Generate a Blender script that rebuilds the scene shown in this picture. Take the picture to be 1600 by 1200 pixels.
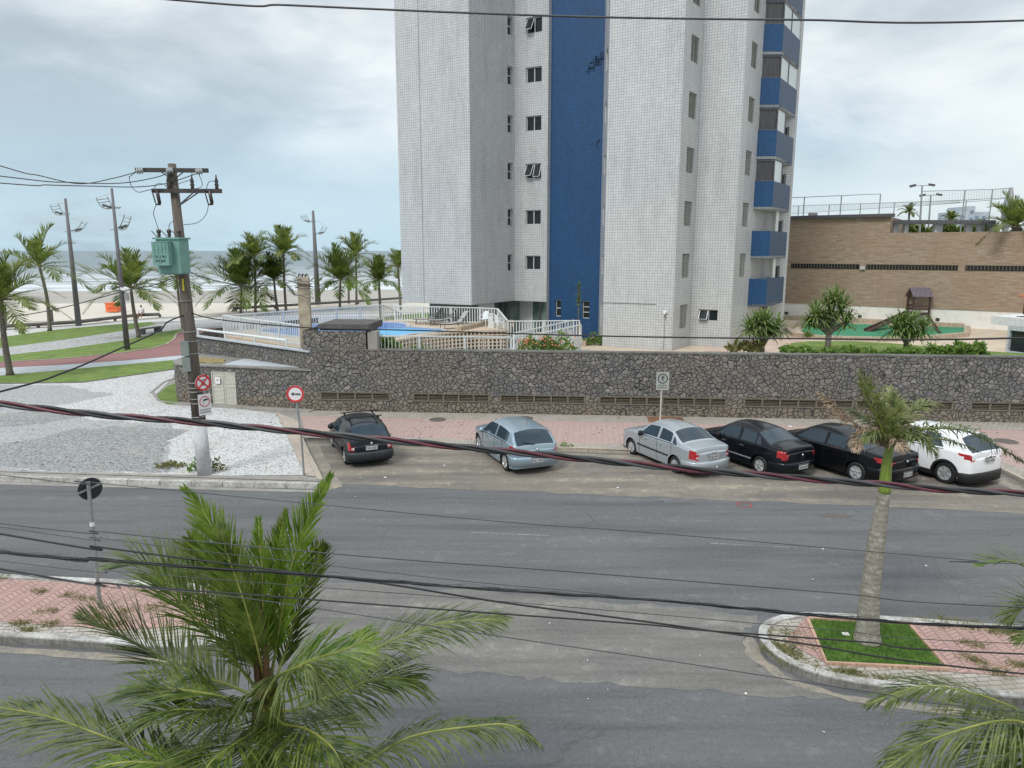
import bpy, bmesh, math, random
from mathutils import Vector, Matrix, Quaternion
R = math.radians
random.seed(7)
for o in list(bpy.data.objects): bpy.data.objects.remove(o)
SC = bpy.context.scene
COL = SC.collection
# ------------------------------------------------------------------ camera
F = 1120.0; H = 7.2; T = R(10.57)
cd = bpy.data.cameras.new('camera'); cam = bpy.data.objects.new('camera', cd); COL.objects.link(cam)
cam.location = (0, 0, H); cam.rotation_euler = (R(90)-T, 0, 0)
cd.sensor_width = 36; cd.lens = F/1600*36; cd.clip_start = .05; cd.clip_end = 12000
SC.camera = cam
# ------------------------------------------------------------------ sky
SUN_EL, SUN_AZ = 48.0, 215.0      # degrees, azimuth clockwise from +Y (behind-left of the camera)
w = bpy.data.worlds.new('World'); SC.world = w; w.use_nodes = True
nt = w.node_tree; N = nt.nodes; Lk = nt.links; N.clear()
out = N.new('ShaderNodeOutputWorld'); sky = N.new('ShaderNodeTexSky'); sky.sky_type = 'NISHITA'
sky.sun_disc = False; sky.sun_elevation = R(SUN_EL); sky.sun_rotation = R(SUN_AZ); sky.air_density = 1.0; sky.dust_density = 2.0
b1 = N.new('ShaderNodeBackground'); b1.inputs[1].default_value = .11
hs = N.new('ShaderNodeMixRGB'); hs.blend_type = 'MULTIPLY'; hs.inputs[0].default_value = .55; hs.inputs[2].default_value = (.74, .92, 1.0, 1)
Lk.new(sky.outputs[0], hs.inputs[1]); Lk.new(hs.outputs[0], b1.inputs[0])
tc = N.new('ShaderNodeTexCoord'); sx = N.new('ShaderNodeSeparateXYZ'); Lk.new(tc.outputs['Generated'], sx.inputs[0])
def wm(op, a, b=None, clamp=False):
    n = N.new('ShaderNodeMath'); n.operation = op; n.use_clamp = clamp
    for i, v in enumerate([a, b]):
        if v is None: continue
        if isinstance(v, (int, float)): n.inputs[i].default_value = v
        else: Lk.new(v, n.inputs[i])
    return n.outputs[0]
# cloud deck: project the view direction on to a flat layer overhead
zz = wm('ADD', wm('MAXIMUM', sx.outputs[2], 0), .24)
cx_ = wm('DIVIDE', sx.outputs[0], zz); cy_ = wm('DIVIDE', sx.outputs[1], zz)
cb = N.new('ShaderNodeCombineXYZ'); Lk.new(cx_, cb.inputs[0]); Lk.new(cy_, cb.inputs[1])
def wnoise(scale, detail, rough, off, dist=0):
    mp = N.new('ShaderNodeMapping'); mp.inputs['Location'].default_value = off; Lk.new(cb.outputs[0], mp.inputs[0])
    n = N.new('ShaderNodeTexNoise'); n.inputs['Scale'].default_value = scale; n.inputs['Detail'].default_value = detail
    n.inputs['Roughness'].default_value = rough; n.inputs['Distortion'].default_value = dist
    Lk.new(mp.outputs[0], n.inputs[0]); return n.outputs[0]
def wramp(x, stops):
    r = N.new('ShaderNodeValToRGB'); Lk.new(x, r.inputs[0]); e = r.color_ramp.elements
    while len(e) < len(stops): e.new(.5)
    for i, (p, c) in enumerate(stops): e[i].position = p; e[i].color = (*c, 1) if len(c) == 3 else c
    return r.outputs[0]
big = wnoise(.60, 7, .55, (3.1, 1.7, 0), .4)
det = wnoise(1.9, 8, .6, (7.7, .4, 0), .3)
cover = wm('ADD', wm('MULTIPLY', big, .7), wm('MULTIPLY', det, .3))
fac = wramp(cover, [(.36, (.55,)*3), (.47, (.9,)*3), (.55, (1,)*3)])
ccol = wramp(wm('ADD', wm('MULTIPLY', wnoise(.75, 6, .5, (1.2, 5.1, 0), .3), .75), wm('MULTIPLY', det, .25)),
             [(.40, (.42, .48, .53)), (.47, (.58, .64, .69)), (.53, (.78, .82, .84)), (.60, (.95, .96, .94))])
lowc = wramp(sx.outputs[0], [(.0, (.52, .69, .80)), (.45, (.70, .80, .85)), (1, (.86, .88, .85))])
hm = N.new('ShaderNodeMixRGB'); Lk.new(wramp(sx.outputs[2], [(0, (1,)*3), (.08, (.85,)*3), (.16, (.35,)*3), (.30, (0,)*3)]), hm.inputs[0]); Lk.new(ccol, hm.inputs[1]); Lk.new(lowc, hm.inputs[2])
b2 = N.new('ShaderNodeBackground'); Lk.new(hm.outputs[0], b2.inputs[0])
# an overcast sky is brighter overhead than at the horizon
Lk.new(wm('ADD', 1.08, wm('MULTIPLY', wm('POWER', wm('MAXIMUM', wm('SUBTRACT', sx.outputs[2], .32), 0), .8), 1.25)), b2.inputs[1])
hz = wramp(sx.outputs[2], [(0, (.92,)*3), (.12, (.85,)*3), (.22, (1,)*3)])
facm = wm('MULTIPLY', fac, hz)
mx = N.new('ShaderNodeMixShader'); Lk.new(facm, mx.inputs[0]); Lk.new(b1.outputs[0], mx.inputs[1]); Lk.new(b2.outputs[0], mx.inputs[2])
Lk.new(mx.outputs[0], out.inputs[0])
# ------------------------------------------------------------------ sun (overcast, soft)
sd = bpy.data.lights.new('sun', 'SUN'); sd.energy = 1.9; sd.angle = R(16); sd.color = (1, .97, .92)
sun = bpy.data.objects.new('sun', sd); COL.objects.link(sun)
sdir = Vector((math.sin(R(SUN_AZ))*math.cos(R(SUN_EL)), math.cos(R(SUN_AZ))*math.cos(R(SUN_EL)), math.sin(R(SUN_EL))))
sun.rotation_euler = (-sdir).to_track_quat('-Z', 'Y').to_euler(); sun.location = (0, 0, 60)
SC.view_settings.view_transform = 'Standard'; SC.view_settings.look = 'None'; SC.view_settings.gamma = 1
SC.view_settings.use_curve_mapping = False; SC.view_settings.exposure = 0.1
SC.render.engine = 'CYCLES'
# ------------------------------------------------------------------ survey: sight lines from the camera station
def ray(px, py):
    u = (px-800)/F; v = (600-py)/F
    return Vector((u, math.cos(T)+v*math.sin(T), -math.sin(T)+v*math.cos(T)))
def G(px, py, z=0.0):
    d = ray(px, py); s = (z-H)/d.z; return Vector((d.x*s, d.y*s, z))
def P(px, py, Y):
    d = ray(px, py); s = Y/d.y; return Vector((d.x*s, Y, H+d.z*s))
def VP(a, b, px, py):                # sight line meets the vertical plane through a, b
    d = ray(px, py); nx, ny = (b.y-a.y), -(b.x-a.x)
    s = (a.x*nx+a.y*ny)/(d.x*nx+d.y*ny); return Vector((d.x*s, d.y*s, H+d.z*s))
# ------------------------------------------------------------------ objects
ROOT = {}
def tag(o, label=None, cat=None, group=None, kind=None):
    if label: o['label'] = label
    if cat: o['category'] = cat
    if group: o['group'] = group
    if kind: o['kind'] = kind
    return o
def thing(name, label, cat, loc=(0, 0, 0), rz=0, group=None):
    o = bpy.data.objects.new(name, None); COL.objects.link(o); o.empty_display_size = .2
    o.location = (loc[0], loc[1], loc[2] if len(loc) > 2 else 0); o.rotation_euler = (0, 0, rz); return tag(o, label, cat, group)
def copy_tree(o, parent=None):
    c = o.copy(); COL.objects.link(c); c.parent = parent
    for ch in list(o.children): copy_tree(ch, c)
    return c
class MB:
    def __init__(s): s.v = []; s.f = []; s.uv = []
    def face(s, pts, uvs=None):
        i = len(s.v); s.v += [tuple(p) for p in pts]; s.f.append(tuple(range(i, i+len(pts)))); s.uv.append(uvs)
    def grid(s, rows):               # shared-vertex grid
        i0 = len(s.v); n = len(rows[0])
        for r in rows: s.v += [tuple(p) for p in r]
        for a in range(len(rows)-1):
            for b in range(n-1):
                s.f.append((i0+a*n+b, i0+a*n+b+1, i0+(a+1)*n+b+1, i0+(a+1)*n+b)); s.uv.append(None)
    def box(s, c, d, M=None, rz=0):
        c = Vector(c); hx, hy, hz_ = d[0]/2, d[1]/2, d[2]/2
        if M is None: M = Matrix.Rotation(rz, 3, 'Z')
        i = len(s.v)
        for z in (-hz_, hz_):
            for x, y in ((-hx, -hy), (hx, -hy), (hx, hy), (-hx, hy)): s.v.append(tuple(c+M@Vector((x, y, z))))
        for f in ((0, 3, 2, 1), (4, 5, 6, 7), (0, 1, 5, 4), (1, 2, 6, 5), (2, 3, 7, 6), (3, 0, 4, 7)):
            s.f.append(tuple(i+k for k in f)); s.uv.append(None)
    def bar(s, a, b, wd, ht, up=Vector((0, 0, 1))):
        a = Vector(a); b = Vector(b); d = b-a; L = d.length
        if L < 1e-6: return
        x = d/L; y = up.cross(x)
        if y.length < 1e-4: y = Vector((0, 1, 0)).cross(x)
        y.normalize(); z = x.cross(y)
        M = Matrix((x, y, z)).transposed(); s.box((a+b)/2, (L, wd, ht), M)
    def prism(s, poly, z0, z1, bottom=False):
        n = len(poly); i = len(s.v)
        for p in poly: s.v.append((p[0], p[1], z0))
        for p in poly: s.v.append((p[0], p[1], z1))
        s.f.append(tuple(i+n+k for k in range(n))); s.uv.append(None)
        if bottom: s.f.append(tuple(i+k for k in reversed(range(n)))); s.uv.append(None)
        for k in range(n):
            a, b = k, (k+1) % n; s.f.append((i+a, i+b, i+n+b, i+n+a)); s.uv.append(None)
    def sheet(s, poly, z): s.face([(p[0], p[1], z) for p in poly])
    def tube(s, pts, r, n=8, cap=True):
        pts = [Vector(p) for p in pts]; rs = r if isinstance(r, (list, tuple)) else [r]*len(pts)
        i0 = len(s.v); ref = None
        for k, p in enumerate(pts):
            t = (pts[min(k+1, len(pts)-1)]-pts[max(k-1, 0)])
            t.normalize()
            if ref is None:
                ref = t.orthogonal().normalized()
            ref = (ref-t*ref.dot(t)).normalized(); bi = t.cross(ref)
            for j in range(n):
                a = 2*math.pi*j/n; s.v.append(tuple(p+(ref*math.cos(a)+bi*math.sin(a))*rs[k]))
        for k in range(len(pts)-1):
            for j in range(n):
                a = i0+k*n+j; b = i0+k*n+(j+1) % n; s.f.append((a, b, b+n, a+n)); s.uv.append(None)
        if cap:
            s.f.append(tuple(i0+j for j in reversed(range(n)))); s.uv.append(None)
            e = i0+(len(pts)-1)*n; s.f.append(tuple(e+j for j in range(n))); s.uv.append(None)
    def lathe(s, prof, c=(0, 0, 0), n=20, axis=None):      # prof: (radius, height)
        c = Vector(c); M = Matrix.Identity(3) if axis is None else Vector(axis).normalized().to_track_quat('Z', 'Y').to_matrix()
        i0 = len(s.v)
        for r_, h_ in prof:
            for j in range(n):
                a = 2*math.pi*j/n; s.v.append(tuple(c+M@Vector((r_*math.cos(a), r_*math.sin(a), h_))))
        for k in range(len(prof)-1):
            for j in range(n):
                a = i0+k*n+j; b = i0+k*n+(j+1) % n; s.f.append((a, b, b+n, a+n)); s.uv.append(None)
        for k, rev in (() if prof[0] == prof[-1] else ((0, True), (len(prof)-1, False))):
            if prof[k][0] > 1e-5:
                idx = [i0+k*n+j for j in range(n)]
                s.f.append(tuple(reversed(idx) if rev else idx)); s.uv.append(None)
    def build(s, name, m, parent=None, smooth=False, world=False, mats=None):
        me = bpy.data.meshes.new(name); off = Vector((0, 0, 0))
        if world and parent is not None:
            p = parent
            while p.parent: p = p.parent
            off = Vector(p.location)
        me.from_pydata([tuple(Vector(v)-off) for v in s.v], [], s.f)
        if any(u is not None for u in s.uv):
            ul = me.uv_layers.new(name='UVMap')
            for poly, u in zip(me.polygons, s.uv):
                if u is not None:
                    for li, uvc in zip(poly.loop_indices, u): ul.data[li].uv = uvc
        me.materials.append(m)
        for x in (mats or []): me.materials.append(x)
        if smooth: me.polygons.foreach_set('use_smooth', [True]*len(me.polygons))
        me.update()
        o = bpy.data.objects.new(name, me); COL.objects.link(o); o.parent = parent; return o
def struct(mb, name, m, **k): return tag(mb.build(name, m, **k), kind='structure')
def text(txt, size, m, parent, M, name='lettering', extrude=.002, align='CENTER'):
    cu = bpy.data.curves.new('t', 'FONT'); cu.body = txt; cu.size = size; cu.extrude = extrude; cu.align_x = align; cu.align_y = 'CENTER'
    to = bpy.data.objects.new('t', cu); COL.objects.link(to)
    me = bpy.data.meshes.new_from_object(to); bpy.data.objects.remove(to); bpy.data.curves.remove(cu)
    me.materials.clear(); me.materials.append(m); me.transform(M)
    o = bpy.data.objects.new(name, me); COL.objects.link(o); o.parent = parent; return o
def frame(origin, xdir, updir=Vector((0, 0, 1))):          # text frame: x along xdir, y up, z out to the viewer
    x = Vector(xdir).normalized(); z = x.cross(updir).normalized(); y = z.cross(x)
    M = Matrix((x, y, z)).transposed().to_4x4(); M.translation = Vector(origin); return M
# ------------------------------------------------------------------ materials
class Mt:
    def __init__(s, name):
        s.m = bpy.data.materials.new(name); s.m.use_nodes = True; s.nt = s.m.node_tree; s.N = s.nt.nodes; s.L = s.nt.links
        s.b = s.N['Principled BSDF']; s.tc = s.N.new('ShaderNodeTexCoord')
    def set(s, sock, v):
        if isinstance(v, bpy.types.NodeSocket): s.L.new(v, s.b.inputs[sock])
        else: s.b.inputs[sock].default_value = v
    def co(s, sc=(1, 1, 1), rot=(0, 0, 0), kind='Object', loc=(0, 0, 0)):
        mp = s.N.new('ShaderNodeMapping'); mp.inputs['Scale'].default_value = sc; mp.inputs['Rotation'].default_value = rot
        mp.inputs['Location'].default_value = loc
        if kind == 'World':
            g = s.N.new('ShaderNodeNewGeometry'); s.L.new(g.outputs['Position'], mp.inputs[0])
        else: s.L.new(s.tc.outputs[kind], mp.inputs[0])
        return mp.outputs[0]
    def noise(s, scale, detail=4, rough=.6, co=None, dist=0):
        n = s.N.new('ShaderNodeTexNoise'); n.inputs['Scale'].default_value = scale; n.inputs['Detail'].default_value = detail
        n.inputs['Roughness'].default_value = rough; n.inputs['Distortion'].default_value = dist
        s.L.new(co or s.tc.outputs['Object'], n.inputs[0]); return n.outputs[0]
    def ramp(s, x, stops, interp='LINEAR'):
        r = s.N.new('ShaderNodeValToRGB'); s.L.new(x, r.inputs[0]); e = r.color_ramp.elements; r.color_ramp.interpolation = interp
        while len(e) < len(stops): e.new(.5)
        for i, (p, c) in enumerate(stops): e[i].position = p; e[i].color = (*c, 1) if len(c) == 3 else (c[0],)*3+(1,)
        return r.outputs[0]
    def mix(s, a, b, f, mode='MIX'):
        n = s.N.new('ShaderNodeMixRGB'); n.blend_type = mode
        for i, v in ((0, f), (1, a), (2, b)):
            if isinstance(v, bpy.types.NodeSocket): s.L.new(v, n.inputs[i])
            elif isinstance(v, (int, float)): n.inputs[i].default_value = v if i == 0 else (v, v, v, 1)
            else: n.inputs[i].default_value = (*v, 1)
        return n.outputs[0]
    def math(s, op, a, b=0, clamp=False):
        n = s.N.new('ShaderNodeMath'); n.operation = op; n.use_clamp = clamp
        for i, v in enumerate((a, b)):
            if isinstance(v, bpy.types.NodeSocket): s.L.new(v, n.inputs[i])
            else: n.inputs[i].default_value = v
        return n.outputs[0]
    def bump(s, h, strength=.3, dist=.02):
        n = s.N.new('ShaderNodeBump'); n.inputs['Strength'].default_value = strength; n.inputs['Distance'].default_value = dist
        s.L.new(h, n.inputs['Height']); s.L.new(n.outputs[0], s.b.inputs['Normal'])
def pm(name, c, rough=.6, var=.15, scale=4, metal=0, bump=0, coat=0, co='World', spec=None, stretch=(1, 1, 1)):
    t = Mt(name)
    n = t.noise(scale, 5, .6, t.co(stretch, kind=co))
    d = tuple(x*(1-var) for x in c); l = tuple(min(1, x*(1+var)) for x in c)
    t.set('Base Color', t.ramp(n, [(.32, d), (.68, l)])); t.set('Roughness', rough); t.set('Metallic', metal)
    if bump: t.bump(n, bump, .01)
    if coat: t.set('Coat Weight', coat); t.set('Coat Roughness', .04)
    if spec is not None: t.set('Specular IOR Level', spec)
    return t.m
M = {}
def ring_poly(c, rx, ry, n=24): return [(c[0]+rx*math.cos(2*math.pi*k/n), c[1]+ry*math.sin(2*math.pi*k/n)) for k in range(n)]
def asphalt(name, base, patch, worn=.0, seed=0, crack=.3):
    t = Mt(name); c = t.co(kind='World', loc=(seed, seed, 0))
    g = t.noise(42, 2, .9, c); g2 = t.noise(11, 4, .8, c); m_ = t.noise(.35, 7, .65, c); m2 = t.noise(2.6, 7, .75, c); st = t.noise(.6, 6, .65, t.co((.22, 2.4, 1), (0, 0, R(6)), 'World'))
    col = t.ramp(g, [(.32, tuple(x*.66 for x in base)), (.5, base), (.70, tuple(min(1, x*1.45) for x in base))])
    col = t.mix(col, t.ramp(g2, [(.3, (.78,)), (.7, (1.2,))]), 1.0, 'MULTIPLY')
    col = t.mix(col, patch, t.ramp(t.math('ADD', t.math('MULTIPLY', m_, .55), t.math('MULTIPLY', st, .45)), [(.44-worn, (0,)), (.64, (.6,))]))
    col = t.mix(col, tuple(x*1.35 for x in patch), t.ramp(t.math('MULTIPLY', m2, t.math('ADD', st, .5)), [(.58-worn*.8, (0,)), (.70, (.6,))]))
    lane = t.ramp(st, [(.36, (.80,)), (.5, (1.0,)), (.7, (1.06,))]); col = t.mix(col, lane, 1.0, 'MULTIPLY')
    ve = t.N.new('ShaderNodeTexVoronoi'); ve.feature = 'DISTANCE_TO_EDGE'; ve.inputs['Scale'].default_value = .34; wn = t.noise(1.3, 5, .7, c)
    cc = t.mix(c, wn, .9, 'ADD'); t.L.new(cc, ve.inputs[0]); mask = t.ramp(t.noise(.16, 3, .6, c), [(.50, (0,)), (.56, (crack,))])
    col = t.mix(col, tuple(x*.35 for x in base), t.math('MULTIPLY', t.ramp(ve.outputs['Distance'], [(.003, (1,)), (.010, (0,))]), mask))
    t.set('Base Color', col); t.set('Roughness', .9); t.bump(g, .6, .008); return t.m
M['road'] = asphalt('asphalt', (.114, .116, .120), (.133, .134, .136))
M['worn'] = asphalt('worn_asphalt', (.142, .138, .132), (.21, .198, .178), .06, 3)
M['bay'] = asphalt('dusty_asphalt', (.150, .137, .122), (.29, .25, .195), .05, 9)
def kerbm(name, c, dirt, k=0.0):
    t = Mt(name); co = t.co(kind='World'); n = t.noise(1.6, 6, .7, co); n2 = t.noise(14, 4, .7, co)
    t.set('Base Color', t.mix(c, dirt, t.ramp(t.math('ADD', t.math('MULTIPLY', n, .6), t.math('MULTIPLY', n2, .4)), [(.45-k, (.05,)), (.66-k, (.9,))])))
    t.set('Roughness', .85); t.bump(n2, .3, .01); return t.m
M['kerb_white'] = kerbm('white_painted_kerb', (.60, .60, .58), (.20, .185, .165), .07)
M['markw'] = kerbm('worn_lane_paint', (.34, .34, .34), (.15, .15, .15), .1)
M['kerb_plain'] = kerbm('concrete_kerb', (.42, .37, .30), (.24, .21, .17))
M['sandy'] = kerbm('sandy_dirt', (.36, .31, .235), (.155, .15, .14), .08)
M['cement'] = kerbm('cement', (.30, .285, .26), (.17, .16, .15))
def pavers(name, c1, c2, joint, sx_, sy_, rot, dirt=.5, dcol=(.25, .2, .15), zig=False):
    t = Mt(name); co = t.co((1, 1, 1), (0, 0, rot), 'World')
    if zig:                                   # chevron laying pattern: rows step up and down every half period
        sp = t.N.new('ShaderNodeSeparateXYZ'); t.L.new(co, sp.inputs[0]); cbn = t.N.new('ShaderNodeCombineXYZ'); t.L.new(sp.outputs[0], cbn.inputs[0])
        t.L.new(t.math('ADD', sp.outputs[1], t.math('MULTIPLY', t.math('PINGPONG', sp.outputs[0], sx_), .62)), cbn.inputs[1]); co = cbn.outputs[0]
    br = t.N.new('ShaderNodeTexBrick'); t.L.new(co, br.inputs[0]); br.offset = 0 if zig else .5
    br.inputs['Color1'].default_value = (*c1, 1); br.inputs['Color2'].default_value = (*c2, 1); br.inputs['Mortar'].default_value = (*joint, 1)
    br.inputs['Scale'].default_value = 1; br.inputs['Mortar Size'].default_value = .012; br.inputs['Mortar Smooth'].default_value = .3
    br.inputs['Brick Width'].default_value = sx_; br.inputs['Row Height'].default_value = sy_
    wc = t.co(kind='World'); n = t.noise(.9, 6, .65, wc); n3 = t.noise(9, 4, .7, wc)
    col = t.mix(br.outputs['Color'], dcol, t.ramp(t.math('ADD', t.math('MULTIPLY', n, .7), t.math('MULTIPLY', n3, .3)), [(.48, (0,)), (.70, (dirt,))]))
    t.set('Base Color', col); t.set('Roughness', .9); t.bump(br.outputs['Fac'], -.4, .01); return t.m
M['pink'] = pavers('pink_pavers', (.37, .235, .21), (.43, .285, .255), (.20, .13, .11), .22, .11, R(6), .5, zig=True)
M['pink_far'] = pavers('pink_sidewalk', (.39, .275, .25), (.44, .315, .29), (.30, .22, .19), .22, .11, R(6), .5, (.38, .33, .26), zig=True)
M['pale'] = pavers('pale_pavers', (.35, .325, .285), (.42, .39, .35), (.16, .14, .12), .24, .12, R(-6), .7)
def stones(name, light, dark, amount, sc=15.0):
    t = Mt(name); co = t.co(kind='World')
    vo = t.N.new('ShaderNodeTexVoronoi'); vo.inputs['Scale'].default_value = sc; t.L.new(co, vo.inputs[0])
    ve = t.N.new('ShaderNodeTexVoronoi'); ve.feature = 'DISTANCE_TO_EDGE'; ve.inputs['Scale'].default_value = sc; t.L.new(co, ve.inputs[0])
    rnd = t.N.new('ShaderNodeSeparateColor'); t.L.new(vo.outputs['Color'], rnd.inputs[0])
    col = t.mix(light, dark, t.ramp(rnd.outputs[0], [(amount-.05, (1,)), (amount+.05, (0,))]))
    col = t.mix(tuple(x*.45 for x in light), col, t.ramp(ve.outputs['Distance'], [(.02, (0,)), (.1, (1,))]))
    n = t.noise(.5, 5, .6, co); col = t.mix(col, (.36, .34, .30), t.ramp(n, [(.5, (0,)), (.75, (.45,))]))
    t.set('Base Color', col); t.set('Roughness', .85); t.bump(ve.outputs['Distance'], .5, .02); return t.m
M['stone_white'] = stones('white_stone_paving', (.62, .62, .61), (.26, .26, .27), .22, 20)
M['stone_mid'] = stones('mixed_stone_paving', (.45, .46, .46), (.25, .26, .27), .38, 20)
M['stone_grey'] = stones('grey_stone_paving', (.38, .385, .38), (.18, .19, .19), .5, 20)
def rubble(name, sc=2.6, sx_=1.0):
    t = Mt(name); co = t.co((sx_, sx_, 1.15), (0, 0, 0), 'World')
    wn = t.N.new('ShaderNodeTexNoise'); wn.inputs['Scale'].default_value = 1.15; wn.inputs['Detail'].default_value = 2; t.L.new(co, wn.inputs[0])
    cw = t.mix(co, wn.outputs['Color'], .55, 'ADD')
    vo = t.N.new('ShaderNodeTexVoronoi'); vo.inputs['Scale'].default_value = sc; t.L.new(cw, vo.inputs[0])
    ve = t.N.new('ShaderNodeTexVoronoi'); ve.feature = 'DISTANCE_TO_EDGE'; ve.inputs['Scale'].default_value = sc; t.L.new(cw, ve.inputs[0])
    rc = t.N.new('ShaderNodeSeparateColor'); t.L.new(vo.outputs['Color'], rc.inputs[0])
    fine = t.noise(16, 5, .7, co)
    col = t.ramp(rc.outputs[0], [(0, (.12, .125, .13)), (.35, (.165, .162, .158)), (.62, (.20, .185, .16)), (.85, (.225, .22, .215)), (.97, (.30, .285, .25))])
    col = t.mix(col, (.08, .08, .08), t.ramp(fine, [(.42, (.55,)), (.62, (0,))]))
    col = t.mix(col, (.175, .15, .12), t.ramp(t.noise(.22, 4, .6, co), [(.45, (0,)), (.62, (.55,))]))
    # splashed soil near the foot of the wall: brown stain with a ragged upper edge
    g = t.N.new('ShaderNodeNewGeometry'); sp = t.N.new('ShaderNodeSeparateXYZ'); t.L.new(g.outputs['Position'], sp.inputs[0])
    hgt = t.math('ADD', sp.outputs[2], t.math('MULTIPLY', t.noise(1.0, 4, .6, co), -1.6))
    col = t.mix(col, (.21, .165, .115), t.math('MULTIPLY', t.ramp(t.math('ADD', hgt, .8), [(.35, (.75,)), (1.0, (.0,))]), .8))
    edge = t.ramp(t.math('ADD', ve.outputs['Distance'], t.math('MULTIPLY', t.math('SUBTRACT', t.noise(5, 3, .6, co), .5), .10)), [(.015, (0,)), (.07, (1,))])
    col = t.mix((.030, .029, .028), col, edge)  # dark shadow lines round each stone, put into the colour
    t.set('Base Color', col); t.set('Roughness', .8); t.bump(t.ramp(ve.outputs['Distance'], [(0, (0,)), (.12, (1,))]), .9, .04); return t.m
M['rubble'] = rubble('dark_rubble_stone', 5.0)
def tiles(name, c, joint, size=.155, rough=.35, jw=.010, vary=.06):
    t = Mt(name); uv = t.tc.outputs['UV']
    br = t.N.new('ShaderNodeTexBrick'); t.L.new(uv, br.inputs[0]); br.offset = 0; br.squash = 1
    br.inputs['Color1'].default_value = (*[x*(1-vary) for x in c], 1); br.inputs['Color2'].default_value = (*[min(1, x*(1+vary)) for x in c], 1)
    br.inputs['Mortar'].default_value = (*joint, 1); br.inputs['Scale'].default_value = 1; br.inputs['Mortar Size'].default_value = jw
    br.inputs['Mortar Smooth'].default_value = .2; br.inputs['Brick Width'].default_value = size; br.inputs['Row Height'].default_value = size
    n = t.noise(.18, 6, .65, uv); n2 = t.noise(1.2, 5, .7, t.co((1.5, .25, 1), kind='UV'))
    dirt = t.ramp(t.math('ADD', t.math('MULTIPLY', n, .5), t.math('MULTIPLY', n2, .5)), [(.36, (.80,)), (.50, (.96,)), (.64, (1.04,))])
    col = t.mix(br.outputs['Color'], dirt, 1.0, 'MULTIPLY')
    t.set('Base Color', col); t.set('Roughness', rough); t.bump(br.outputs['Fac'], -.25, .006); return t.m
M['tile_white'] = tiles('white_facade_tile', (.52, .53, .53), (.19, .195, .205), jw=.0078)
M['tile_blue'] = tiles('blue_facade_tile', (.003, .045, .14), (.015, .095, .195), jw=.008, vary=.16, rough=.5)
M['tile_blue_sheen'] = tiles('blue_tile_sky_sheen', (.045, .085, .155), (.04, .06, .09), rough=.6)  # blue tile greyed to carry the sky's grazing reflection in its colour
M['plaster'] = pm('white_plaster', (.62, .62, .60), .8, .08, .8)
def ledger():
    t = Mt('ledger_stone'); uv = t.tc.outputs['UV']
    br = t.N.new('ShaderNodeTexBrick'); t.L.new(uv, br.inputs[0]); br.offset = .37; br.offset_frequency = 2
    br.inputs['Color1'].default_value = (.27, .19, .13, 1); br.inputs['Color2'].default_value = (.38, .30, .22, 1)
    br.inputs['Mortar'].default_value = (.17, .12, .085, 1); br.inputs['Scale'].default_value = 1; br.inputs['Mortar Size'].default_value = .009
    br.inputs['Brick Width'].default_value = .55; br.inputs['Row Height'].default_value = .065
    n = t.noise(5, 5, .7, t.co((.35, 4, 1), kind='UV')); n2 = t.noise(.35, 5, .6, uv)
    col = t.mix(br.outputs['Color'], (.48, .41, .32), t.ramp(n, [(.5, (0,)), (.72, (.75,))]))
    col = t.mix(col, (.29, .185, .125), t.ramp(n2, [(.42, (.0,)), (.68, (.55,))]))
    t.set('Base Color', col); t.set('Roughness', .85); t.bump(n, .6, .02); return t.m
M['ledger'] = ledger()
def grassm(name, a, b):
    t = Mt(name); co = t.co(kind='World'); n = t.noise(1.1, 6, .65, co); n2 = t.noise(22, 4, .8, co)
    col = t.ramp(t.math('ADD', t.math('MULTIPLY', n, .6), t.math('MULTIPLY', n2, .4)), [(.35, a), (.6, b)])
    col = t.mix(col, (.20, .19, .09), t.ramp(t.noise(.45, 6, .7, co), [(.54, (0,)), (.74, (.6,))]))
    t.set('Base Color', col); t.set('Roughness', .95); t.bump(n2, .8, .05); return t.m
M['grass'] = grassm('lawn_grass', (.075, .135, .022), (.18, .26, .055))
M['grass_dark'] = grassm('median_grass', (.045, .11, .015), (.12, .24, .04))
def leafm(name, a, b, tr=.35, rough=.45, sc=1.3):
    t = Mt(name); n = t.noise(sc, 4, .7, t.co(kind='World'))
    col = t.ramp(n, [(.35, a), (.65, b)]); t.set('Base Color', col); t.set('Roughness', rough)
    tl = t.N.new('ShaderNodeBsdfTranslucent'); t.L.new(t.mix(col, (1.0, 1.0, .35), .5, 'MULTIPLY'), tl.inputs[0])
    ms = t.N.new('ShaderNodeMixShader'); ms.inputs[0].default_value = tr
    t.L.new(t.b.outputs[0], ms.inputs[1]); t.L.new(tl.outputs[0], ms.inputs[2]); t.L.new(ms.outputs[0], t.N['Material Output'].inputs[0]); return t.m
M['frond'] = leafm('coconut_leaflets', (.034, .070, .010), (.175, .232, .048), .28, .33, sc=6)
M['frond_y'] = leafm('young_coconut_leaflets', (.07, .15, .015), (.22, .31, .045), .4, sc=5)
M['frond_old'] = leafm('olive_coconut_leaflets', (.05, .085, .02), (.20, .235, .075), .3, sc=5)
M['frond_dry'] = leafm('dry_leaflets', (.20, .135, .09), (.46, .36, .26), .25, .7, sc=8)
M['frond_far'] = leafm('far_palm_leaflets', (.08, .135, .03), (.27, .32, .09), .45)
M['frond_royal'] = leafm('royal_leaflets', (.075, .12, .025), (.30, .31, .13), .35, sc=7)
M['rachis'] = leafm('leaf_stalk', (.15, .18, .03), (.32, .33, .09), .1, sc=4)
M['rachis_dk'] = leafm('leaf_stalk_brown', (.08, .06, .02), (.20, .17, .05), .0)
M['leaf'] = leafm('shrub_leaves', (.08, .16, .03), (.21, .33, .07), .35, sc=6)
M['leaf_pan'] = leafm('screw_pine_leaves', (.06, .12, .025), (.25, .33, .11), .35, sc=5)
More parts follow.
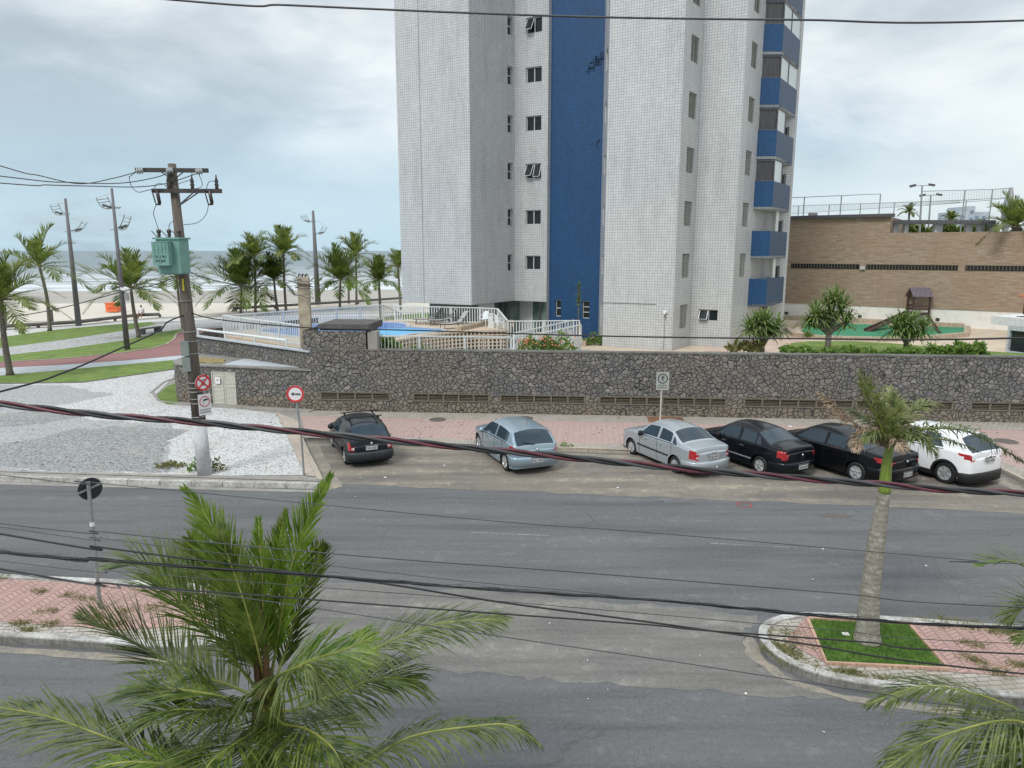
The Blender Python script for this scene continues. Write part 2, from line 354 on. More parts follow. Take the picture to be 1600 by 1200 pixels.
M['leaf_var'] = leafm('variegated_leaves', (.25, .32, .10), (.45, .48, .22), .3, sc=6)
M['flower'] = pm('red_flowers', (.55, .18, .12), .7, .3, 30)
def bark(name, a, b, band=9.0, lich=(.42, .42, .38), bs=.4):
    t = Mt(name); co = t.co((1, 1, 1), kind='Object')
    wv = t.N.new('ShaderNodeTexWave'); wv.wave_type = 'BANDS'; wv.bands_direction = 'Z'; wv.inputs['Scale'].default_value = band
    wv.inputs['Distortion'].default_value = 2.5; wv.inputs['Detail'].default_value = 3; wv.inputs['Detail Scale'].default_value = 2; t.L.new(co, wv.inputs[0])
    n = t.noise(9, 6, .75, co); col = t.mix(a, b, wv.outputs[1]); col = t.mix(col, lich, t.ramp(n, [(.5, (0,)), (.64, (.8,))]))
    t.set('Base Color', col); t.set('Roughness', .9); t.bump(wv.outputs[1], bs, .02); return t.m
M['bark'] = bark('palm_bark', (.10, .085, .07), (.19, .165, .14), 7, (.24, .22, .19))
M['bark_royal'] = bark('royal_palm_bark', (.185, .17, .14), (.24, .22, .18), 3.2, (.37, .36, .31), .10)
M['bark_red'] = pm('red_palm_fibre', (.20, .085, .05), .9, .4, 12)
M['shaft'] = pm('green_crownshaft', (.17, .24, .035), .4, .25, 5, co='Object', stretch=(6, 6, .6))
M['woodpole'] = pm('weathered_wood_pole', (.115, .095, .08), .9, .35, 6, bump=.5, co='Object', stretch=(5, 5, .4))
M['arm'] = pm('dark_wood_crossarm', (.055, .05, .047), .9, .3, 6)
M['white_paint'] = pm('white_paint', (.62, .63, .63), .7, .12, 5)
M['rail'] = pm('white_aluminium_rail', (.62, .65, .65), .45, .05, 2)
M['rail_dim'] = pm('grey_white_rail', (.50, .52, .52), .5, .06, 2)
M['steel'] = pm('galvanised_steel', (.33, .34, .34), .45, .15, 5, metal=.6)
M['steel_dk'] = pm('dark_steel', (.10, .10, .105), .5, .2, 5, metal=.5)
M['lamp_pole'] = pm('lamp_pole_paint', (.13, .125, .135), .6, .15, 3)
M['black'] = pm('black_rubber', (.012, .012, .013), .6, .2, 8)
M['maroon'] = pm('maroon_cable', (.085, .016, .026), .4, .3, 8)
M['cable_grey'] = pm('grey_cable', (.045, .047, .05), .45, .2, 6)
M['transformer'] = pm('green_transformer_paint', (.15, .30, .26), .5, .1, 3)
M['porcelain'] = pm('brown_porcelain', (.045, .038, .036), .3, .2, 9)
M['glass_ins'] = pm('glass_insulator', (.34, .36, .36), .15, .1, 9)
M['meter'] = pm('grey_green_metal', (.20, .23, .21), .6, .12, 4)
M['yellow'] = pm('yellow_plate', (.75, .62, .05), .5, .05, 4)
M['signred'] = pm('sign_red', (.52, .035, .04), .45, .1, 6)
M['signwhite'] = pm('sign_white', (.70, .69, .70), .45, .06, 5)
M['signgrey'] = pm('faded_sign', (.33, .345, .325), .6, .10, 6)
M['ink'] = pm('black_ink', (.02, .02, .022), .5, .1, 5)
M['signback'] = pm('sign_back', (.018, .021, .028), .4, .2, 5)
M['louver'] = pm('cream_louver', (.48, .47, .41), .6, .08, 3)
M['shutter'] = pm('shutter_aluminium', (.33, .33, .30), .5, .1, 3)
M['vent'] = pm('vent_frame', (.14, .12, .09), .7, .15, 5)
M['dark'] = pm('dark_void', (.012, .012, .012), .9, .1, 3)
M['glass'] = pm('window_glass', (.018, .024, .028), .08, .2, 1, spec=.6)
M['glass_lt'] = pm('curtained_glass', (.44, .50, .52), .15, .12, .8)
M['glass_gr'] = pm('green_glass', (.13, .20, .18), .1, .2, .6)
M['curtain'] = pm('dark_curtain_glass', (.055, .053, .055), .12, .35, 1.2, stretch=(8, 8, .5))
M['alu'] = pm('window_aluminium', (.52, .54, .54), .4, .05, 3, metal=.2)
M['joint'] = pm('facade_joint', (.30, .30, .28), .8, .1, 3)
M['slabroof'] = pm('dark_concrete_slab', (.085, .08, .075), .9, .3, 3)
M['concrete'] = pm('aged_concrete', (.34, .29, .22), .9, .3, 2.5, bump=.3)
M['roofwhite'] = pm('pale_flat_roof', (.42, .45, .48), .7, .12, 1.5)
M['mossy'] = pm('dry_moss', (.24, .19, .08), .95, .4, 5)
M['terrace'] = pm('beige_terrace', (.52, .43, .33), .8, .12, 1.2)
M['terrace_pink'] = pm('pinkish_terrace', (.52, .40, .33), .8, .12, 1.2)
M['lattice'] = pm('cobogo', (.47, .40, .31), .8, .1, 3)
M['turf'] = pm('green_court_floor', (.035, .23, .12), .8, .1, .6)
M['planterstone'] = pm('planter_stone', (.38, .31, .235), .85, .25, 2, stretch=(3, 3, .3))
M['brownwood'] = pm('dark_brown_wood', (.065, .032, .027), .6, .25, 6)
M['roofslat'] = pm('grey_violet_slats', (.16, .13, .15), .6, .2, 6)
M['orange'] = pm('orange_plastic', (.72, .15, .05), .6, .06, 2)
M['skin'] = pm('skin', (.36, .19, .13), .6, .08, 8)
M['cloth_w'] = pm('white_cloth', (.62, .62, .63), .9, .08, 8)
M['cloth_d'] = pm('dark_cloth', (.05, .05, .06), .9, .2, 8)
M['cloth_p'] = pm('patterned_cloth', (.30, .16, .18), .9, .6, 22)
M['hair'] = pm('dark_hair', (.02, .015, .012), .8, .2, 8)
M['mesh'] = pm('grey_sling_fabric', (.38, .37, .36), .8, .1, 9)
M['chairwhite'] = pm('white_plastic', (.68, .72, .73), .35, .04, 4)
M['redtile'] = pm('clay_roof_tile', (.42, .16, .09), .8, .2, 6)
M['cycle'] = kerbm('red_cycle_path', (.27, .13, .125), (.22, .12, .11))
M['pathgrey'] = stones('grey_path', (.50, .50, .50), (.30, .31, .32), .4, 9)
M['log'] = pm('grey_beam', (.13, .125, .115), .9, .3, 2)
M['litter'] = pm('litter_white', (.7, .7, .68), .7, .1, 9)
M['drygrass'] = leafm('weed_leaves', (.10, .12, .03), (.25, .23, .09), .2, .8, 6)
M['soil'] = pm('soil', (.20, .15, .10), .95, .3, 5)
M['manhole'] = pm('cast_iron', (.11, .095, .085), .7, .25, 12)
M['rust'] = pm('rusty_plate', (.20, .10, .055), .8, .25, 5)
M['cloudbuild'] = pm('distant_facade', (.38, .42, .46), .8, .1, .3)
M['netpost'] = pm('court_fence_paint', (.24, .27, .27), .5, .1, 4)
# ================================================================== ground
mb = MB(); mb.face([(-3000, -60, -.06), (3000, -60, -.06), (3000, 9000, -.06), (-3000, 9000, -.06)])
t = Mt('sand'); co = t.co(kind='World'); n = t.noise(.05, 7, .6, co); n2 = t.noise(3, 5, .7, co)
t.set('Base Color', t.mix(t.ramp(n, [(.35, (.50, .46, .39)), (.62, (.58, .54, .48))]), (.40, .35, .28), t.ramp(n2, [(.5, (0,)), (.8, (.5,))])))
t.set('Roughness', .95); t.bump(n2, .4, .05); M['sand'] = t.m
struct(mb, 'ground', M['sand'])
# beach: dry sand, then the wet strip, then the sea
def strip(a, b, c, d): return [a, b, c, d]
mb = MB(); mb.sheet([(-700, 74), (700, 74), (700, 240), (-700, 118)], -.03); struct(mb, 'beach', M['sand'])
t = Mt('wet_sand'); co = t.co((.02, .5, 1), (0, 0, R(4)), 'World'); n = t.noise(1, 5, .6, co)
t.set('Base Color', t.ramp(n, [(.3, (.27, .24, .20)), (.7, (.40, .36, .31))])); t.set('Roughness', .45); M['wet'] = t.m
sh = lambda x: 136+x*.085
mb = MB(); mb.sheet([(-700, sh(-700)-40), (-160, sh(-160)-36), (-60, sh(-60)-31), (0, sh(0)-34), (700, sh(700)-40), (700, sh(700)+4), (-700, sh(-700)+4)], -.015); struct(mb, 'wet_sand', M['wet'])
t = Mt('sea'); co = t.co((1, 1, 1), (0, 0, R(5)), 'World'); st = t.co((.03, .30, 1), (0, 0, R(5)), 'World')
n = t.noise(1, 6, .62, st); nn = t.noise(.9, 4, .6, t.co((.25, 1, 1), (0, 0, R(5)), 'World'))
g = t.N.new('ShaderNodeNewGeometry'); sp = t.N.new('ShaderNodeSeparateXYZ'); t.L.new(g.outputs['Position'], sp.inputs[0])
off = t.math('SUBTRACT', sp.outputs[1], t.math('MULTIPLY', sp.outputs[0], .085))          # metres out from the shore line
near = t.ramp(t.math('DIVIDE', t.math('SUBTRACT', off, 136), 260), [(0, (1,)), (.35, (.55,)), (1, (0,))])
foam = t.ramp(t.math('ADD', n, t.math('MULTIPLY', near, .26)), [(.66, (0,)), (.74, (.9,))])
foam = t.math('MAXIMUM', foam, t.ramp(t.math('ADD', t.math('MULTIPLY', t.math('SUBTRACT', off, 134), .2), t.math('MULTIPLY', n, -.5)), [(.35, (1,)), (.5, (0,))]))
wat = t.mix((.165, .21, .228), (.36, .385, .38), near)
wat = t.mix(wat, (.115, .155, .175), t.ramp(n, [(.40, (.6,)), (.56, (0,))]))
t.set('Base Color', t.mix(wat, (.62, .66, .68), foam)); t.set('Roughness', .42); t.set('Specular IOR Level', .35); t.bump(t.math('ADD', n, t.math('MULTIPLY', nn, .5)), .6, .5); M['sea'] = t.m
mb = MB(); mb.sheet([(-6000, sh(-6000)), (6000, sh(6000)), (6000, 9000), (-6000, 9000)], .0)
mb2 = MB(); ys = [1, 1.02, 1.08, 1.3, 2, 5, 60]
mb2.sheet([(-900, sh(-900)), (900, sh(900)), (7000, 8500), (-7000, 8500)], 0.0); struct(mb2, 'sea', M['sea'])
# road
KL = [G(-900, 708), G(0, 751), G(498, 766)]                       # foot of the plaza kerb
mb = MB(); mb.sheet([(-70, -14), (70, -14), (70, 40), (-70, 40)], 0.0); struct(mb, 'road', M['road'])
def gp(*pts, z=0.0): return [G(x, y, z) for x, y in pts]
def jag(poly, amp, n=5, seed=1):                                   # ragged outline
    rr = random.Random(seed); o = []
    for i, p in enumerate(poly):
        q = poly[(i+1) % len(poly)]
        for k in range(n):
            s = k/n; o.append((p[0]+(q[0]-p[0])*s+rr.uniform(-amp, amp), p[1]+(q[1]-p[1])*s+rr.uniform(-amp, amp)))
    return o
mb = MB(); mb.sheet(jag(gp((497, 742), (540, 757), (900, 772), (1250, 786), (1600, 802), (1900, 818), (1900, 640), (430, 640)), .06, 14, 3), .004)
struct(mb, 'parking_bay', M['bay'])
mb = MB(); mb.sheet(jag(gp((470, 905), (760, 925), (1010, 945), (1190, 962), (1160, 990), (1190, 1040), (1320, 1090), (1120, 1082), (900, 1065), (720, 1050), (560, 1050), (420, 1040)), .10, 8, 4), .004)
struct(mb, 'worn_road_crossing', M['worn'])
def rb(pts, w, z0, z1, mb, side=1, gap=0):
    """ribbon of stone w wide to one side of a polyline"""
    pts = [Vector((p[0], p[1], 0)) for p in pts]; off = []
    for i, p in enumerate(pts):
        d = (pts[min(i+1, len(pts)-1)]-pts[max(i-1, 0)]).normalized(); off.append(p+Vector((-d.y, d.x, 0))*w*side)
    for i in range(len(pts)-1):
        q = [pts[i], pts[i+1], off[i+1], off[i]]
        if gap:
            g_ = min(.4, gap/max(.01, (q[1]-q[0]).length)); q = [q[0].lerp(q[1], g_), q[1].lerp(q[0], g_), q[2].lerp(q[3], g_), q[3].lerp(q[2], g_)]
        if side < 0: q = q[::-1]
        mb.prism(q, z0, z1)
def resample(pts, L):
    o = [Vector(pts[0])]
    for a, b in zip(pts[:-1], pts[1:]):
        a = Vector(a); b = Vector(b); n = max(1, int((b-a).length/L))
        for k in range(1, n+1): o.append(a+(b-a)*k/n)
    return o
PZ = .13
# promenade + plaza slab
c1 = G(497, 764); c2 = G(474, 688); c3 = G(1495, 708); c3b = G(1528, 722); c4 = G(1600, 757); c5 = G(1900, 905)
slab = [G(-900, 712), G(-300, 742), G(0, 752), c1, G(505, 752), G(482, 712), c2, G(600, 693), G(740, 699), G(860, 704), G(980, 708), G(1240, 714), c3, c3b, c4, c5,
        Vector((55, 22, 0)), Vector((55, 34, 0)), Vector((20, 60, 0)), Vector((60, 92, 0)), Vector((60, 100, 0)), G(640, 489), G(250, 497), G(120, 509), G(0, 516), G(-900, 560)]
mb = MB(); mb.prism([(p[0], p[1]) for p in slab], -.05, PZ-.012); struct(mb, 'promenade', M['cement'])
def overlay(name, m, pts, dz=0.0, jg=0, seed=1, zz=PZ):
    mb = MB(); q = gp(*pts, z=zz)
    if jg: q = jag(q, jg, 5, seed)
    mb.sheet([(p[0], p[1]) for p in q], zz+dz); return struct(mb, name, m)
overlay('stone_plaza', M['stone_white'], [(-900, 703), (0, 734), (250, 744), (477, 742), (432, 646), (330, 634), (281, 629), (240, 620), (270, 590), (276, 577), (130, 598), (0, 600), (-900, 600)], 0)
overlay('mixed_stone_area', M['stone_mid'], [(-900, 703), (0, 733), (120, 738), (262, 739), (262, 660), (150, 657), (60, 640), (180, 618), (100, 603), (-900, 603)], .004, .25, 5)
overlay('grey_stone_area', M['stone_grey'], [(-900, 700), (0, 729), (120, 737), (262, 736), (250, 700), (290, 672), (210, 664), (120, 672), (0, 695), (-400, 690)], .008, .22, 6)
overlay('grey_stone_patch', M['stone_grey'], [(-100, 672), (0, 668), (70, 662), (140, 650), (60, 642), (0, 648), (-100, 650)], .008, .2, 8)
overlay('concrete_strip', M['cement'], [(0, 737), (500, 752), (497, 746), (250, 741), (0, 735)], .006)
overlay('paved_strip', pavers('tan_pavers', (.40, .34, .28), (.44, .38, .32), (.27, .23, .19), .4, .2, R(20), .5), [(478, 743), (500, 746), (474, 687), (470, 660), (435, 645), (432, 646)], .010)
overlay('sidewalk', M['pink_far'], [(470, 650), (700, 655), (1100, 662), (1600, 672), (1900, 678), (1900, 860), (1600, 738), (1530, 712), (1240, 707), (980, 700), (740, 691), (600, 684), (478, 680)], .010)
overlay('sidewalk_edge', M['pale'], [(470, 642), (1000, 650), (1600, 661), (1900, 668), (1900, 678), (1600, 672), (1100, 662), (700, 655), (470, 650)], .012)
overlay('sidewalk_kerb_band', M['pale'], [(478, 684), (478, 680), (600, 682), (740, 688), (980, 696), (1240, 703), (1510, 705), (1600, 733), (1600, 745), (1540, 722), (1495, 710), (1240, 710), (980, 704), (740, 695), (600, 689)], .014)
# kerbs
def kerb(name, pts, m, w=.15, h=.155, side=1, gap=.008):
    mb = MB(); q = resample(pts, 1.0 if gap else 3.0)
    rb(q, w, -.02, h, mb, side, gap)
    return struct(mb, name, m)
kerb('kerb', [G(-900, 711), G(-300, 742), G(0, 752), G(250, 759), c1], M['kerb_white'], .17, .16)
kerb('side_kerb', [G(505, 756), G(497, 738), G(484, 713), G(472, 686)], M['kerb_plain'], .16, .16)
kerb('sidewalk_kerb', [G(474, 686), G(600, 694), G(740, 700), G(860, 705), G(980, 709), G(1240, 715), c3, c3b, G(1564, 739), c4, c5], M['kerb_plain'], .16, .155)
overlay('gutter_sand', M['sandy'], [(474, 692), (600, 697), (740, 703), (980, 712), (1240, 719), (1490, 716), (1560, 745), (1600, 764), (1900, 930), (1900, 950), (1600, 774), (1540, 745), (1480, 722), (1240, 723), (980, 717), (860, 712), (740, 707), (600, 701), (494, 697)], .008, .05, 11, 0.0)
overlay('corner_sand', M['sandy'], [(470, 690), (500, 697), (512, 722), (530, 748), (536, 760), (505, 768), (498, 745), (486, 716)], .009, .05, 12, 0.0)
overlay('kerb_gutter', M['cement'], [(-900, 712), (0, 752), (498, 766), (498, 770), (0, 757), (-900, 718)], .006, 0, 1, 0.0)
# medians
def chaikin(p, n=2):
    for _ in range(n): p = [Vector((a[0]+(b[0]-a[0])*s, a[1]+(b[1]-a[1])*s, 0)) for a, b in zip(p, p[1:]+p[:1]) for s in (.25, .75)]
    return p
def median(name, outline, pave, edge, w=.16):
    outline = chaikin(outline)
    mb = MB(); mb.prism([(p[0], p[1]) for p in outline], -.02, .135); struct(mb, name, pave)
    kerb(edge, [Vector((p[0], p[1], 0)) for p in outline]+[Vector((outline[0][0], outline[0][1], 0))], M['kerb_white'], w, .165, gap=0)
lm = gp((-700, 885), (-300, 893), (0, 907), (240, 919), (400, 927), (440, 934), (452, 948), (440, 970), (400, 1000), (300, 1027), (150, 1014), (0, 1005), (-300, 990), (-700, 962))
lm = lm[::-1]; median('median_island', lm, M['pale'], 'median_kerb')
overlay('median_pavers', M['pink'], [(-700, 888), (0, 905), (240, 917), (400, 928), (420, 945), (330, 975), (200, 985), (0, 972), (-700, 940)], .010, 0, 1, .135)
rm = gp((1900, 1008), (1600, 991), (1400, 975), (1260, 967), (1218, 972), (1192, 983), (1182, 998), (1190, 1018), (1220, 1043), (1262, 1062), (1330, 1079), (1420, 1090), (1600, 1104), (1900, 1128))
median('median_island_tip', rm, M['pale'], 'tip_kerb')
overlay('tip_pavers', M['pink'], [(1258, 966), (1440, 972), (1900, 1003), (1900, 1070), (1600, 1058), (1480, 1050), (1290, 1036), (1225, 1002)], .010, 0, 1, .135)
overlay('planting_square', M['grass_dark'], [(1264, 969), (1418, 977), (1477, 1045), (1293, 1036)], .016, 0, 1, .135)
mb = MB(); sq = gp((1264, 969), (1418, 977), (1479, 1046), (1292, 1037), z=.135); sq = [Vector((p[0], p[1], 0)) for p in sq]
rb([sq[0], sq[3], sq[2], sq[1], sq[0]], .06, .1, .19, mb, -1); struct(mb, 'planting_edge', pm('pink_concrete_edge', (.46, .29, .22), .9, .2, 3))
overlay('tip_apron', M['sandy'], [(1178, 990), (1160, 1000), (1170, 1030), (1230, 1068), (1330, 1098), (1600, 1130), (1600, 1118), (1420, 1100), (1320, 1088), (1240, 1062), (1196, 1030)], .007, .04, 13, 0.0)
overlay('median_gutter', M['sandy'], [(-700, 968), (0, 1010), (150, 1020), (290, 1033), (290, 1040), (150, 1030), (0, 1020), (-700, 975)], .007, .03, 14, 0.0)
# lane marks, worn
for k, (a, b) in enumerate((((736, 832), (858, 837)), ((1110, 849), (1246, 856)))):
    p, q = G(*a), G(*b); mb = MB(); rr = random.Random(k); d = (q-p).normalized(); nrm = Vector((-d.y, d.x, 0)); L = (q-p).length; s = 0
    while s < L:
        e = s+rr.uniform(.15, .5); wd = rr.uniform(.012, .035); a_ = p+d*s; b_ = p+d*min(e, L)
        mb.sheet([a_-nrm*wd, b_-nrm*wd, b_+nrm*wd, a_+nrm*wd], .005); s = e+rr.uniform(0, .06)
    struct(mb, 'lane_marking', M['markw'])
mb = MB(); c = G(1163, 789)
for k in range(24):
    a, b = 2*math.pi*k/24, 2*math.pi*(k+1)/24
    mb.sheet([c+Vector((math.cos(t_)*r_, math.sin(t_)*r_, 0)) for t_, r_ in ((a, .19), (b, .19), (b, .215), (a, .215))], .009)
struct(mb, 'survey_mark', M['signred'])
# tar repairs on the carriageway
for k, (x, y, a, b) in enumerate(((1305, 806, .5, .18), (1020, 783, .35, .1), (1068, 786, .3, .08), (1340, 812, .3, .1))):
    c = G(x, y); overlayp = jag([(c.x+a*math.cos(t_), c.y+b*math.sin(t_)) for t_ in [j*.785 for j in range(8)]], .04, 3, k)
    mb = MB(); mb.sheet(overlayp, .0045); struct(mb, 'tar_patch', M['road' if k else 'manhole'])
# ------------------------------------------------------------------ promenade strips
overlay('near_lawn', M['grass'], [(-900, 565), (0, 587), (110, 577), (200, 569), (276, 562), (276, 577), (130, 598), (0, 600), (-900, 605)], .006)
overlay('white_walk', M['roofwhite'], [(-900, 545), (0, 575), (100, 569), (200, 562), (320, 552), (320, 561), (200, 569), (110, 577), (0, 587), (-900, 565)], .004)
overlay('cycle_path', M['cycle'], [(-900, 540), (0, 567), (100, 561), (190, 552), (240, 545), (262, 538), (274, 530), (277, 522), (287, 517), (330, 512), (380, 520), (380, 545), (320, 552), (200, 563), (100, 570), (0, 575), (-900, 548)], .008)
kerb('cycle_kerb', [G(x, y, PZ) for x, y in ((-300, 560), (0, 567), (100, 561), (190, 552), (240, 545), (262, 538), (274, 530), (277, 522), (287, 517))], M['kerb_plain'], .14, PZ+.06)
overlay('middle_lawn', M['grass'], [(-900, 530), (0, 556), (100, 545), (192, 532), (250, 520), (287, 513), (277, 522), (274, 530), (262, 538), (240, 545), (190, 551), (100, 560), (0, 566), (-900, 540)], .006)
overlay('grey_walk', M['pathgrey'], [(-900, 520), (0, 544), (100, 531), (192, 517), (244, 507), (300, 500), (420, 495), (700, 492), (700, 505), (420, 505), (287, 513), (250, 520), (192, 532), (100, 545), (0, 556), (-900, 530)], .004)
overlay('far_lawn', M['grass'], [(-900, 505), (0, 527), (90, 515), (180, 507), (235, 503), (244, 506), (192, 517), (100, 531), (0, 544), (-900, 520)], .006)
overlay('beach_walk', pm('beach_walk_concrete', (.52, .52, .50), .8, .1, 1), [(-900, 500), (0, 517), (120, 509), (250, 498), (640, 489), (900, 486), (900, 492), (420, 496), (300, 501), (235, 503), (90, 515), (0, 527), (-900, 505)], .003)
overlay('back_lawn', M['grass'], [(590, 497), (640, 490), (760, 486), (760, 505), (590, 505)], .006)
overlay('corner_lawn', M['grass'], [(246, 616), (262, 603), (282, 596), (285, 632), (262, 632), (248, 626)], .006)
mb = MB(); rb(gp((238, 618), (258, 601), (282, 592)), .12, PZ-.02, PZ+.03, mb); rb(gp((238, 618), (246, 631), (284, 636)), .12, PZ-.02, PZ+.03, mb); struct(mb, 'lawn_edge', M['cement'])
mb = MB(); rb([G(x, y, PZ) for x, y in ((0, 600), (130, 598), (276, 577))], .10, PZ-.02, PZ+.04, mb); struct(mb, 'lawn_border', M['log'])
# ================================================================== walls of the site
WA = G(490, 641, PZ); WB = G(1600, 661, PZ); wd_ = (WB-WA).normalized(); WBx = WB+wd_*14; wn_ = Vector((wd_.y, -wd_.x, 0))
WT = 2.86
def wall_mesh(mb, p0, p1, z0, z1, holes=(), dep=.18, off=0.0):
    """wall quad grid with openings and reveals; p0 -> p1 runs left to right seen from outside; uv in metres"""
    p0 = Vector((p0[0], p0[1], 0)); p1 = Vector((p1[0], p1[1], 0)); L = (p1-p0).length; d = (p1-p0)/L; n = Vector((d.y, -d.x, 0))
    us = sorted({0, L, *[h[0] for h in holes], *[h[1] for h in holes]}); zs = sorted({z0, z1, *[h[2] for h in holes], *[h[3] for h in holes]})
    pt = lambda u, z, o=0.0: p0+d*u+n*(off-o)+Vector((0, 0, z))
    for a, b in zip(us[:-1], us[1:]):
        for c, e in zip(zs[:-1], zs[1:]):
            um, zm = (a+b)/2, (c+e)/2
            if any(h[0] < um < h[1] and h[2] < zm < h[3] for h in holes): continue
            mb.face([pt(a, c), pt(b, c), pt(b, e), pt(a, e)], [(a, c), (b, c), (b, e), (a, e)])
    for a, b, c, e in holes:
        for q, uvq in (([pt(a, c), pt(a, e), pt(a, e, dep), pt(a, c, dep)], [(a, c), (a, e), (a+.1, e), (a+.1, c)]),
                       ([pt(b, e), pt(b, c), pt(b, c, dep), pt(b, e, dep)], [(b, e), (b, c), (b+.1, c), (b+.1, e)]),
                       ([pt(a, e), pt(b, e), pt(b, e, dep), pt(a, e, dep)], [(a, e), (b, e), (b, e+.1), (a, e+.1)]),
                       ([pt(b, c), pt(a, c), pt(a, c, dep), pt(b, c, dep)], [(b, c), (a, c), (a, c+.1), (b, c+.1)])):
            mb.face(q, uvq)
    return p0, d, n
# street wall of rubble stone, with louvred garage vents
wl = thing('stone_wall', 'long dark rubble stone wall with louvred vents along the pink sidewalk', 'wall', WA)
vents = [(500, 610), (645, 765), (781, 915), (936, 1136), (1162, 1334), (1337, 1490), (1516, 1640)]
vh = []
for a, b in vents:
    m_ = (a+b)/2; yt = 614.5+(m_-500)*.0172; A = VP(WA, WB, a, yt); B = VP(WA, WB, b, yt)
    ua = (Vector((A.x, A.y, 0))-Vector((WA.x, WA.y, 0))).dot(wd_); ub = (Vector((B.x, B.y, 0))-Vector((WA.x, WA.y, 0))).dot(wd_)
    vh.append((ua, ub, .62, 1.00))
mb = MB(); wall_mesh(mb, WA, WBx, 0, WT, vh, .16)
bk = -wn_*.4
mb.face([WA+Vector((0, 0, WT-PZ)), WBx+Vector((0, 0, WT-PZ)), WBx+bk+Vector((0, 0, WT-PZ)), WA+bk+Vector((0, 0, WT-PZ))])
mb.face([WBx+bk, WA+bk, WA+bk+Vector((0, 0, WT-PZ)), WBx+bk+Vector((0, 0, WT-PZ))])
mb.build('masonry', M['rubble'], wl, world=True)
mb = MB(); mb.bar(WA+Vector((0, 0, WT-PZ+.03))+bk*.5, WBx+Vector((0, 0, WT-PZ+.03))+bk*.5, .44, .06); mb.build('coping', kerbm('lichen_coping', (.19, .19, .17), (.06, .06, .055), .05), wl, world=True)
for (a, b, c, e) in vh:
    P0 = Vector((WA.x, WA.y, 0)); mb = MB(); fr = -wn_*.02
    for z in (c+.025, e-.025): mb.bar(P0+wd_*a+fr+Vector((0, 0, z)), P0+wd_*b+fr+Vector((0, 0, z)), .10, .05)
    k = a+.02; n_ = max(2, round((b-a)/.72))
    for j in range(n_+1):
        u = a+.03+(b-a-.06)*j/n_; mb.bar(P0+wd_*u+fr+Vector((0, 0, c+.05)), P0+wd_*u+fr+Vector((0, 0, e-.05)), .06, .08, up=wd_)
    vt = mb.build('vent', M['vent'], wl, world=True)
    mb = MB()
    for j in range(4):
        z = c+.09+j*(e-c-.18)/3; mb.bar(P0+wd_*(a+.03)-wn_*.06+Vector((0, 0, z)), P0+wd_*(b-.03)-wn_*.06+Vector((0, 0, z)), .05, .026)
    mb.build('slats', M['vent'], vt, world=True)
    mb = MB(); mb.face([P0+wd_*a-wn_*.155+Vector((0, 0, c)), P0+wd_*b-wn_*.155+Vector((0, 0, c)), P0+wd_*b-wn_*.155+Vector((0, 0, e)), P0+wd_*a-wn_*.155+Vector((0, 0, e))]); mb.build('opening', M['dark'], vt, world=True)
# diagonal wall going back towards the beach
DA = Vector((WA.x, WA.y, 0)); DB = Vector((-16.6, 37.4, 0))
dw = thing('side_stone_wall', 'dark rubble wall running back to the beach below the pool fence', 'wall', DA)
mb = MB(); wall_mesh(mb, DB, DA, 0, 2.76); wall_mesh(mb, Vector((-17.4, 41, 0)), DB, 0, 2.76); wall_mesh(mb, Vector((-13, 48, 0)), Vector((-17.4, 41, 0)), 0, 2.76)
mb.build('masonry', M['rubble'], dw, world=True)
dd = (DB-DA).normalized(); dn = Vector((dd.y, -dd.x, 0))
mb = MB(); mb.bar(DA+Vector((0, 0, 2.80))-dd.cross(Vector((0, 0, 1)))*0, DB+Vector((0, 0, 2.80)), .24, .08); mb.build('coping', M['roofwhite'], dw, world=True)
mb = MB(); a_ = DA+dd*1.9; mb.tube([a_+Vector((0, .35, 3.10)), DB+Vector((0, .35, 3.10))], .06, 8)
for k in range(4): q = a_+(DB-a_)*k/3+Vector((0, .35, 0)); mb.box(q+Vector((0, 0, 2.93)), (.08, .08, .34))
mb.build('handrail', M['rail'], dw, world=True)
# service house
M['slabroof2'] = kerbm('weathered_roof_concrete', (.24, .235, .22), (.11, .105, .09))
SA = G(490, 641, PZ); SB = G(346, 636, PZ); SC_ = G(281, 629, PZ); SD = G(276, 622, PZ)
sh_ = thing('service_house', 'low stone service building with cream louvred doors and pale flat roof', 'building', SB)
HT = 1.92; uu = (SA-SB).length
mb = MB(); dj0 = (G(333, 634, PZ)-SC_).length; q0 = Vector((SC_.x, SC_.y, 0))
D0 = VP(SC_, SA, 332, 630); D1 = VP(SC_, SA, 370, 630); sdir_ = (SA-SC_).normalized()
u0 = (Vector((D0.x, D0.y, 0))-q0).dot(sdir_); u1 = (Vector((D1.x, D1.y, 0))-q0).dot(sdir_); dtop = 1.72
wall_mesh(mb, SC_, SA, 0, HT, [(u0, u1, .02+PZ, dtop)], .12)
arc = [SD+Vector((.25, 2.2, 0)), SD+Vector((-.05, .9, 0)), SD, G(277, 626, PZ), SC_]
for a, b in zip(arc[:-1], arc[1:]): wall_mesh(mb, a, b, 0, HT)
mb.build('wall', M['rubble'], sh_, world=True, smooth=False)
roofp = [SC_+Vector((0, -.05, 0)), SA+Vector((0, -.06, 0)), SA+Vector((0, .03, 0)), DB.lerp(DA, .22)+Vector((.1, -.05, 0)), arc[0], arc[1], arc[2], arc[3]]
mb = MB(); mb.prism([(p[0], p[1]) for p in roofp], HT, HT+.06); mb.build('roof', M['slabroof2'], sh_, world=True)
mb = MB(); mb.prism([(p.x, p.y) for p in (G(348, 569.5, 2.0), G(484, 574, 2.0), G(384, 560, 2.0))], HT+.055, HT+.085); mb.build('pale_sheet', M['roofwhite'], sh_, world=True)
mb = MB(); mp_ = [SC_+Vector((.2, .25, 0)), SC_+Vector((2.2, .1, 0)), SC_+Vector((1.7, 1.3, 0)), SC_+Vector((.4, 2.0, 0))]
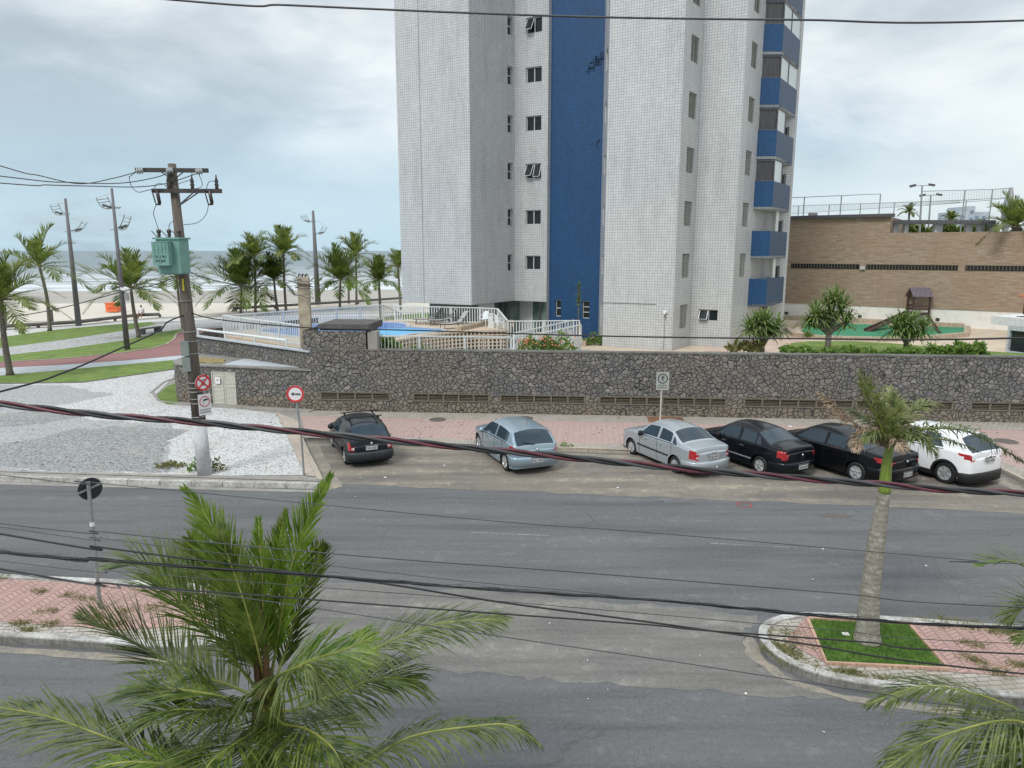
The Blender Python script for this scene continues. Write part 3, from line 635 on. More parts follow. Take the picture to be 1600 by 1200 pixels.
mb.prism(jag([(p[0], p[1]) for p in mp_], .1, 4, 2), HT+.05, HT+.10); mb.build('moss', M['mossy'], sh_, world=True)
for k in range(2):
    a = u0+(u1-u0)*k/2+.01; b = u0+(u1-u0)*(k+1)/2-.01; n_ = Vector((sdir_.y, -sdir_.x, 0)); fr = -n_*.06
    mb = MB()
    for u in (a+.03, b-.03): mb.bar(q0+sdir_*u+fr+Vector((0, 0, PZ+.03)), q0+sdir_*u+fr+Vector((0, 0, dtop)), .06, .05, up=sdir_)
    for z in (PZ+.05, 1.02, dtop-.04): mb.bar(q0+sdir_*(a+.06)+fr+Vector((0, 0, z)), q0+sdir_*(b-.06)+fr+Vector((0, 0, z)), .05, .07)
    dr = mb.build('door', M['louver'], sh_, world=True); mb = MB()
    for j in range(24):
        z = PZ+.11+j*(dtop-PZ-.2)/23; Q = Matrix((sdir_, n_, Vector((0, 0, 1)))).transposed()@Matrix.Rotation(R(35), 3, 'X')
        mb.box(q0+sdir_*(a+b)/2+fr+Vector((0, 0, z)), (b-a-.12, .008, .06), Q)
    mb.build('louvers', M['louver'], dr, world=True)
    if k == 0:
        mb = MB(); c = q0+sdir_*((a+b)/2+.05)+n_*.01+Vector((0, 0, 1.28)); mb.bar(c-sdir_*.13, c+sdir_*.13, .01, .3); mb.build('notice', M['signwhite'], dr, world=True)
        mb = MB(); c += n_*.008; mb.bar(c-sdir_*.05+Vector((0, 0, .03)), c+sdir_*.05+Vector((0, 0, .03)), .006, .10); mb.build('notice_mark', M['signgrey'], dr, world=True)
mb = MB(); mb.bar(SC_+Vector((0, -.3, .02)), SA+Vector((0, -.28, .02)), .5, .06); struct(mb, 'wall_footing', M['cement'])
# stone kiosk on the corner with a dark slab
K0 = VP(WA, WB, 474, 545); K1 = VP(WA, WB, 572, 545); K0.z = K1.z = 0; kz = 3.72
ks = thing('stone_kiosk', 'square stone-faced box with dark overhanging concrete slab above the wall corner', 'building', K0)
mb = MB(); kn = wn_*.004
wall_mesh(mb, K0+kn, K1+kn, WT+.04, kz); wall_mesh(mb, K1+kn, K1-wn_*2.0, WT, kz); wall_mesh(mb, K0-wn_*2.0, K0+kn, WT, kz)
mb.build('wall', M['rubble'], ks, world=True)
S0 = VP(WA, WB, 498, 520); S1 = VP(WA, WB, 577, 520); S0.z = S1.z = 0
mb = MB(); mb.prism([(p.x, p.y) for p in (S0+wn_*.02, S1+wn_*.1, S1-wn_*2.3, S0-wn_*2.3)], kz+.10, kz+.30, True)
mb.prism([(p.x, p.y) for p in (S0-wn_*.15, S1-wn_*.12, S1-wn_*2.2, S0-wn_*2.2)], kz+.002, kz+.10)
mb.build('slab', M['slabroof'], ks, world=True)
mb = MB(); c = K1+wd_*.28-wn_*.3; mb.box(c+Vector((0, 0, 3.26)), (.42, .5, .86), rz=math.atan2(wd_.y, wd_.x)); mb.build('pier', M['cement'], ks, world=True)
# ------------------------------------------------------------------ raised ground behind the wall
back = -wn_*.42
mb = MB(); mb.prism([(p[0], p[1]) for p in (WA+back+Vector((.3, 0, 0)), WBx+back, Vector((60, 60, 0)), Vector((40, 75, 0)), Vector((-9, 60, 0)), Vector((-12.5, 48, 0)), Vector((-17.2, 41, 0)), DB+Vector((.2, .1, 0)))], -.05, 1.5)
struct(mb, 'terrace', M['terrace'])
DK = 2.6
edge = [(575, 546), (590, 540), (620, 531), (660, 524), (700, 520), (742, 517), (790, 516), (800, 508), (785, 503)]
deck = [(-15.9, 39.4), (-10.2, 34.2)]+[(p.x, p.y) for p in (WA+back+Vector((.9, 0, 0)), )]+[(G(x, y, DK).x, G(x, y, DK).y) for x, y in edge]+[(-2.2, 46.0), (-8.6, 48.2), (-16.1, 41.2)]
mb = MB(); mb.prism(deck, 1.4, DK); struct(mb, 'pool_deck', M['terrace'])
# pool
pl = [(400, 520), (408, 513), (450, 509), (540, 505), (600, 503.5), (628, 505), (642, 508), (640, 511.5), (665, 513), (692, 515), (700, 517.5), (690, 520), (650, 522.5), (612, 529), (585, 535), (530, 533), (440, 526)]
pg = [G(x, y, DK) for x, y in pl]
t = Mt('pool_water'); t.set('Base Color', (.012, .15, .50, 1)); t.set('Specular IOR Level', .12); t.set('Roughness', .12); t.bump(t.noise(3, 3, .5, t.co(kind='World')), .12, .05); M['pool'] = t.m
tag(struct(MB(), 'x', M['pool']), kind='structure'); bpy.data.objects.remove(bpy.data.objects['x'])
mb = MB(); mb.sheet([(p.x, p.y) for p in pg], DK+.01); struct(mb, 'pool_water', M['pool'])
mb = MB(); q = [Vector((p.x, p.y, 0)) for p in pg]; rb(q+[q[0]], .28, DK-.02, DK+.07, mb, -1); struct(mb, 'pool_rim', M['roofwhite'])
sh2 = [G(x, y, DK+.012) for x, y in ((583, 514), (640, 513), (690, 516.5), (650, 521), (612, 527), (583, 532))]
mb = MB(); mb.sheet([(p.x, p.y) for p in sh2], DK+.014); struct(mb, 'pool_shallows', (lambda t: (t.set('Base Color', (.14, .42, .68, 1)), t.set('Specular IOR Level', .12), t.m)[2])(Mt('pool_shallow')))
# cobogo retaining screen in front of the deck
cg = thing('lattice_screen', 'curved beige lattice block screen below the swimming pool', 'screen', G(600, 536, DK)*1.0)
mb = MB(); mbb = MB(); ep = [G(x, y, DK) for x, y in edge[1:7]]; ep = [Vector((p.x, p.y-.12, 0)) for p in ep]
ep = resample(ep, .25)
for a, b in zip(ep[:-1], ep[1:]):
    mbb.face([a+Vector((0, .08, 1.45)), b+Vector((0, .08, 1.45)), b+Vector((0, .08, DK+.02)), a+Vector((0, .08, DK+.02))])
    for j in range(6): z = 1.52+j*.21; mb.bar(a+Vector((0, 0, z)), b+Vector((0, 0, z)), .10, .06)
    mb.bar(a+Vector((0, 0, 1.5)), a+Vector((0, 0, DK+.03)), .06, .09, up=Vector((1, 0, 0)))
mb.build('blocks', M['lattice'], cg, world=True); mbb.build('backing', M['vent'], cg, world=True)
mb = MB(); q = gp((742, 518), (800, 518), (838, 520), (842, 547), (742, 547), z=1.51); mb.sheet([(p.x, p.y) for p in q], 1.512); struct(mb, 'stone_terrace', M['stone_mid'])
# lawn bed and far terrace
zb = 2.3
bed = [WA+(WB-WA)*((VP(WA, WB, 1205, 547)-WA).dot(wd_)/(WB-WA).length)+back, WBx+back]+[G(x, y, zb) for x, y in ((1900, 556), (1600, 552), (1500, 546), (1440, 540), (1390, 536), (1330, 533), (1262, 533), (1236, 536))]
mb = MB(); mb.prism([(p[0], p[1]) for p in bed], 1.4, zb); struct(mb, 'garden_lawn', M['grass'])
mb = MB(); q = gp((1100, 530), (1228, 512), (1240, 520), (1262, 527), (1245, 535), (1200, 549), (1100, 549), z=1.51); mb.sheet([(p.x, p.y) for p in q], 1.512); struct(mb, 'terrace_walk', M['terrace_pink'])
mb = MB(); q = gp((1252, 518), (1260, 508), (1300, 506), (1510, 513), (1512, 522), (1450, 527), (1380, 531), (1290, 529), z=1.5); mb.sheet([(p.x, p.y) for p in q], 1.56); struct(mb, 'playground_floor', M['turf'])
ph = thing('planter_kerb', 'low stone planter wall curving round the green playground', 'planter', G(1300, 523, 1.5))
mb = MB(); q = [Vector((p.x, p.y, 0)) for p in gp((1262, 507), (1238, 510), (1226, 517), (1238, 526), (1268, 530), (1300, 532), (1340, 533), (1385, 534), (1460, 531), (1514, 526), (1516, 515), z=1.5)]; q = resample(q, .6); rb(q, .35, 1.4, 1.78, mb, 1)
mb.build('wall', M['planterstone'], ph, world=True)
# ------------------------------------------------------------------ fences with upright bars
def fence(label, pts, zt, h, group='white bar fences round the swimming pool', m='rail', sp=.17, panel=False, name='pool_fence', bw=.05):
    f = thing(name, label, 'fence', pts[0], group=group)
    rl = MB(); br = MB(); po = []
    zs = zt if isinstance(zt, (list, tuple)) else [zt]*len(pts)
    for (a, b, za, zb_) in zip(pts[:-1], pts[1:], zs[:-1], zs[1:]):
        a = Vector((a[0], a[1], 0)); b = Vector((b[0], b[1], 0)); L = (b-a).length; d = (b-a)/L; ang = math.atan2(d.y, d.x)
        A = a+Vector((0, 0, za)); B = b+Vector((0, 0, zb_)); rl.bar(A, B, .09, .06); rl.bar(A-Vector((0, 0, h-.10)), B-Vector((0, 0, h-.10)), .05, .05)
        n = max(2, int(L/sp))
        for k in range(n+1):
            s = k/n; z = za+(zb_-za)*s; br.box(a+(b-a)*s+Vector((0, 0, z-h/2-.03)), (bw, .022, h-.06), rz=ang)
        m_ = max(1, round(L/1.8))
        for k in range(m_+1):
            s = k/m_; z = za+(zb_-za)*s; po.append((a+(b-a)*s+Vector((0, 0, z-h/2-.035)), ang))
        if panel: pn = MB(); pn.bar(a+Vector((0, .06, za-h*.72)), b+Vector((0, .06, zb_-h*.72)), .03, h*.56); pn.build('panel', M['white_paint'], f, world=True)
    rl.build('rails', M[m], f, world=True); br.build('bars', M[m], f, world=True); 
    for c, an in po: q = MB(); q.box(c, (.08, .08, h-.02), rz=an); q.build('post', M[m], f, world=True)
    return f
fence('near left pool fence rising from the stone wall behind the old post', [(-16.0, 39.7), (-10.2, 34.4)], 3.65, 1.0)
fence('far pool fence in front of the beach palms', [(-16.0, 39.8), (-8.5, 47.4)], 3.65, 1.02)
fence('short sloping stair fence between the far pool fence sections', [(-8.5, 47.4), (-7.5, 48.9)], [3.65, 2.9], 1.0)
fence('long white pool fence behind the sun loungers at the foot of the tower', [(-7.6, 46.6), (-2.0, 45.0), (-.9, 44.7), (-.25, 42.6)], [3.65, 3.65, 3.62, 3.05], 1.0)
fence('white fence from the pool corner to the blue wall windows', [(-.25, 42.6), (4.05, 43.0)], 3.05, 1.1)
NF0 = VP(WA, WB, 580, 540)-wn_*.5; NF1 = VP(WA, WB, 797, 540)-wn_*.5
fence('thin-barred fence just above the stone wall in front of the pool', [(NF0.x, NF0.y), (NF1.x, NF1.y)], 3.46, .9, m='rail_dim', sp=.16, bw=.028)
fence('outer ramp fence with white panel behind the red flowering bush', [(.1, 35.4), (1.75, 37.2), (3.95, 41.0)], [3.0, 3.0, 3.0], 1.5, panel=True, sp=.25, bw=.03)
fence('inner ramp fence rising to the blue wall', [(.1, 38.0), (3.7, 43.2)], [2.85, 3.05], 1.3, panel=True, sp=.25, bw=.03)
# ================================================================== apartment tower
FL = 2.95; D1v = Vector((-math.sin(R(62)), math.cos(R(62)), 0)); D2v = Vector((math.sin(R(34)), math.cos(R(34)), 0))
def rat(px): return (px-800)/1139.0
def slide(p, d, px):              # from p along d until it is seen at screen column px
    r = rat(px); return p+d*((r*p.y-p.x)/(d.x-r*d.y))
q_ = Vector((rat(833)*48.4, 48.4, 0))
c_in = slide(q_, D1v, 803.7); c_ab = slide(c_in, -D2v, 736); c_a = slide(c_ab, D1v, 626.6)
c_r = slide(q_, -D1v, 854.4); bl0 = slide(c_r, D2v, 858.8); bl1 = slide(bl0, -D1v, 937.6)
w1 = Vector((rat(1056)*41.0, 41.0, 0)); w0 = slide(w1, D1v, 944.5); w2 = slide(w1, D2v, 1084); w3 = slide(w2, -D1v, 1148); w4 = slide(w3, D2v, 1173)
ZT = 30.0; Z0 = 1.5; ZS = 3.82
tw = thing('apartment_tower', 'tall white tiled apartment tower with a blue vertical band and blue corner balconies', 'building', (1, 46, Z0))
def win_rows(z0, n0=0, n1=8): return [z0+FL*k for k in range(n0, n1)]
def local(p, a, d): return (Vector((p[0], p[1], 0))-Vector((a.x, a.y, 0))).dot(d)
def facade(a, b, z0, z1, m, holes=(), name='wall', dep=.18, uoff=0):
    mb = MB(); r = wall_mesh(mb, a, b, z0, z1, holes, dep); o = mb.build(name, M[m], tw, world=True); return r
def pane(fr, u0, u1, z0, z1, dep, kind, nm='window'):
    p0, d, n = fr; at = lambda u, z, o: p0+d*u-n*o+Vector((0, 0, z)); mb = MB(); t_ = .05
    dp = dep-.03
    fm = 'alu'
    for z in (z0+t_/2, z1-t_/2): mb.bar(at(u0, z, dp), at(u1, z, dp), t_, t_)
    for u in (u0+t_/2, u1-t_/2): mb.bar(at(u, z0+t_, dp), at(u, z1-t_, dp), t_, t_, up=d)
    if kind in ('two', 'awn', 'awn2'): mb.bar(at((u0+u1)/2, z0+t_, dp), at((u0+u1)/2, z1-t_, dp), .07, .06, up=d)
    if kind in ('slit', 'cross'):
        mb.bar(at(u0+t_, (z0+z1)/2, dp), at(u1-t_, (z0+z1)/2, dp), .05, .06)
    if kind == 'cross3':
        for s in (.35, .65): mb.bar(at(u0+t_, z0+(z1-z0)*s, dp), at(u1-t_, z0+(z1-z0)*s, dp), .05, .05)
    w_ = mb.build(nm, M['shutter' if kind == 'shut' else fm], tw, world=True)
    g = MB(); g.face([at(u0, z0, dep-.01), at(u1, z0, dep-.01), at(u1, z1, dep-.01), at(u0, z1, dep-.01)])
    g.build('pane', M['dark' if kind == 'shut' else 'glass'], w_, world=True)
    if kind == 'shut':
        s = MB(); n_ = 17
        for half in (0, 1):
            ua = u0+t_+(u1-u0-2*t_)*half/2+.02; ub = u0+t_+(u1-u0-2*t_)*(half+1)/2-.02; o = dep-.06 if half == 0 else dep-.10
            for j in range(n_):
                z = z0+.08+(z1-z0-.16)*j/(n_-1); Q = Matrix((d, -n, Vector((0, 0, 1)))).transposed()@Matrix.Rotation(R(-35), 3, 'X')
                s.box(at((ua+ub)/2, z, o), (ub-ua, .01, .062), Q)
            for u in (ua, ub): s.bar(at(u, z0+t_, o), at(u, z1-t_, o), .035, .035, up=d)
        s.build('shutter', M['shutter'], w_, world=True)
    if kind in ('awn', 'awn2'):
        for h_ in ([0] if kind == 'awn' else [0, 1]):
            ua = u0+.06+(u1-u0)/2*h_; ub = ua+(u1-u0)/2-.10; hgt = z1-z0-.08; an = R(33 if h_ == 0 else 22)
            top = z1-.05; a1 = at(ua, top, dp-.03); b1 = at(ub, top, dp-.03)
            dn_ = n*math.sin(an)*hgt-Vector((0, 0, 1))*math.cos(an)*hgt
            s = MB(); s.bar(a1, b1, .035, .035); s.bar(a1+dn_, b1+dn_, .035, .035); s.bar(a1, a1+dn_, .035, .035); s.bar(b1, b1+dn_, .035, .035)
            sa = s.build('sash', M['alu'], w_, world=True); s = MB(); s.face([a1, b1, b1+dn_, a1+dn_]); s.build('sash_glass', M['glass'], sa, world=True)
    return w_
def windows(a, b, z0, z1, m, spec, name='wall', dep=.18):
    holes = [(s[0], s[1], s[2], s[3]) for s in spec]; fr = facade(a, b, z0, z1, m, holes, name, dep)
    for s in spec:
        if s[4]: pane(fr, *s[:4], dep, s[4], 'window')
    return fr
facade(c_a, c_ab, ZS, ZT, 'tile_white')
zc = 6.38
LB = (c_in-c_ab).length; spB = []
for k in range(-0, 8): spB.append((LB-.80, LB-.20, zc+FL*k-.55, zc+FL*k+.55, 'slit'))
windows(c_ab, c_in, ZS, ZT, 'tile_white', spB)
LC = (c_r-c_in).length; wc = (slide(c_in, -D1v, 821)-c_in).length; wc1 = (slide(c_in, -D1v, 844.5)-c_in).length; spC = []
kinds = ['two', 'two', 'awn2', 'two', 'two', 'awn', 'two', 'two']
for k in range(8): spC.append((wc, wc1, zc+FL*k-.47, zc+FL*k+.47, kinds[k]))
windows(c_in, c_r, ZS, ZT, 'tile_white', spC)
facade(c_r, bl0, Z0, ZT, 'tile_white')
ub = lambda px: (slide(bl0, -D1v, px)-bl0).length
zw = lambda py, Y: P(875, py, Y).z
frb = windows(bl0, bl1, Z0, ZT, 'tile_blue', [(ub(868.5), ub(877.5), 2.85, 3.95, 'cross'), (ub(911), ub(922.5), 2.8, 3.95, 'cross3')], 'blue_wall', .2)
# patches of lost blue tiles
rr = random.Random(5); p0, d, n = frb; M['mortar'] = pm('dark_mortar', (.012, .033, .085), .9, .3, 6)
for (cu, cz, wu, wz, cnt) in ((ub(927), 18.55, .55, .22, 40), (ub(917), 18.15, .30, .12, 16), (ub(927), 13.7, .4, .10, 6)):
    mb = MB()
    for k in range(cnt):
        u = cu+rr.gauss(0, wu*.5); z = cz+rr.gauss(0, wz*.55)+(u-cu)*.25; u = round(u/.155)*.155+.006; z = round(z/.155)*.155+.006
        q = p0+d*u+n*.003+Vector((0, 0, z)); mb.face([q, q+d*.143, q+d*.143+Vector((0, 0, .143)), q+Vector((0, 0, .143))])
    mb.build('missing_tile_patch', M['mortar'], tw, world=True)
Lch = (w0-bl1).length
windows(bl1, w0, Z0, ZT, 'tile_white', [(Lch*.42, Lch*.78, zc+FL*k-.62, zc+FL*k+.5, 'slit') for k in range(8)]+[(Lch*.35, Lch*.85, 1.9, 4.0, 'slit')])
facade(w0, w1, Z0, ZT, 'tile_white')
L1 = (w2-w1).length
windows(w1, w2, Z0, ZT, 'tile_white', [(L1*.36, L1*.78, zc-.05+FL*k-.7, zc-.05+FL*k+.68, 'shut') for k in range(-1, 8)])
L2 = (w3-w2).length; e0 = (slide(w2, -D1v, 1096)-w2).length; e1 = (slide(w2, -D1v, 1127)-w2).length
windows(w2, w3, Z0, ZT, 'tile_white', [(e0, e1, 3.02, 3.72, 'awn')])
L3 = (w4-w3).length
windows(w3, w4, Z0, ZT, 'tile_white', [(L3*.34, L3*.70, zc-.05+FL*k-.7, zc-.05+FL*k+.68, 'shut') for k in range(0, 8)])
# body behind the balconies
w5 = w4+D2v*4.2; w6 = Vector((rat(1231.5)*(w5.y+.3), w5.y+.3, 0)); w7 = w6+Vector((w6.x-.9, w6.y, 0)).normalized()*8
facade(w4, w5, Z0, ZT, 'tile_white')
windows(w5, w6, Z0, ZT, 'tile_white', [((w6-w5).length*.18, (w6-w5).length*.62, 5.0+FL*k, 6.2+FL*k, 'two') for k in range(0, 8)])
facade(w6, w7, Z0, ZT, 'tile_white'); facade(w7, c_a+Vector((3, 14, 0)), Z0, ZT, 'tile_white'); facade(c_a+Vector((3, 14, 0)), c_a, ZS, ZT, 'tile_white')
mb = MB(); mb.face([Vector((p.x, p.y, ZT)) for p in (c_a, c_ab, c_in, c_r, bl0, bl1, w0, w1, w2, w3, w4, w5, w6, w7, c_a+Vector((3, 14, 0)))]); mb.build('roof', M['cement'], tw, world=True)
mb = MB(); mb.face([Vector((p.x, p.y, ZS)) for p in (c_a, c_a+Vector((3, 14, 0)), bl0+Vector((0, 4, 0)), bl0, c_r, c_in, c_ab)]); mb.build('soffit', M['plaster'], tw, world=True)
# vertical expansion joints
mb = MB(); nA = Vector((D1v.y, -D1v.x, 0)); nA = nA if nA.y < 0 else -nA
qa = slide(c_a, -D1v, 661.5); mb.bar(qa+nA*.004+Vector((0, 0, ZS)), qa+nA*.004+Vector((0, 0, ZT)), .05, .014, up=D1v)
qb = slide(c_ab, D2v, 759); nB = Vector((D2v.y, -D2v.x, 0)); mb.bar(qb+nB*.004+Vector((0, 0, ZS)), qb+nB*.004+Vector((0, 0, ZT)), .04, .014, up=D2v)
mb.build('expansion_joint', M['joint'], tw, world=True)
# ground floor below the overhang
g0 = c_a+Vector((1.6, 1.6, 0)); g1 = c_ab+Vector((.5, 1.2, 0)); g2 = slide(c_ab+Vector((.3, .9, 0)), D2v, 771); g3 = c_in+Vector((.2, 1.6, 0))
facade(g0, g1, Z0, ZS, 'glass_gr', name='lobby_glass')
facade(slide(c_ab, D2v, 746)+Vector((0, .3, 0)), slide(c_ab, D2v, 772)+Vector((0, .3, 0)), Z0, ZS, 'tile_white')
facade(Vector((rat(771)*50, 50, 0)), Vector((rat(812)*50.5, 50.5, 0)), Z0, ZS, 'glass_gr', name='lobby_glass')
facade(Vector((rat(812)*50.4, 50.4, 0)), Vector((rat(833)*49.7, 49.7, 0)), Z0, ZS, 'plaster', name='lobby_wall')
facade(Vector((rat(833)*49.7, 49.7, 0)), bl0+Vector((.02, .05, 0)), Z0, ZS, 'glass_gr', name='lobby_glass')
mb = MB()
for px, Y in ((785, 49.8), (795, 49.8), (843, 48.9)):
    mb.box(Vector((rat(px)*Y, Y, (Z0+ZS)/2)), (.12, .12, ZS-Z0))
mb.build('lobby_post', M['steel_dk'], tw, world=True)
# balconies
b0 = w4; b1 = slide(b0+Vector((0, -.02, 0)), Vector((1, 0, 0)), 1202); b2 = slide(b1, D2v, 1228); b3 = slide(b2, Vector((-.75, .66, 0)), 1226)
bm = (b1+b2)/2
for k in range(0, 8):
    z = 3.74+FL*k; zp = z+1.68 if k else z+1.72
    mb = MB(); mb.prism([(p.x, p.y) for p in (b0, b1, b2, w5, )], z+.02, z+.16, True); bal = mb.build('balcony', M['plaster'], tw, world=True)
    mb = MB(); wall_mesh(mb, b0, b1, z, zp); mb.face([b0+Vector((0, 0, zp)), b1+Vector((0, 0, zp)), b1+Vector((.0, .15, zp)), b0+Vector((0, .15, zp))]); mb.build('blue_parapet', M['tile_blue'], bal, world=True)
    mb = MB(); wall_mesh(mb, b1, b2, z, zp); wall_mesh(mb, b2, w5, z, zp); n2_ = Vector((-D2v.y, D2v.x, 0))*.14
    mb.face([b1+Vector((0, 0, zp)), b2+Vector((0, 0, zp)), b2+n2_+Vector((0, 0, zp)), b1+n2_+Vector((0, 0, zp))])
    wall_mesh(mb, b2+n2_, b1+n2_, z+.16, zp)
    mb.build('side_parapet', M['tile_blue_sheen'], bal, world=True)
    zt = z+FL-.002
    if k >= 2:
        gl = MB(); i_ = Vector((0, .10, 0)); gl.face([b0+i_+Vector((.04, 0, zp)), b1+i_+Vector((-.04, 0, zp)), b1+i_+Vector((-.04, 0, zt)), b0+i_+Vector((.04, 0, zt))])
        gl.build('front_glazing', M['curtain'], bal, world=True)
        gl = MB(); e_ = bm if k < 4 else b2; j_ = n2_*.6; gl.face([b1+j_+Vector((0, 0, zp)), e_+j_+Vector((0, 0, zp)), e_+j_+Vector((0, 0, zt)), b1+j_+Vector((0, 0, zt))])
        gl.build('side_glazing', M['glass_lt'], bal, world=True)
        fr_ = MB(); fr_.bar(b0+Vector((.02, .06, zp+.03)), b1+Vector((0, .06, zp+.03)), .05, .06); fr_.bar(b0+Vector((.02, .06, zt-.05)), b1+Vector((0, .06, zt-.05)), .06, .1)
        p = b1+Vector((-.01, .07, 0)); fr_.bar(p+Vector((0, 0, zp+.01)), p+Vector((0, 0, zt)), .07, .07)
        fr_.build('glazing_frame', M['steel_dk'], bal, world=True); fr_ = MB(); p = bm+j_; fr_.bar(p+Vector((0, 0, zp+.01)), p+Vector((0, 0, zt)), .07, .07); fr_.build('glazing_post', M['steel_dk'], bal, world=True)
    pc = MB(); c = bm+Vector((-.22, .2, 0)); pc.box(c+Vector((0, 0, (zp+zt)/2)), (.28, .28, zt-zp), rz=R(34)); pc.build('column', M['plaster'], bal, world=True)
mb = MB(); a_ = w4+D2v*.1; mb.face([Vector((a_.x+.2, a_.y+.6, Z0)), Vector((b2.x-1, b2.y, Z0)), Vector((b2.x-1, b2.y, 3.74)), Vector((a_.x+.2, a_.y+.6, 3.74))]); mb.build('shaded_base', M['vent'], tw, world=True)  # brown sheet, the shade under the balconies put into its colour
# security camera and cable on the white front
mb = MB(); c = slide(w1, D1v, 1043); nW = nA; c0 = c+nW*.08+Vector((0, 0, P(1043, 487, c.y).z)); mb.box(c0, (.22, .18, .12)); mb.box(c0+nW*.12-Vector((0, 0, .08)), (.1, .2, .1)); mb.build('security_camera', M['signwhite'], tw, world=True)
mb = MB(); mb.bar(c+nW*.01+Vector((0, 0, c0.z-.1)), c+nW*.01+Vector((0, 0, 1.5)), .02, .02, up=D1v)
l0 = slide(w1, D1v, 944); zl = P(1000, 475, 42).z; mb.bar(l0+nW*.01+Vector((0, 0, zl)), slide(w1, D1v, 1028)+nW*.01+Vector((0, 0, zl+.02)), .02, .03); mb.build('conduit', M['steel_dk'], tw, world=True)
# ================================================================== brown ledger-stone building on the right
B0_ = G(1500, 512, 1.5); B1_ = G(1250, 499, 1.5); B0_.z = B1_.z = 0; bd = (B0_-B1_).normalized(); bn = Vector((bd.y, -bd.x, 0))
BL = B1_-bd*9; BR = B0_+bd*14
lb = thing('ledger_stone_building', 'long windowless building clad in brown ledger stone above a white base', 'building', B1_)
zbase = VP(B1_, B0_, 1400, 480).z; ztopL = VP(B1_, B0_, 1300, 341).z; BS = VP(B1_, B0_, 1391, 350); BS.z = 0; ztopR = VP(B1_, B0_, 1500, 362.5).z
mb = MB(); wall_mesh(mb, BL, BR, 1.4, zbase); mb.build('white_base', kerbm('stained_white_wall', (.74, .72, .68), (.55, .47, .38), -.05), lb, world=True)
mb = MB(); o_ = bn*.06; wall_mesh(mb, BL+o_, BS+o_, zbase, ztopL); wall_mesh(mb, BS+o_, BR+o_, zbase, ztopR)
wall_mesh(mb, BS+o_, BS-bn*10, ztopR, ztopL); mb.build('wall', M['ledger'], lb, world=True)
mb = MB(); mb.face([p+Vector((0, 0, ztopR)) for p in (BS+o_, BR+o_, BR-bn*20, BS-bn*20)]); mb.face([p+Vector((0, 0, ztopL)) for p in (BL+o_, BS+o_, BS-bn*10, BL-bn*10)])
mb.face([p+Vector((0, 0, zbase)) for p in (BR, BR+o_, BL+o_, BL)]); mb.build('roof', M['cement'], lb, world=True)
mb = MB(); mb.bar(BL+o_+Vector((0, 0, ztopL+.12)), BS+bd*.25+o_+Vector((0, 0, ztopL+.12)), .7, .24); mb.build('parapet_cap', M['steel_dk'], lb, world=True)
mb = MB(); mb.box(VP(B1_, B0_, 1270, 338)+Vector((0, 0, .12)), (.6, .4, .3)); mb.build('roof_box', M['cement'], lb, world=True)
for a, b in ((1236, 1343), (1353.5, 1497), (1508.5, 1660)):
    A = VP(B1_, B0_, a, 417); B = VP(B1_, B0_, b, 417); A.z = B.z = VP(B1_, B0_, 1400, 417.3).z; v = o_+bn*.02
    mb = MB(); mb.bar(A+v, B+v, .05, .36); vt = mb.build('vent', M['dark'], lb, world=True); mb = MB(); L = (B-A).length
    for k in range(int(L/.22)): p = A+bd*(.1+k*.22)+v+bn*.03; mb.bar(p-Vector((0, 0, .15)), p+Vector((0, 0, .15)), .05, .04, up=bd)
    mb.bar(A+v+bn*.04+Vector((0, 0, .19)), B+v+bn*.04+Vector((0, 0, .19)), .05, .03); mb.build('slats', M['vent'], vt, world=True)
mb = MB(); c = VP(B1_, B0_, 1348.5, 418.5)+o_+bn*.1; mb.box(c, (.36, .16, .24), rz=math.atan2(bd.y, bd.x)); mb.build('wall_lamp', M['alu'], lb, world=True)
for px, py in ((1229, 489), (1343.5, 494), (1465, 499)):
    mb = MB(); c = VP(B1_, B0_, px, py)+bn*.03; mb.box(c, (.26, .08, .2), rz=math.atan2(bd.y, bd.x)); mb.build('floor_lamp', M['signback'], lb, world=True)
mb = MB(); mb.bar(B1_-bd*3+bn*.9+Vector((0, 0, 1.66)), G(1506, 512, 1.5)*1+Vector((0, 0, .16)), .8, .36); pb = thing('back_planter', 'low stone planter along the foot of the white wall', 'planter', G(1400, 510, 1.5)); mb.build('wall', M['planterstone'], pb, world=True)
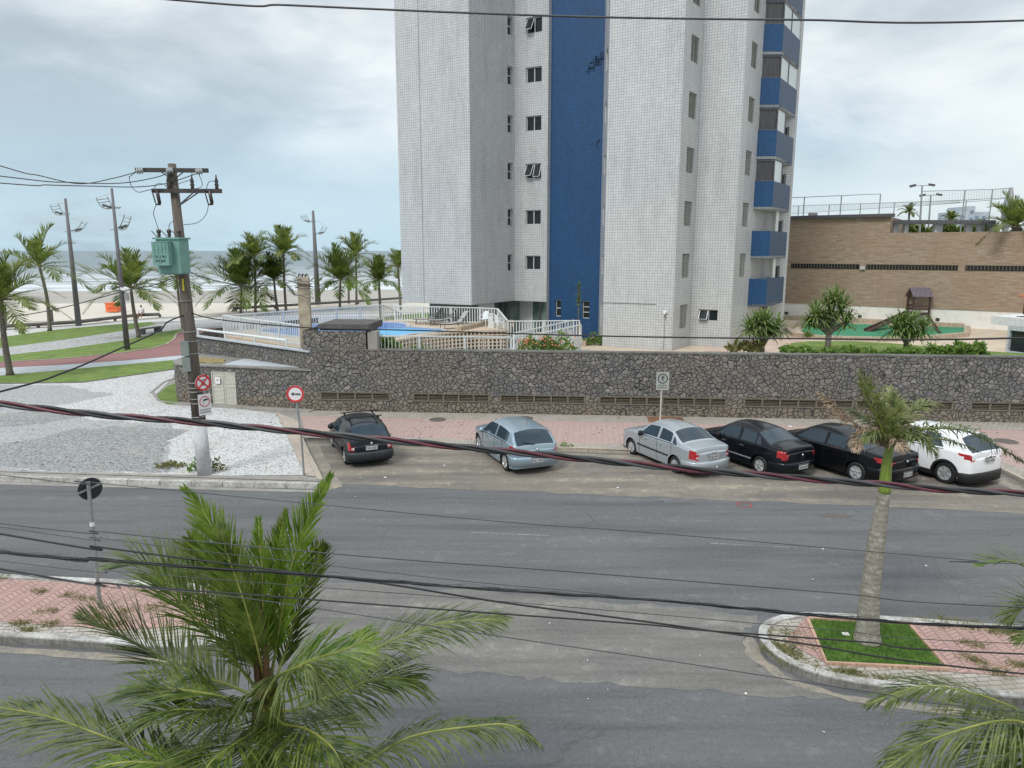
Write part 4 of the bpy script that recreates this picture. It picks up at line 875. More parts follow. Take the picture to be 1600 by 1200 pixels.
# roof-top sports court: pillars with a pergola beam, fences, floodlights
pgx = thing('pergola', 'roof-top pergola with a dark flat beam on short white pillars', 'pergola', BS-bn*3+Vector((0, 0, ztopR)))
bo = BS-bn*2.2; bo1 = bo+bd*10
mb = MB(); A = VP(bo, bo1, 1398, 347); B = VP(bo, bo1, 1556, 347.5); mb.bar(A, B, 1.6, .28); mb.build('beam', M['steel_dk'], pgx, world=True)
for px, w_ in ((1396, .62), (1415, .3), (1465, .6), (1513, .42), (1532, .42), (1548, .3)):
    c = VP(bo, bo1, px, 355); mb = MB(); h_ = A.z-.15-ztopR; mb.box((c.x, c.y, ztopR+h_/2), (w_, .4, h_)); mb.build('pillar', M['white_paint'], pgx, world=True)
def court_fence(label, off, pts, posts, zbot, net=None, name='court_fence'):
    f = thing(name, label, 'fence', BS-bn*off+Vector((0, 0, zbot)), group='roof-top sports court fences'); a = BS-bn*off; b = a+bd*10; mb = MB(); pp = [VP(a, b, x, y) for x, y in pts]
    for p, q in zip(pp[:-1], pp[1:]): mb.bar(p, q, .05, .05)
    mb.build('top_rail', M['netpost'], f, world=True)
    for px, py in posts:
        p = VP(a, b, px, py); mb = MB(); mb.tube([p, (p.x, p.y, zbot)], .045, 6); mb.build('post', M['netpost'], f, world=True)
    if net:
        mb = MB(); x0, x1, dy0, dy1 = net
        yat = lambda x: next((p[1]+(q[1]-p[1])*(x-p[0])/(q[0]-p[0]) for p, q in zip(pts[:-1], pts[1:]) if p[0] <= x <= q[0]), pts[-1][1])
        x = x0
        while x <= x1:
            s = (x-x0)/(x1-x0); p = VP(a, b, x, yat(x)); q = VP(a, b, x, yat(x)+dy0+(dy1-dy0)*s); mb.tube([p, q], .006, 3, False); x += 4.2
        for j in range(1, 9):
            row = []
            for k in range(13):
                x = x0+(x1-x0)*k/12; s = k/12; row.append(VP(a, b, x, yat(x)+(dy0+(dy1-dy0)*s)*j/8))
            mb.tube(row, .006 if j < 8 else .022, 3, False)
        mb.build('net', M['netpost'], f, world=True)
    return f
court_fence('nearer court fence rail on the left with three tall posts above the brown parapet', 3, [(1236, 309), (1376, 303)], [(1257, 308.5), (1315, 306), (1376, 303)], ztopL)
court_fence('lower long court fence with a sagging net behind the left posts', 14, [(1232, 322), (1400, 316.5), (1500, 313), (1572, 309)], [(1248, 321.5), (1296, 320), (1345, 318), (1398, 316), (1510, 313)], ztopR, (1236, 1500, 12, 4))
court_fence('tall right court fence with thick end post and draped net', 6, [(1440, 299), (1508, 297), (1551, 296), (1580, 294)], [(1508, 297), (1551, 296)], ztopR, (1446, 1576, 22, 15))
ep_ = thing('net_end_post', 'thick bent end post of the roof-top net', 'post', VP(BS-bn*6, BS-bn*6+bd*10, 1572, 350)); a = BS-bn*6; b = a+bd*10
mb = MB(); mb.tube([VP(a, b, 1580, 293), VP(a, b, 1578, 308), VP(a, b, 1572, 325), VP(a, b, 1571, 362)], [.12, .28, .36, .2], 8); mb.build('post', M['steel'], ep_, world=True)
for label, px, top, off, w_ in (('taller twin-head floodlight mast on the roof court', 1437, 290, 5, .55), ('shorter twin-head floodlight mast on the roof court', 1450.5, 305, 9, .5)):
    a = BS-bn*off; b = a+bd*10; tp = VP(a, b, px+4, top); bs = VP(a, b, px, 361); bs.z = ztopR
    f = thing('floodlight', label, 'floodlight', bs, group='roof-top floodlight masts'); mb = MB(); mb.tube([bs, (tp.x, tp.y, tp.z)], [.09, .06], 8); mb.bar(tp-bd*w_, tp+bd*w_, .06, .05); mb.build('mast', M['steel'], f, world=True)
    for s in (-1, 1):
        mb = MB(); mb.box(tp+bd*(w_+.12)*s+Vector((0, 0, .02)), (.46, .4, .16), Matrix.Rotation(math.atan2(bd.y, bd.x), 3, 'Z')@Matrix.Rotation(R(12*s), 3, 'Y')); mb.build('lamp_head', M['steel_dk'], f, world=True)
# distant block of flats
fb = thing('distant_building', 'pale blue-grey block of flats far behind the roof court', 'building', P(1520, 350, 290))
M['farwin'] = pm('distant_windows', (.16, .2, .25), .4, .2, 1); mb = MB()
for a, b, yt, dz in ((1496, 1512, 330, 0), (1510, 1521, 322, 1.5), (1519, 1545, 331, 3)):
    A = P(a, 352, 290+dz); B = P(b, 352, 290+dz); zt_ = P(a, yt, 290+dz).z; mb.prism([(A.x, A.y), (B.x, B.y), (B.x, B.y+14), (A.x, A.y+14)], -1, zt_)
    for r_ in range(8):
        z = zt_-3-r_*3
        for c in range(int((B.x-A.x)/2.6)): x = A.x+.9+c*2.6; mbw = MB(); mbw.face([(x, A.y-.05, z), (x+1.4, A.y-.05, z), (x+1.4, A.y-.05, z+1.4), (x, A.y-.05, z+1.4)]); mbw.build('window', M['farwin'], fb, world=True)
mb.build('wall', M['cloudbuild'], fb, world=True)
# gatehouse at the right end
ga = P(1573, 530, 36.0); gb = P(1668, 530, 33.4); ga.z = gb.z = 0; gd = (gb-ga).normalized(); gn = Vector((-gd.y, gd.x, 0)); zr = P(1600, 512, 35.3).z
GH = thing('gatehouse', 'white boarded gatehouse with projecting flat roof at the right end of the wall', 'building', (ga.x, ga.y, 1.5))
mb = MB(); wu = local(slide(ga, gd, 1594), ga, gd); wall_mesh(mb, ga, gb, 1.5, zr, [(wu, wu+1.5, 2.2, 3.25)]); wall_mesh(mb, ga+gn*4, ga, 1.5, zr); wall_mesh(mb, gb, gb+gn*4, 1.5, zr)
mb.build('wall', tiles('white_board', (.50, .55, .58), (.30, .34, .36), .21, .5), GH, world=True)
ra = P(1549, 500, 37.0); rb_ = P(1690, 500, 32.9); ra.z = rb_.z = 0; mb = MB(); mb.prism([(p.x, p.y) for p in (ra, rb_, rb_+gn*5.5, ra+gn*5.5)], zr+.002, zr+.44, True); mb.build('roof', M['white_paint'], GH, world=True)
mb = MB(); mb.prism([(p.x, p.y) for p in (ra+gn*.5+gd*.9, rb_+gn*.5, rb_+gn*5, ra+gn*5+gd*.9)], zr+.441, zr+.47); mb.build('roof_top', M['slabroof'], GH, world=True)
mb = MB(); q = ga+gd*wu+gn*.17; mb.face([q+Vector((0, 0, 2.2)), q+gd*1.5+Vector((0, 0, 2.2)), q+gd*1.5+Vector((0, 0, 3.25)), q+Vector((0, 0, 3.25))]); mb.build('window', M['glass'], GH, world=True)
# clay roofed hut mostly outside the frame
ch = thing('clay_roof_hut', 'corner of a red clay tiled roof at the right edge', 'hut', P(1620, 505, 44)*1); cx, cy = P(1652, 460, 46).x, 46; zt_ = P(1600, 447, 46).z
mb = MB(); e = 1.45
A = [(cx-e, cy-e, zt_-.75), (cx+e+1.5, cy-e, zt_-.75), (cx+e+1.5, cy+e, zt_-.75), (cx-e, cy+e, zt_-.75)]; ap = (cx+.8, cy, zt_+.55)
for i in range(4): mb.face([A[i], A[(i+1) % 4], ap])
for k in range(14):
    s = k/13; a = Vector(A[0]).lerp(Vector(A[1]), s); mb.tube([a, a.lerp(Vector(ap), .96)], .07, 6)
    a = Vector(A[0]).lerp(Vector(A[3]), s); mb.tube([a, a.lerp(Vector(ap), .96)], .07, 6)
mb.build('roof', M['redtile'], ch, world=True)
for sx_, sy_ in ((-1.1, -1.1), (2.4, -1.1), (2.4, 1.1), (-1.1, 1.1)): mb = MB(); mb.box((cx+sx_, cy+sy_, (1.5+zt_-.75)/2), (.2, .2, zt_-.75-1.5)); mb.build('post', M['brownwood'], ch, world=True)
def cr3(pts, n=8):
    pts = [Vector(p) for p in pts]; o = []
    for i in range(len(pts)-1):
        p0 = pts[max(i-1, 0)]; p1 = pts[i]; p2 = pts[i+1]; p3 = pts[min(i+2, len(pts)-1)]
        for k in range(n): s = k/n; o.append(.5*(2*p1+(p2-p0)*s+(2*p0-5*p1+4*p2-p3)*s*s+(3*p1-p0-3*p2+p3)*s**3))
    o.append(pts[-1]); return o
# ================================================================== cars
def interp(pts, x):
    if x <= pts[0][0]: return pts[0][1]
    for (a, b), (c, d) in zip(pts[:-1], pts[1:]):
        if x <= c:
            return b+(d-b)*(x-a)/(c-a) if c > a else d
    return pts[-1][1]
def smooth_path(pts, n=6):
    """Catmull-Rom through 2-D points"""
    o = []
    for i in range(len(pts)-1):
        p0 = pts[max(i-1, 0)]; p1 = pts[i]; p2 = pts[i+1]; p3 = pts[min(i+2, len(pts)-1)]
        for k in range(n):
            s = k/n; q = []
            for j in range(2):
                a, b, c, d = p0[j], p1[j], p2[j], p3[j]
                q.append(.5*(2*b+(c-a)*s+(2*a-5*b+4*c-d)*s*s+(3*b-a-3*c+d)*s**3))
            o.append(tuple(q))
    o.append(tuple(pts[-1])); return o
def make_car(cfg, label, base, head, paint, group='cars parked nose-in along the pink sidewalk'):
    car = thing('parked_car', label, 'car', base, head, group)
    top = smooth_path(cfg['top'], 5); xs = sorted({round(p[0], 4) for p in top} | {round(cfg['top'][0][0]+k*(cfg['top'][-1][0]-cfg['top'][0][0])/110, 4) for k in range(111)})
    wr = cfg.get('wr', .29); R_ = wr+.055; ax = cfg['axles']; zsill = cfg.get('sill', .20); ztopf = lambda x: interp(top, x); wid = smooth_path(cfg['w'], 5); wf = lambda x: interp(wid, x); belt = cfg['belt']; bf = lambda x: interp(belt, x)
    tum = cfg.get('tum', .42)
    def zbot(x):
        z = zsill+max(0, (abs(x)-1.75))*.12
        for a in ax:
            if abs(x-a) < R_: z = max(z, wr+math.sqrt(R_*R_-(x-a)**2))
        return z
    def section(x):
        zt = ztopf(x); zb = zbot(x); zs = min(bf(x), zt-.05); zs = max(zs, zb+.02); W = wf(x); rows = []
        for k in range(11):
            s = k/10; z = zb+(zs-zb)*s
            bul = 1-.055*max(0, (.42-z)/.42)**1.3-.03*max(0, (z-.62)/.4)**1.5
            rows.append((W*bul-(.010 if .50 < z < .535 else 0), z))
        Ws = rows[-1][0]; ze = max(zs+.012, zt-cfg.get('rr', .10)*min(1, (zt-zs)/.25)); Wi = Ws-.018*min(1, (zt-zs)/.2)
        for k in range(1, 9): s = k/8; z = zs+(ze-zs)*s; rows.append((Wi-(z-zs)*tum-(0 if k > 0 else 0), z))
        We = rows[-1][0]
        for k in range(1, 9): s = k/8; rows.append((We*(1-s), ze+(zt+.018-ze)*(1-(1-s)**2.6)))
        return rows, zs, ze, We
    secs = [section(x) for x in xs]; nr = len(secs[0][0])
    full = []                                     # full section left sill -> roof -> right sill
    for (rows, *_), x in zip(secs, xs):
        L = [Vector((x, y, z)) for y, z in rows]; full.append(L+[Vector((p.x, -p.y, p.z)) for p in reversed(L[:-1])])
    n = len(full[0]); rg0, rg1 = cfg['rear_glass']; ws0, ws1 = cfg['windshield']; wins = cfg['windows']; lt = cfg['tail']
    bins = {}
    xe = xs[0]; xf = xs[-1]
    for i in range(len(xs)-1):
        for j in range(n-1):
            q = (full[i][j], full[i][j+1], full[i+1][j+1], full[i+1][j]); c = (q[0]+q[1]+q[2]+q[3])/4; jj = j if j < nr-1 else 2*(nr-1)-1-j
            rows, zs, ze, We = secs[i]; key = 'body'
            zt = ztopf(c.x)
            if jj >= 18 and rg0 < c.x < rg1 and abs(c.y) < We*.90: key = 'rear_window'
            elif jj >= 18 and ws0 < c.x < ws1 and abs(c.y) < We*.92: key = 'windshield'
            elif 11 <= jj < 18 and c.z > bf(c.x)+.025 and zt-bf(c.x) > .14:
                for wi, (a, b, sa, sb) in enumerate(wins):
                    f_ = (c.z-bf(c.x))
                    if a+sa*f_ < c.x < b-sb*f_: key = ('window', wi, c.y > 0)
            if key == 'body' and c.x < lt['x'] and lt['z0'] < c.z < lt['z1'] and jj < 13 and c.z > lt['z0']+lt.get('sl', .35)*(c.x-xe): key = ('tail', c.y > 0)
            if key == 'body' and c.x > xf-.34 and .58 < c.z < .74 and abs(c.y) > wf(c.x)*.45: key = ('head', c.y > 0)
            bins.setdefault(key, []).append(q)
    # rear and front caps
    for end, i, sg in (('r', 0, 1), ('f', len(xs)-1, -1)):
        L = full[i][:nr]; m = 14
        for j in range(nr-1):
            for k in range(m):
                def pt(jx, kx):
                    p = L[jx]; y = p.y*(1-2*kx/m); s = kx/m*2-1; bz = math.sin(math.pi*min(1, max(0, (p.z-.15)/.95)))
                    return Vector((p.x-sg*(cfg.get('cap', .07)*(1-s*s)*(.4+.6*bz)), y, p.z))
                q = (pt(j, k), pt(j, k+1), pt(j+1, k+1), pt(j+1, k)); c = (q[0]+q[2])/2; key = 'body'
                if end == 'r':
                    if lt['z0'] < c.z < lt['z1'] and abs(c.y) > lt['y'] and c.z > lt['z1']-(abs(c.y)-lt['y'])*lt.get('cs', 9)-.06: key = ('tail', c.y > 0)
                    if key != 'body' and lt.get('rev') and c.z < lt['rev'][1] and c.z > lt['rev'][0] and abs(c.y) < lt['y']+.12: key = ('rev', c.y > 0)
                    gz = cfg.get('cap_glass')
                    if gz and gz[0] < c.z < gz[1] and abs(c.y) < gz[2]: key = 'rear_window'
                bins.setdefault(key, []).append(q)
    def mesh_from(quads, name, m, parent, smooth=True):
        bm = bmesh.new(); cache = {}; fs = []
        for q in quads:
            vs = []
            for p in q:
                kk = (round(p.x, 5), round(p.y, 5), round(p.z, 5))
                if kk not in cache: cache[kk] = bm.verts.new(p)
                if cache[kk] not in vs: vs.append(cache[kk])
            if len(vs) > 2:
                try: bm.faces.new(vs)
                except ValueError: pass
        bmesh.ops.recalc_face_normals(bm, faces=bm.faces)
        me = bpy.data.meshes.new(name); bm.to_mesh(me); bm.free(); me.materials.append(m)
        me.polygons.foreach_set('use_smooth', [smooth]*len(me.polygons)); o = bpy.data.objects.new(name, me); COL.objects.link(o); o.parent = parent; return o
    body = mesh_from(bins.pop('body'), 'body', paint, car)
    for key, qs in bins.items():
        if key == 'rear_window': mesh_from(qs, 'rear_window', M['carglass'], car)
        elif key == 'windshield': mesh_from(qs, 'windshield', M['carglass'], car)
        elif key[0] == 'window': mesh_from(qs, 'side_window', M['carglass'], car)
        elif key[0] == 'tail': mesh_from(qs, 'tail_light', M[cfg.get('tailmat', 'taillight')], car)
        elif key[0] == 'rev': mesh_from(qs, 'reversing_light', M['headlight'], car)
        elif key[0] == 'head': mesh_from(qs, 'headlight', M['headlight'], car)
    # dark tray under the body and inside the arches, lowered to deepen the ground shade
    mb = MB(); mb.box((0, 0, .26), (xf-xe-.45, wf(0)*1.72, .22))
    for a in ax: mb.box((a, 0, .46), (R_*1.9, wf(a)*1.55, .36))
    mb.build('underbody_shade_tray', M['carblack'], car)
    # surface probe for seams and trim
    def sy(x, z):
        rows, *_ = section(x)
        for (y0, z0), (y1, z1) in zip(rows[:-1], rows[1:]):
            if z0 <= z <= z1: return y0+(y1-y0)*((z-z0)/max(1e-6, z1-z0))
        return rows[0][0]
    for s in (1, -1):
        mb = MB()
        for x in cfg['doors']:
            zb = zbot(x)+.03; pts = [Vector((x, s*(sy(x, z)+.002), z)) for z in [zb+(bf(x)-zb)*k/8 for k in range(9)]]; mb.tube(pts, .006, 4)
        mb.build('door_gap', M['carblack'], car)
        if cfg.get('mould'):
            x0, x1, mz, mh = cfg['mould']; mb = MB()
            pts = [(x0+(x1-x0)*k/10) for k in range(11)]
            for a, b in zip(pts[:-1], pts[1:]): mb.bar(Vector((a, s*(sy(a, mz)+.008), mz)), Vector((b, s*(sy(b, mz)+.008), mz)), .02, mh)
            mb.build('side_moulding', M[cfg.get('mouldmat', 'carblack')], car)
        for hx in cfg['handles']:
            mb = MB(); mb.bar(Vector((hx, s*(sy(hx, .80)+.018), .80)), Vector((hx+.17, s*(sy(hx+.17, .80)+.018), .80)), .025, .035); mb.build('door_handle', M['chrome'] if cfg.get('chromeh') else paint, car)
        mx_ = ws1-.42; mb = MB(); y = s*(sy(mx_, bf(mx_))+.10); mb.lathe([(0, -.05), (.07, -.035), (.10, 0), (.10, .03), (.0, .045)], (mx_, y, bf(mx_)+.06), 12, axis=(1, 0, 0)); mb.bar((mx_, s*(sy(mx_, bf(mx_))-.03), bf(mx_)+.02), (mx_, y, bf(mx_)+.04), .05, .03)
        mb.build('mirror', paint if cfg.get('mirror') else M['carblack'], car, smooth=True)
        # window surround
        mb = MB(); a = wins[0][0]; b = wins[-1][1]; pts = [a+(b-a)*k/12 for k in range(13)]
        for p, q in zip(pts[:-1], pts[1:]): mb.bar(Vector((p, s*(sy(p, bf(p)+.012)+.004), bf(p)+.012)), Vector((q, s*(sy(q, bf(q)+.012)+.004), bf(q)+.012)), .012, .02)
        mb.build('window_strip', M['chrome'] if cfg.get('chrome') else M['carblack'], car)
    # rear bumper
    W = wf(xe+.12); z0, z1 = cfg['bumper']; mb = MB(); cur = []
    for k in range(17):
        s = k/16*2-1; cur.append(Vector((xe-cfg.get('cap', .07)-.075+.17*abs(s)**3.2, s*(W+.015), 0)))
    cur = [Vector((ax[0]-R_-.02, -(wf(ax[0]-R_)+.012), 0))]+cur+[Vector((ax[0]-R_-.02, wf(ax[0]-R_)+.012, 0))]
    prof = [(0.10, z0), (0.0, z0+.03), (-.0, z1-.05), (.02, z1-.015), (.12, z1)]
    rows = []
    for dx, z in prof:
        r_ = []
        for p in cur:
            nrm = Vector((-1, 0, 0)) if abs(p.y) < W*.9 else Vector((-.4, p.y/abs(p.y)*.9, 0)); r_.append(p-nrm*dx+Vector((0, 0, z)))
        rows.append(r_)
    mb.grid(rows); mb.build('rear_bumper', M[cfg['bumpmat']] if cfg.get('bumpmat') else paint, car, smooth=True)
    # number plate
    pz, px_ = cfg['plate'], xe-cfg.get('cap', .07)-(.082 if cfg['bumper'][0] < cfg['plate'] < cfg['bumper'][1] else .03)
    mb = MB(); mb.box((px_, 0, pz), (.014, .40, .13)); pl = mb.build('number_plate', M['plate'], car)
    text(cfg['reg'], .105, M['ink'], pl, frame((px_-.009, 0, pz-.008), (0, -1, 0)), 'plate_lettering', .001)
    mb = MB(); mb.bar((px_+.002, -.24, pz+.095), (px_+.002, .24, pz+.095), .03, .022); mb.build('plate_garnish', M[cfg.get('garnish', 'chrome')], car)
    mb = MB(); mb.lathe([(0, 0), (.038, .002), (.045, .012), (.0, .02)], (xe-cfg.get('cap', .07)-.02, 0, cfg['badge']), 14, axis=(-1, 0, .1)); mb.build('badge', M['chrome'], car, smooth=True)
    # wheels
    hw = wf(0)-.02
    for a in ax:
        for s in (1, -1):
            c = (a, s*(wf(a)-.115), wr); wd = .19
            mb = MB(); mb.lathe([(wr*.66, -wd/2), (wr*.92, -wd/2), (wr, -wd/2+.03), (wr, wd/2-.03), (wr*.92, wd/2), (wr*.66, wd/2), (wr*.64, 0), (wr*.66, -wd/2)], c, 28, axis=(0, s, 0))
            wh = mb.build('wheel', M['black'], car, smooth=True); mb = MB(); ri = wr*.67; Y = s
            mb.lathe([(0, wd/2-.075), (ri*.9, wd/2-.075)], c, 24, axis=(0, s, 0)); mb.build('brake_disc', M['carblack'], wh)
            mb = MB(); mb.lathe([(ri*.90, wd/2-.03), (ri*.96, wd/2-.004), (ri, wd/2-.02), (ri*.9, wd/2-.06)], c, 28, axis=(0, s, 0)); mb.lathe([(0, wd/2-.01), (ri*.2, wd/2-.014), (ri*.24, wd/2-.04)], c, 16, axis=(0, s, 0)); ns = cfg.get('spokes', 5)
            for k in range(ns):
                an = 2*math.pi*k/ns+.3; d = Vector((math.cos(an), 0, math.sin(an))); cc = Vector(c)+Vector((0, s*(wd/2-.03), 0)); mb.bar(cc+d*ri*.15, cc+d*ri*.93, .03, cfg.get('spw', .055), up=Vector((0, 1, 0)))
            mb.build('rim', M['alloy'], wh, smooth=False)
    if cfg.get('antenna'):
        mb = MB(); x = cfg['antenna']; mb.tube([(x, 0, ztopf(x)), (x-.12, 0, ztopf(x)+.28)], .006, 5); mb.build('antenna', M['carblack'], car)
    if cfg.get('bars'):
        for s in (1, -1): mb = MB(); mb.bar((-.9, s*.48, 1.47), (.1, s*.48, 1.48), .03, .03); mb.build('roof_rail', M['carblack'], car)
        for x in (-.95, -.05): mb = MB(); mb.bar((x, -.62, 1.535), (x, .62, 1.535), .05, .03); mb.bar((x, -.5, 1.43), (x, -.5, 1.53), .04, .05); mb.bar((x, .5, 1.43), (x, .5, 1.53), .04, .05); mb.build('roof_bar', M['carblack'], car)
    if cfg.get('hitch'):
        mb = MB(); x = xe-.2; mb.bar((x+.2, 0, .34), (x-.02, 0, .34), .05, .05); mb.lathe([(0, -.03), (.03, -.02), (.035, 0), (.03, .02), (0, .03)], (x-.04, 0, .41), 12); mb.tube([(x-.02, 0, .34), (x-.04, 0, .40)], .02, 8); mb.build('tow_ball', M['chrome'], car, smooth=True)
    if cfg.get('wiper'):
        mb = MB(); x, z = cfg['wiper']; mb.bar((x, .05, z), (x+.1, .42, z+.06), .02, .02); mb.build('rear_wiper', M['carblack'], car)
    if cfg.get('clad'):
        for s in (1, -1):
            for a in ax:
                mb = MB(); pts = [Vector((a+math.cos(t_)*(R_+.01), s*(sy(max(xe, min(xf, a+math.cos(t_)*R_)), max(.3, wr+math.sin(t_)*R_))+.012), wr+math.sin(t_)*(R_+.01))) for t_ in [math.pi*k/14 for k in range(15)]]
                for p, q in zip(pts[:-1], pts[1:]): mb.bar(p, q, .03, .07, up=Vector((0, 1, 0)).cross(q-p))
                mb.build('arch_cladding', M['carblack'], car)
            mb = MB(); mb.bar((ax[0]+R_, s*(wf(0)-.02), .27), (ax[1]-R_, s*(wf(0)-.02), .27), .05, .14); mb.build('sill_cladding', M['carblack'], car)
    return car
def paintm(name, c, metal, rough=.32, dust=.12):
    t = Mt(name); n = t.noise(3, 5, .7, t.co(kind='Object')); t.set('Base Color', t.mix(c, (.30, .27, .23), t.ramp(n, [(.4, (0,)), (.8, (dust,))]))); t.set('Metallic', metal); t.set('Roughness', rough)
    t.set('Coat Weight', .35 if max(c) < .05 else .7); t.set('Coat Roughness', .05); t.set('Specular IOR Level', .12 if max(c) < .05 else .5); return t.m
M['p_black'] = paintm('black_car_paint', (.004, .006, .010), 0, .25, .02)
M['p_black2'] = paintm('deep_black_car_paint', (.003, .004, .006), 0, .25, .015)
M['p_slate'] = paintm('dark_grey_blue_car_paint', (.007, .012, .018), 0, .3, .04)
M['p_blue'] = paintm('pale_blue_silver_car_paint', (.27, .35, .41), .45, .36, .05)
M['p_silver'] = paintm('silver_car_paint', (.38, .42, .45), .4, .38, .05)
M['p_white'] = paintm('white_car_paint', (.74, .75, .76), 0, .35, .05)
M['carglass'] = pm('sky_tinted_car_glass', (.014, .032, .048), .03, .2, .8, spec=.55)  # dark glass; its blue tint stands in for reflected sky
M['carblack'] = pm('black_trim', (.008, .008, .009), .6, .2, 6)
M['chrome'] = pm('chrome', (.6, .6, .6), .2, .05, 4, metal=.9)
M['alloy'] = pm('alloy_wheel', (.46, .47, .48), .35, .1, 6, metal=.5)
M['taillight'] = pm('red_tail_light', (.36, .018, .022), .15, .25, 8, coat=.6)
M['headlight'] = pm('headlight_glass', (.45, .48, .5), .1, .1, 8, coat=.5)
M['plate'] = pm('number_plate_grey', (.42, .43, .43), .5, .05, 6)
HATCH = dict(top=[(-1.98, .80), (-1.95, .92), (-1.90, 1.00), (-1.62, 1.30), (-1.40, 1.40), (-.7, 1.455), (.1, 1.43), (.38, 1.37), (1.05, 1.03), (1.2, .98), (1.75, .86), (2.0, .70), (2.07, .52)],
    w=[(-1.98, .70), (-1.85, .80), (-1.4, .86), (0, .875), (1.3, .86), (1.8, .78), (2.07, .55)], belt=[(-2, .95), (-1.3, .98), (1.1, .88), (2.1, .7)], axles=(-1.30, 1.31), wr=.315,
    rear_glass=(-1.93, -1.50), windshield=(.42, 1.02), windows=[(-1.42, -.42, .15, .05), (-.34, .86, .05, 1.25)], tail=dict(x=-1.70, z0=.70, z1=.94, y=.46, sl=.6, cs=.7, rev=(.78, .84)), doors=(-.38, .78, -1.05), handles=(-.60, .30), bumper=(.28, .62), plate=.50, reg='DSL 9061',
    badge=.86, mould=(-.85, .85, .42, .03), mouldmat='alloy', antenna=-1.2, spokes=5, wiper=(-1.97, 1.0), mirror=True)
OLD = dict(top=[(-1.90, .75), (-1.88, .86), (-1.83, .96), (-1.52, 1.31), (-1.38, 1.37), (-.7, 1.425), (.15, 1.41), (.42, 1.35), (1.0, 1.0), (1.15, .95), (1.65, .84), (1.85, .70), (1.92, .5)],
    w=[(-1.90, .66), (-1.8, .75), (-1.3, .80), (0, .815), (1.2, .80), (1.65, .73), (1.92, .55)], belt=[(-2, .92), (1.1, .87), (2.1, .7)], axles=(-1.20, 1.22), wr=.285,
    rear_glass=(-1.84, -1.46), windshield=(.45, .98), windows=[(-1.40, -.95, .5, .02), (-.88, -.28, .05, .03), (-.2, .8, .03, 1.2)], tail=dict(x=-1.76, z0=.62, z1=.92, y=.52, sl=.2, rev=(.66, .72)), doors=(-.24, .70, -.9), handles=(-.48, .30), bumper=(.27, .57), bumpmat='bump_slate', plate=.69, reg='CVN 2817',
    badge=.86, mould=(-.85, .85, .45, .04), bars=True, spokes=6, tum=.36, wiper=(-1.88, .98))
SEDAN = dict(top=[(-2.06, .84), (-2.04, .96), (-1.98, 1.0), (-1.5, 1.05), (-1.42, 1.065), (-.92, 1.34), (-.72, 1.39), (-.2, 1.425), (.3, 1.39), (.45, 1.35), (1.0, 1.0), (1.15, .96), (1.75, .84), (1.98, .70), (2.05, .5)],
    w=[(-2.06, .66), (-1.92, .76), (-1.4, .815), (0, .83), (1.3, .81), (1.8, .74), (2.05, .55)], belt=[(-2.1, .93), (-1.4, .95), (1.1, .88), (2.1, .7)], axles=(-1.19, 1.25), wr=.285,
    rear_glass=(-1.40, -.86), windshield=(.48, .98), windows=[(-1.24, -1.0, .75, .02), (-.93, -.30, .10, .04), (-.2, .8, .04, 1.2)], tail=dict(x=-1.83, z0=.62, z1=.92, y=.57, sl=.3, rev=(.66, .71)), doors=(-.25, .72, -1.0), handles=(-.5, .3), bumper=(.27, .58), plate=.72, reg='DAJ 4471',
    badge=.87, mould=(-.85, .85, .52, .045), spokes=9, spw=.035, hitch=True)
SEDAN2 = dict(SEDAN); SEDAN2.update(tailmat='taillight', plate=.42, reg='DII 6432', badge=.80, mould=(-.85, .85, .45, .035), mouldmat='alloy', spokes=5, spw=.07, chromeh=True, hitch=False, wr=.30, axles=(-1.20, 1.27), tail=dict(x=-1.84, z0=.62, z1=.94, y=.48, sl=.5, cs=1.2, rev=(.72, .82)),
    top=[(-2.12, .86), (-2.10, .97), (-2.02, 1.02), (-1.6, 1.06), (-1.5, 1.08), (-.98, 1.34), (-.78, 1.40), (-.2, 1.44), (.3, 1.40), (.5, 1.34), (1.1, .99), (1.22, .95), (1.75, .82), (2.0, .68), (2.07, .5)], rear_glass=(-1.47, -.92), windows=[(-1.22, -.98, .55, .02), (-.93, -.30, .06, .04), (-.2, .85, .04, 1.25)])
SEDAN3 = dict(SEDAN2); SEDAN3.update(top=[(-2.42, .84), (-2.40, .98), (-2.3, 1.03), (-1.75, 1.08), (-1.62, 1.10), (-1.02, 1.36), (-.8, 1.41), (-.15, 1.45), (.4, 1.40), (.62, 1.34), (1.35, .98), (1.5, .94), (2.0, .80), (2.25, .66), (2.34, .5)],
    w=[(-2.42, .70), (-2.25, .82), (-1.6, .895), (0, .91), (1.5, .89), (2.0, .80), (2.34, .58)], axles=(-1.42, 1.31), wr=.325, rear_glass=(-1.59, -.96), windshield=(.66, 1.33), windows=[(-1.30, -1.02, .6, .02), (-.96, -.28, .05, .04), (-.18, 1.05, .04, 1.45)],
    tail=dict(x=-1.98, z0=.70, z1=.95, y=.42, sl=.4, cs=.6), doors=(-.23, .95, -1.1), handles=(-.5, .35), plate=.44, reg='EJM 7105', badge=.84, bumper=(.27, .64), belt=[(-2.5, .94), (-1.6, .96), (1.4, .88), (2.4, .66)], mould=None, chrome=True, chromeh=False, mirror=True, spw=.08)
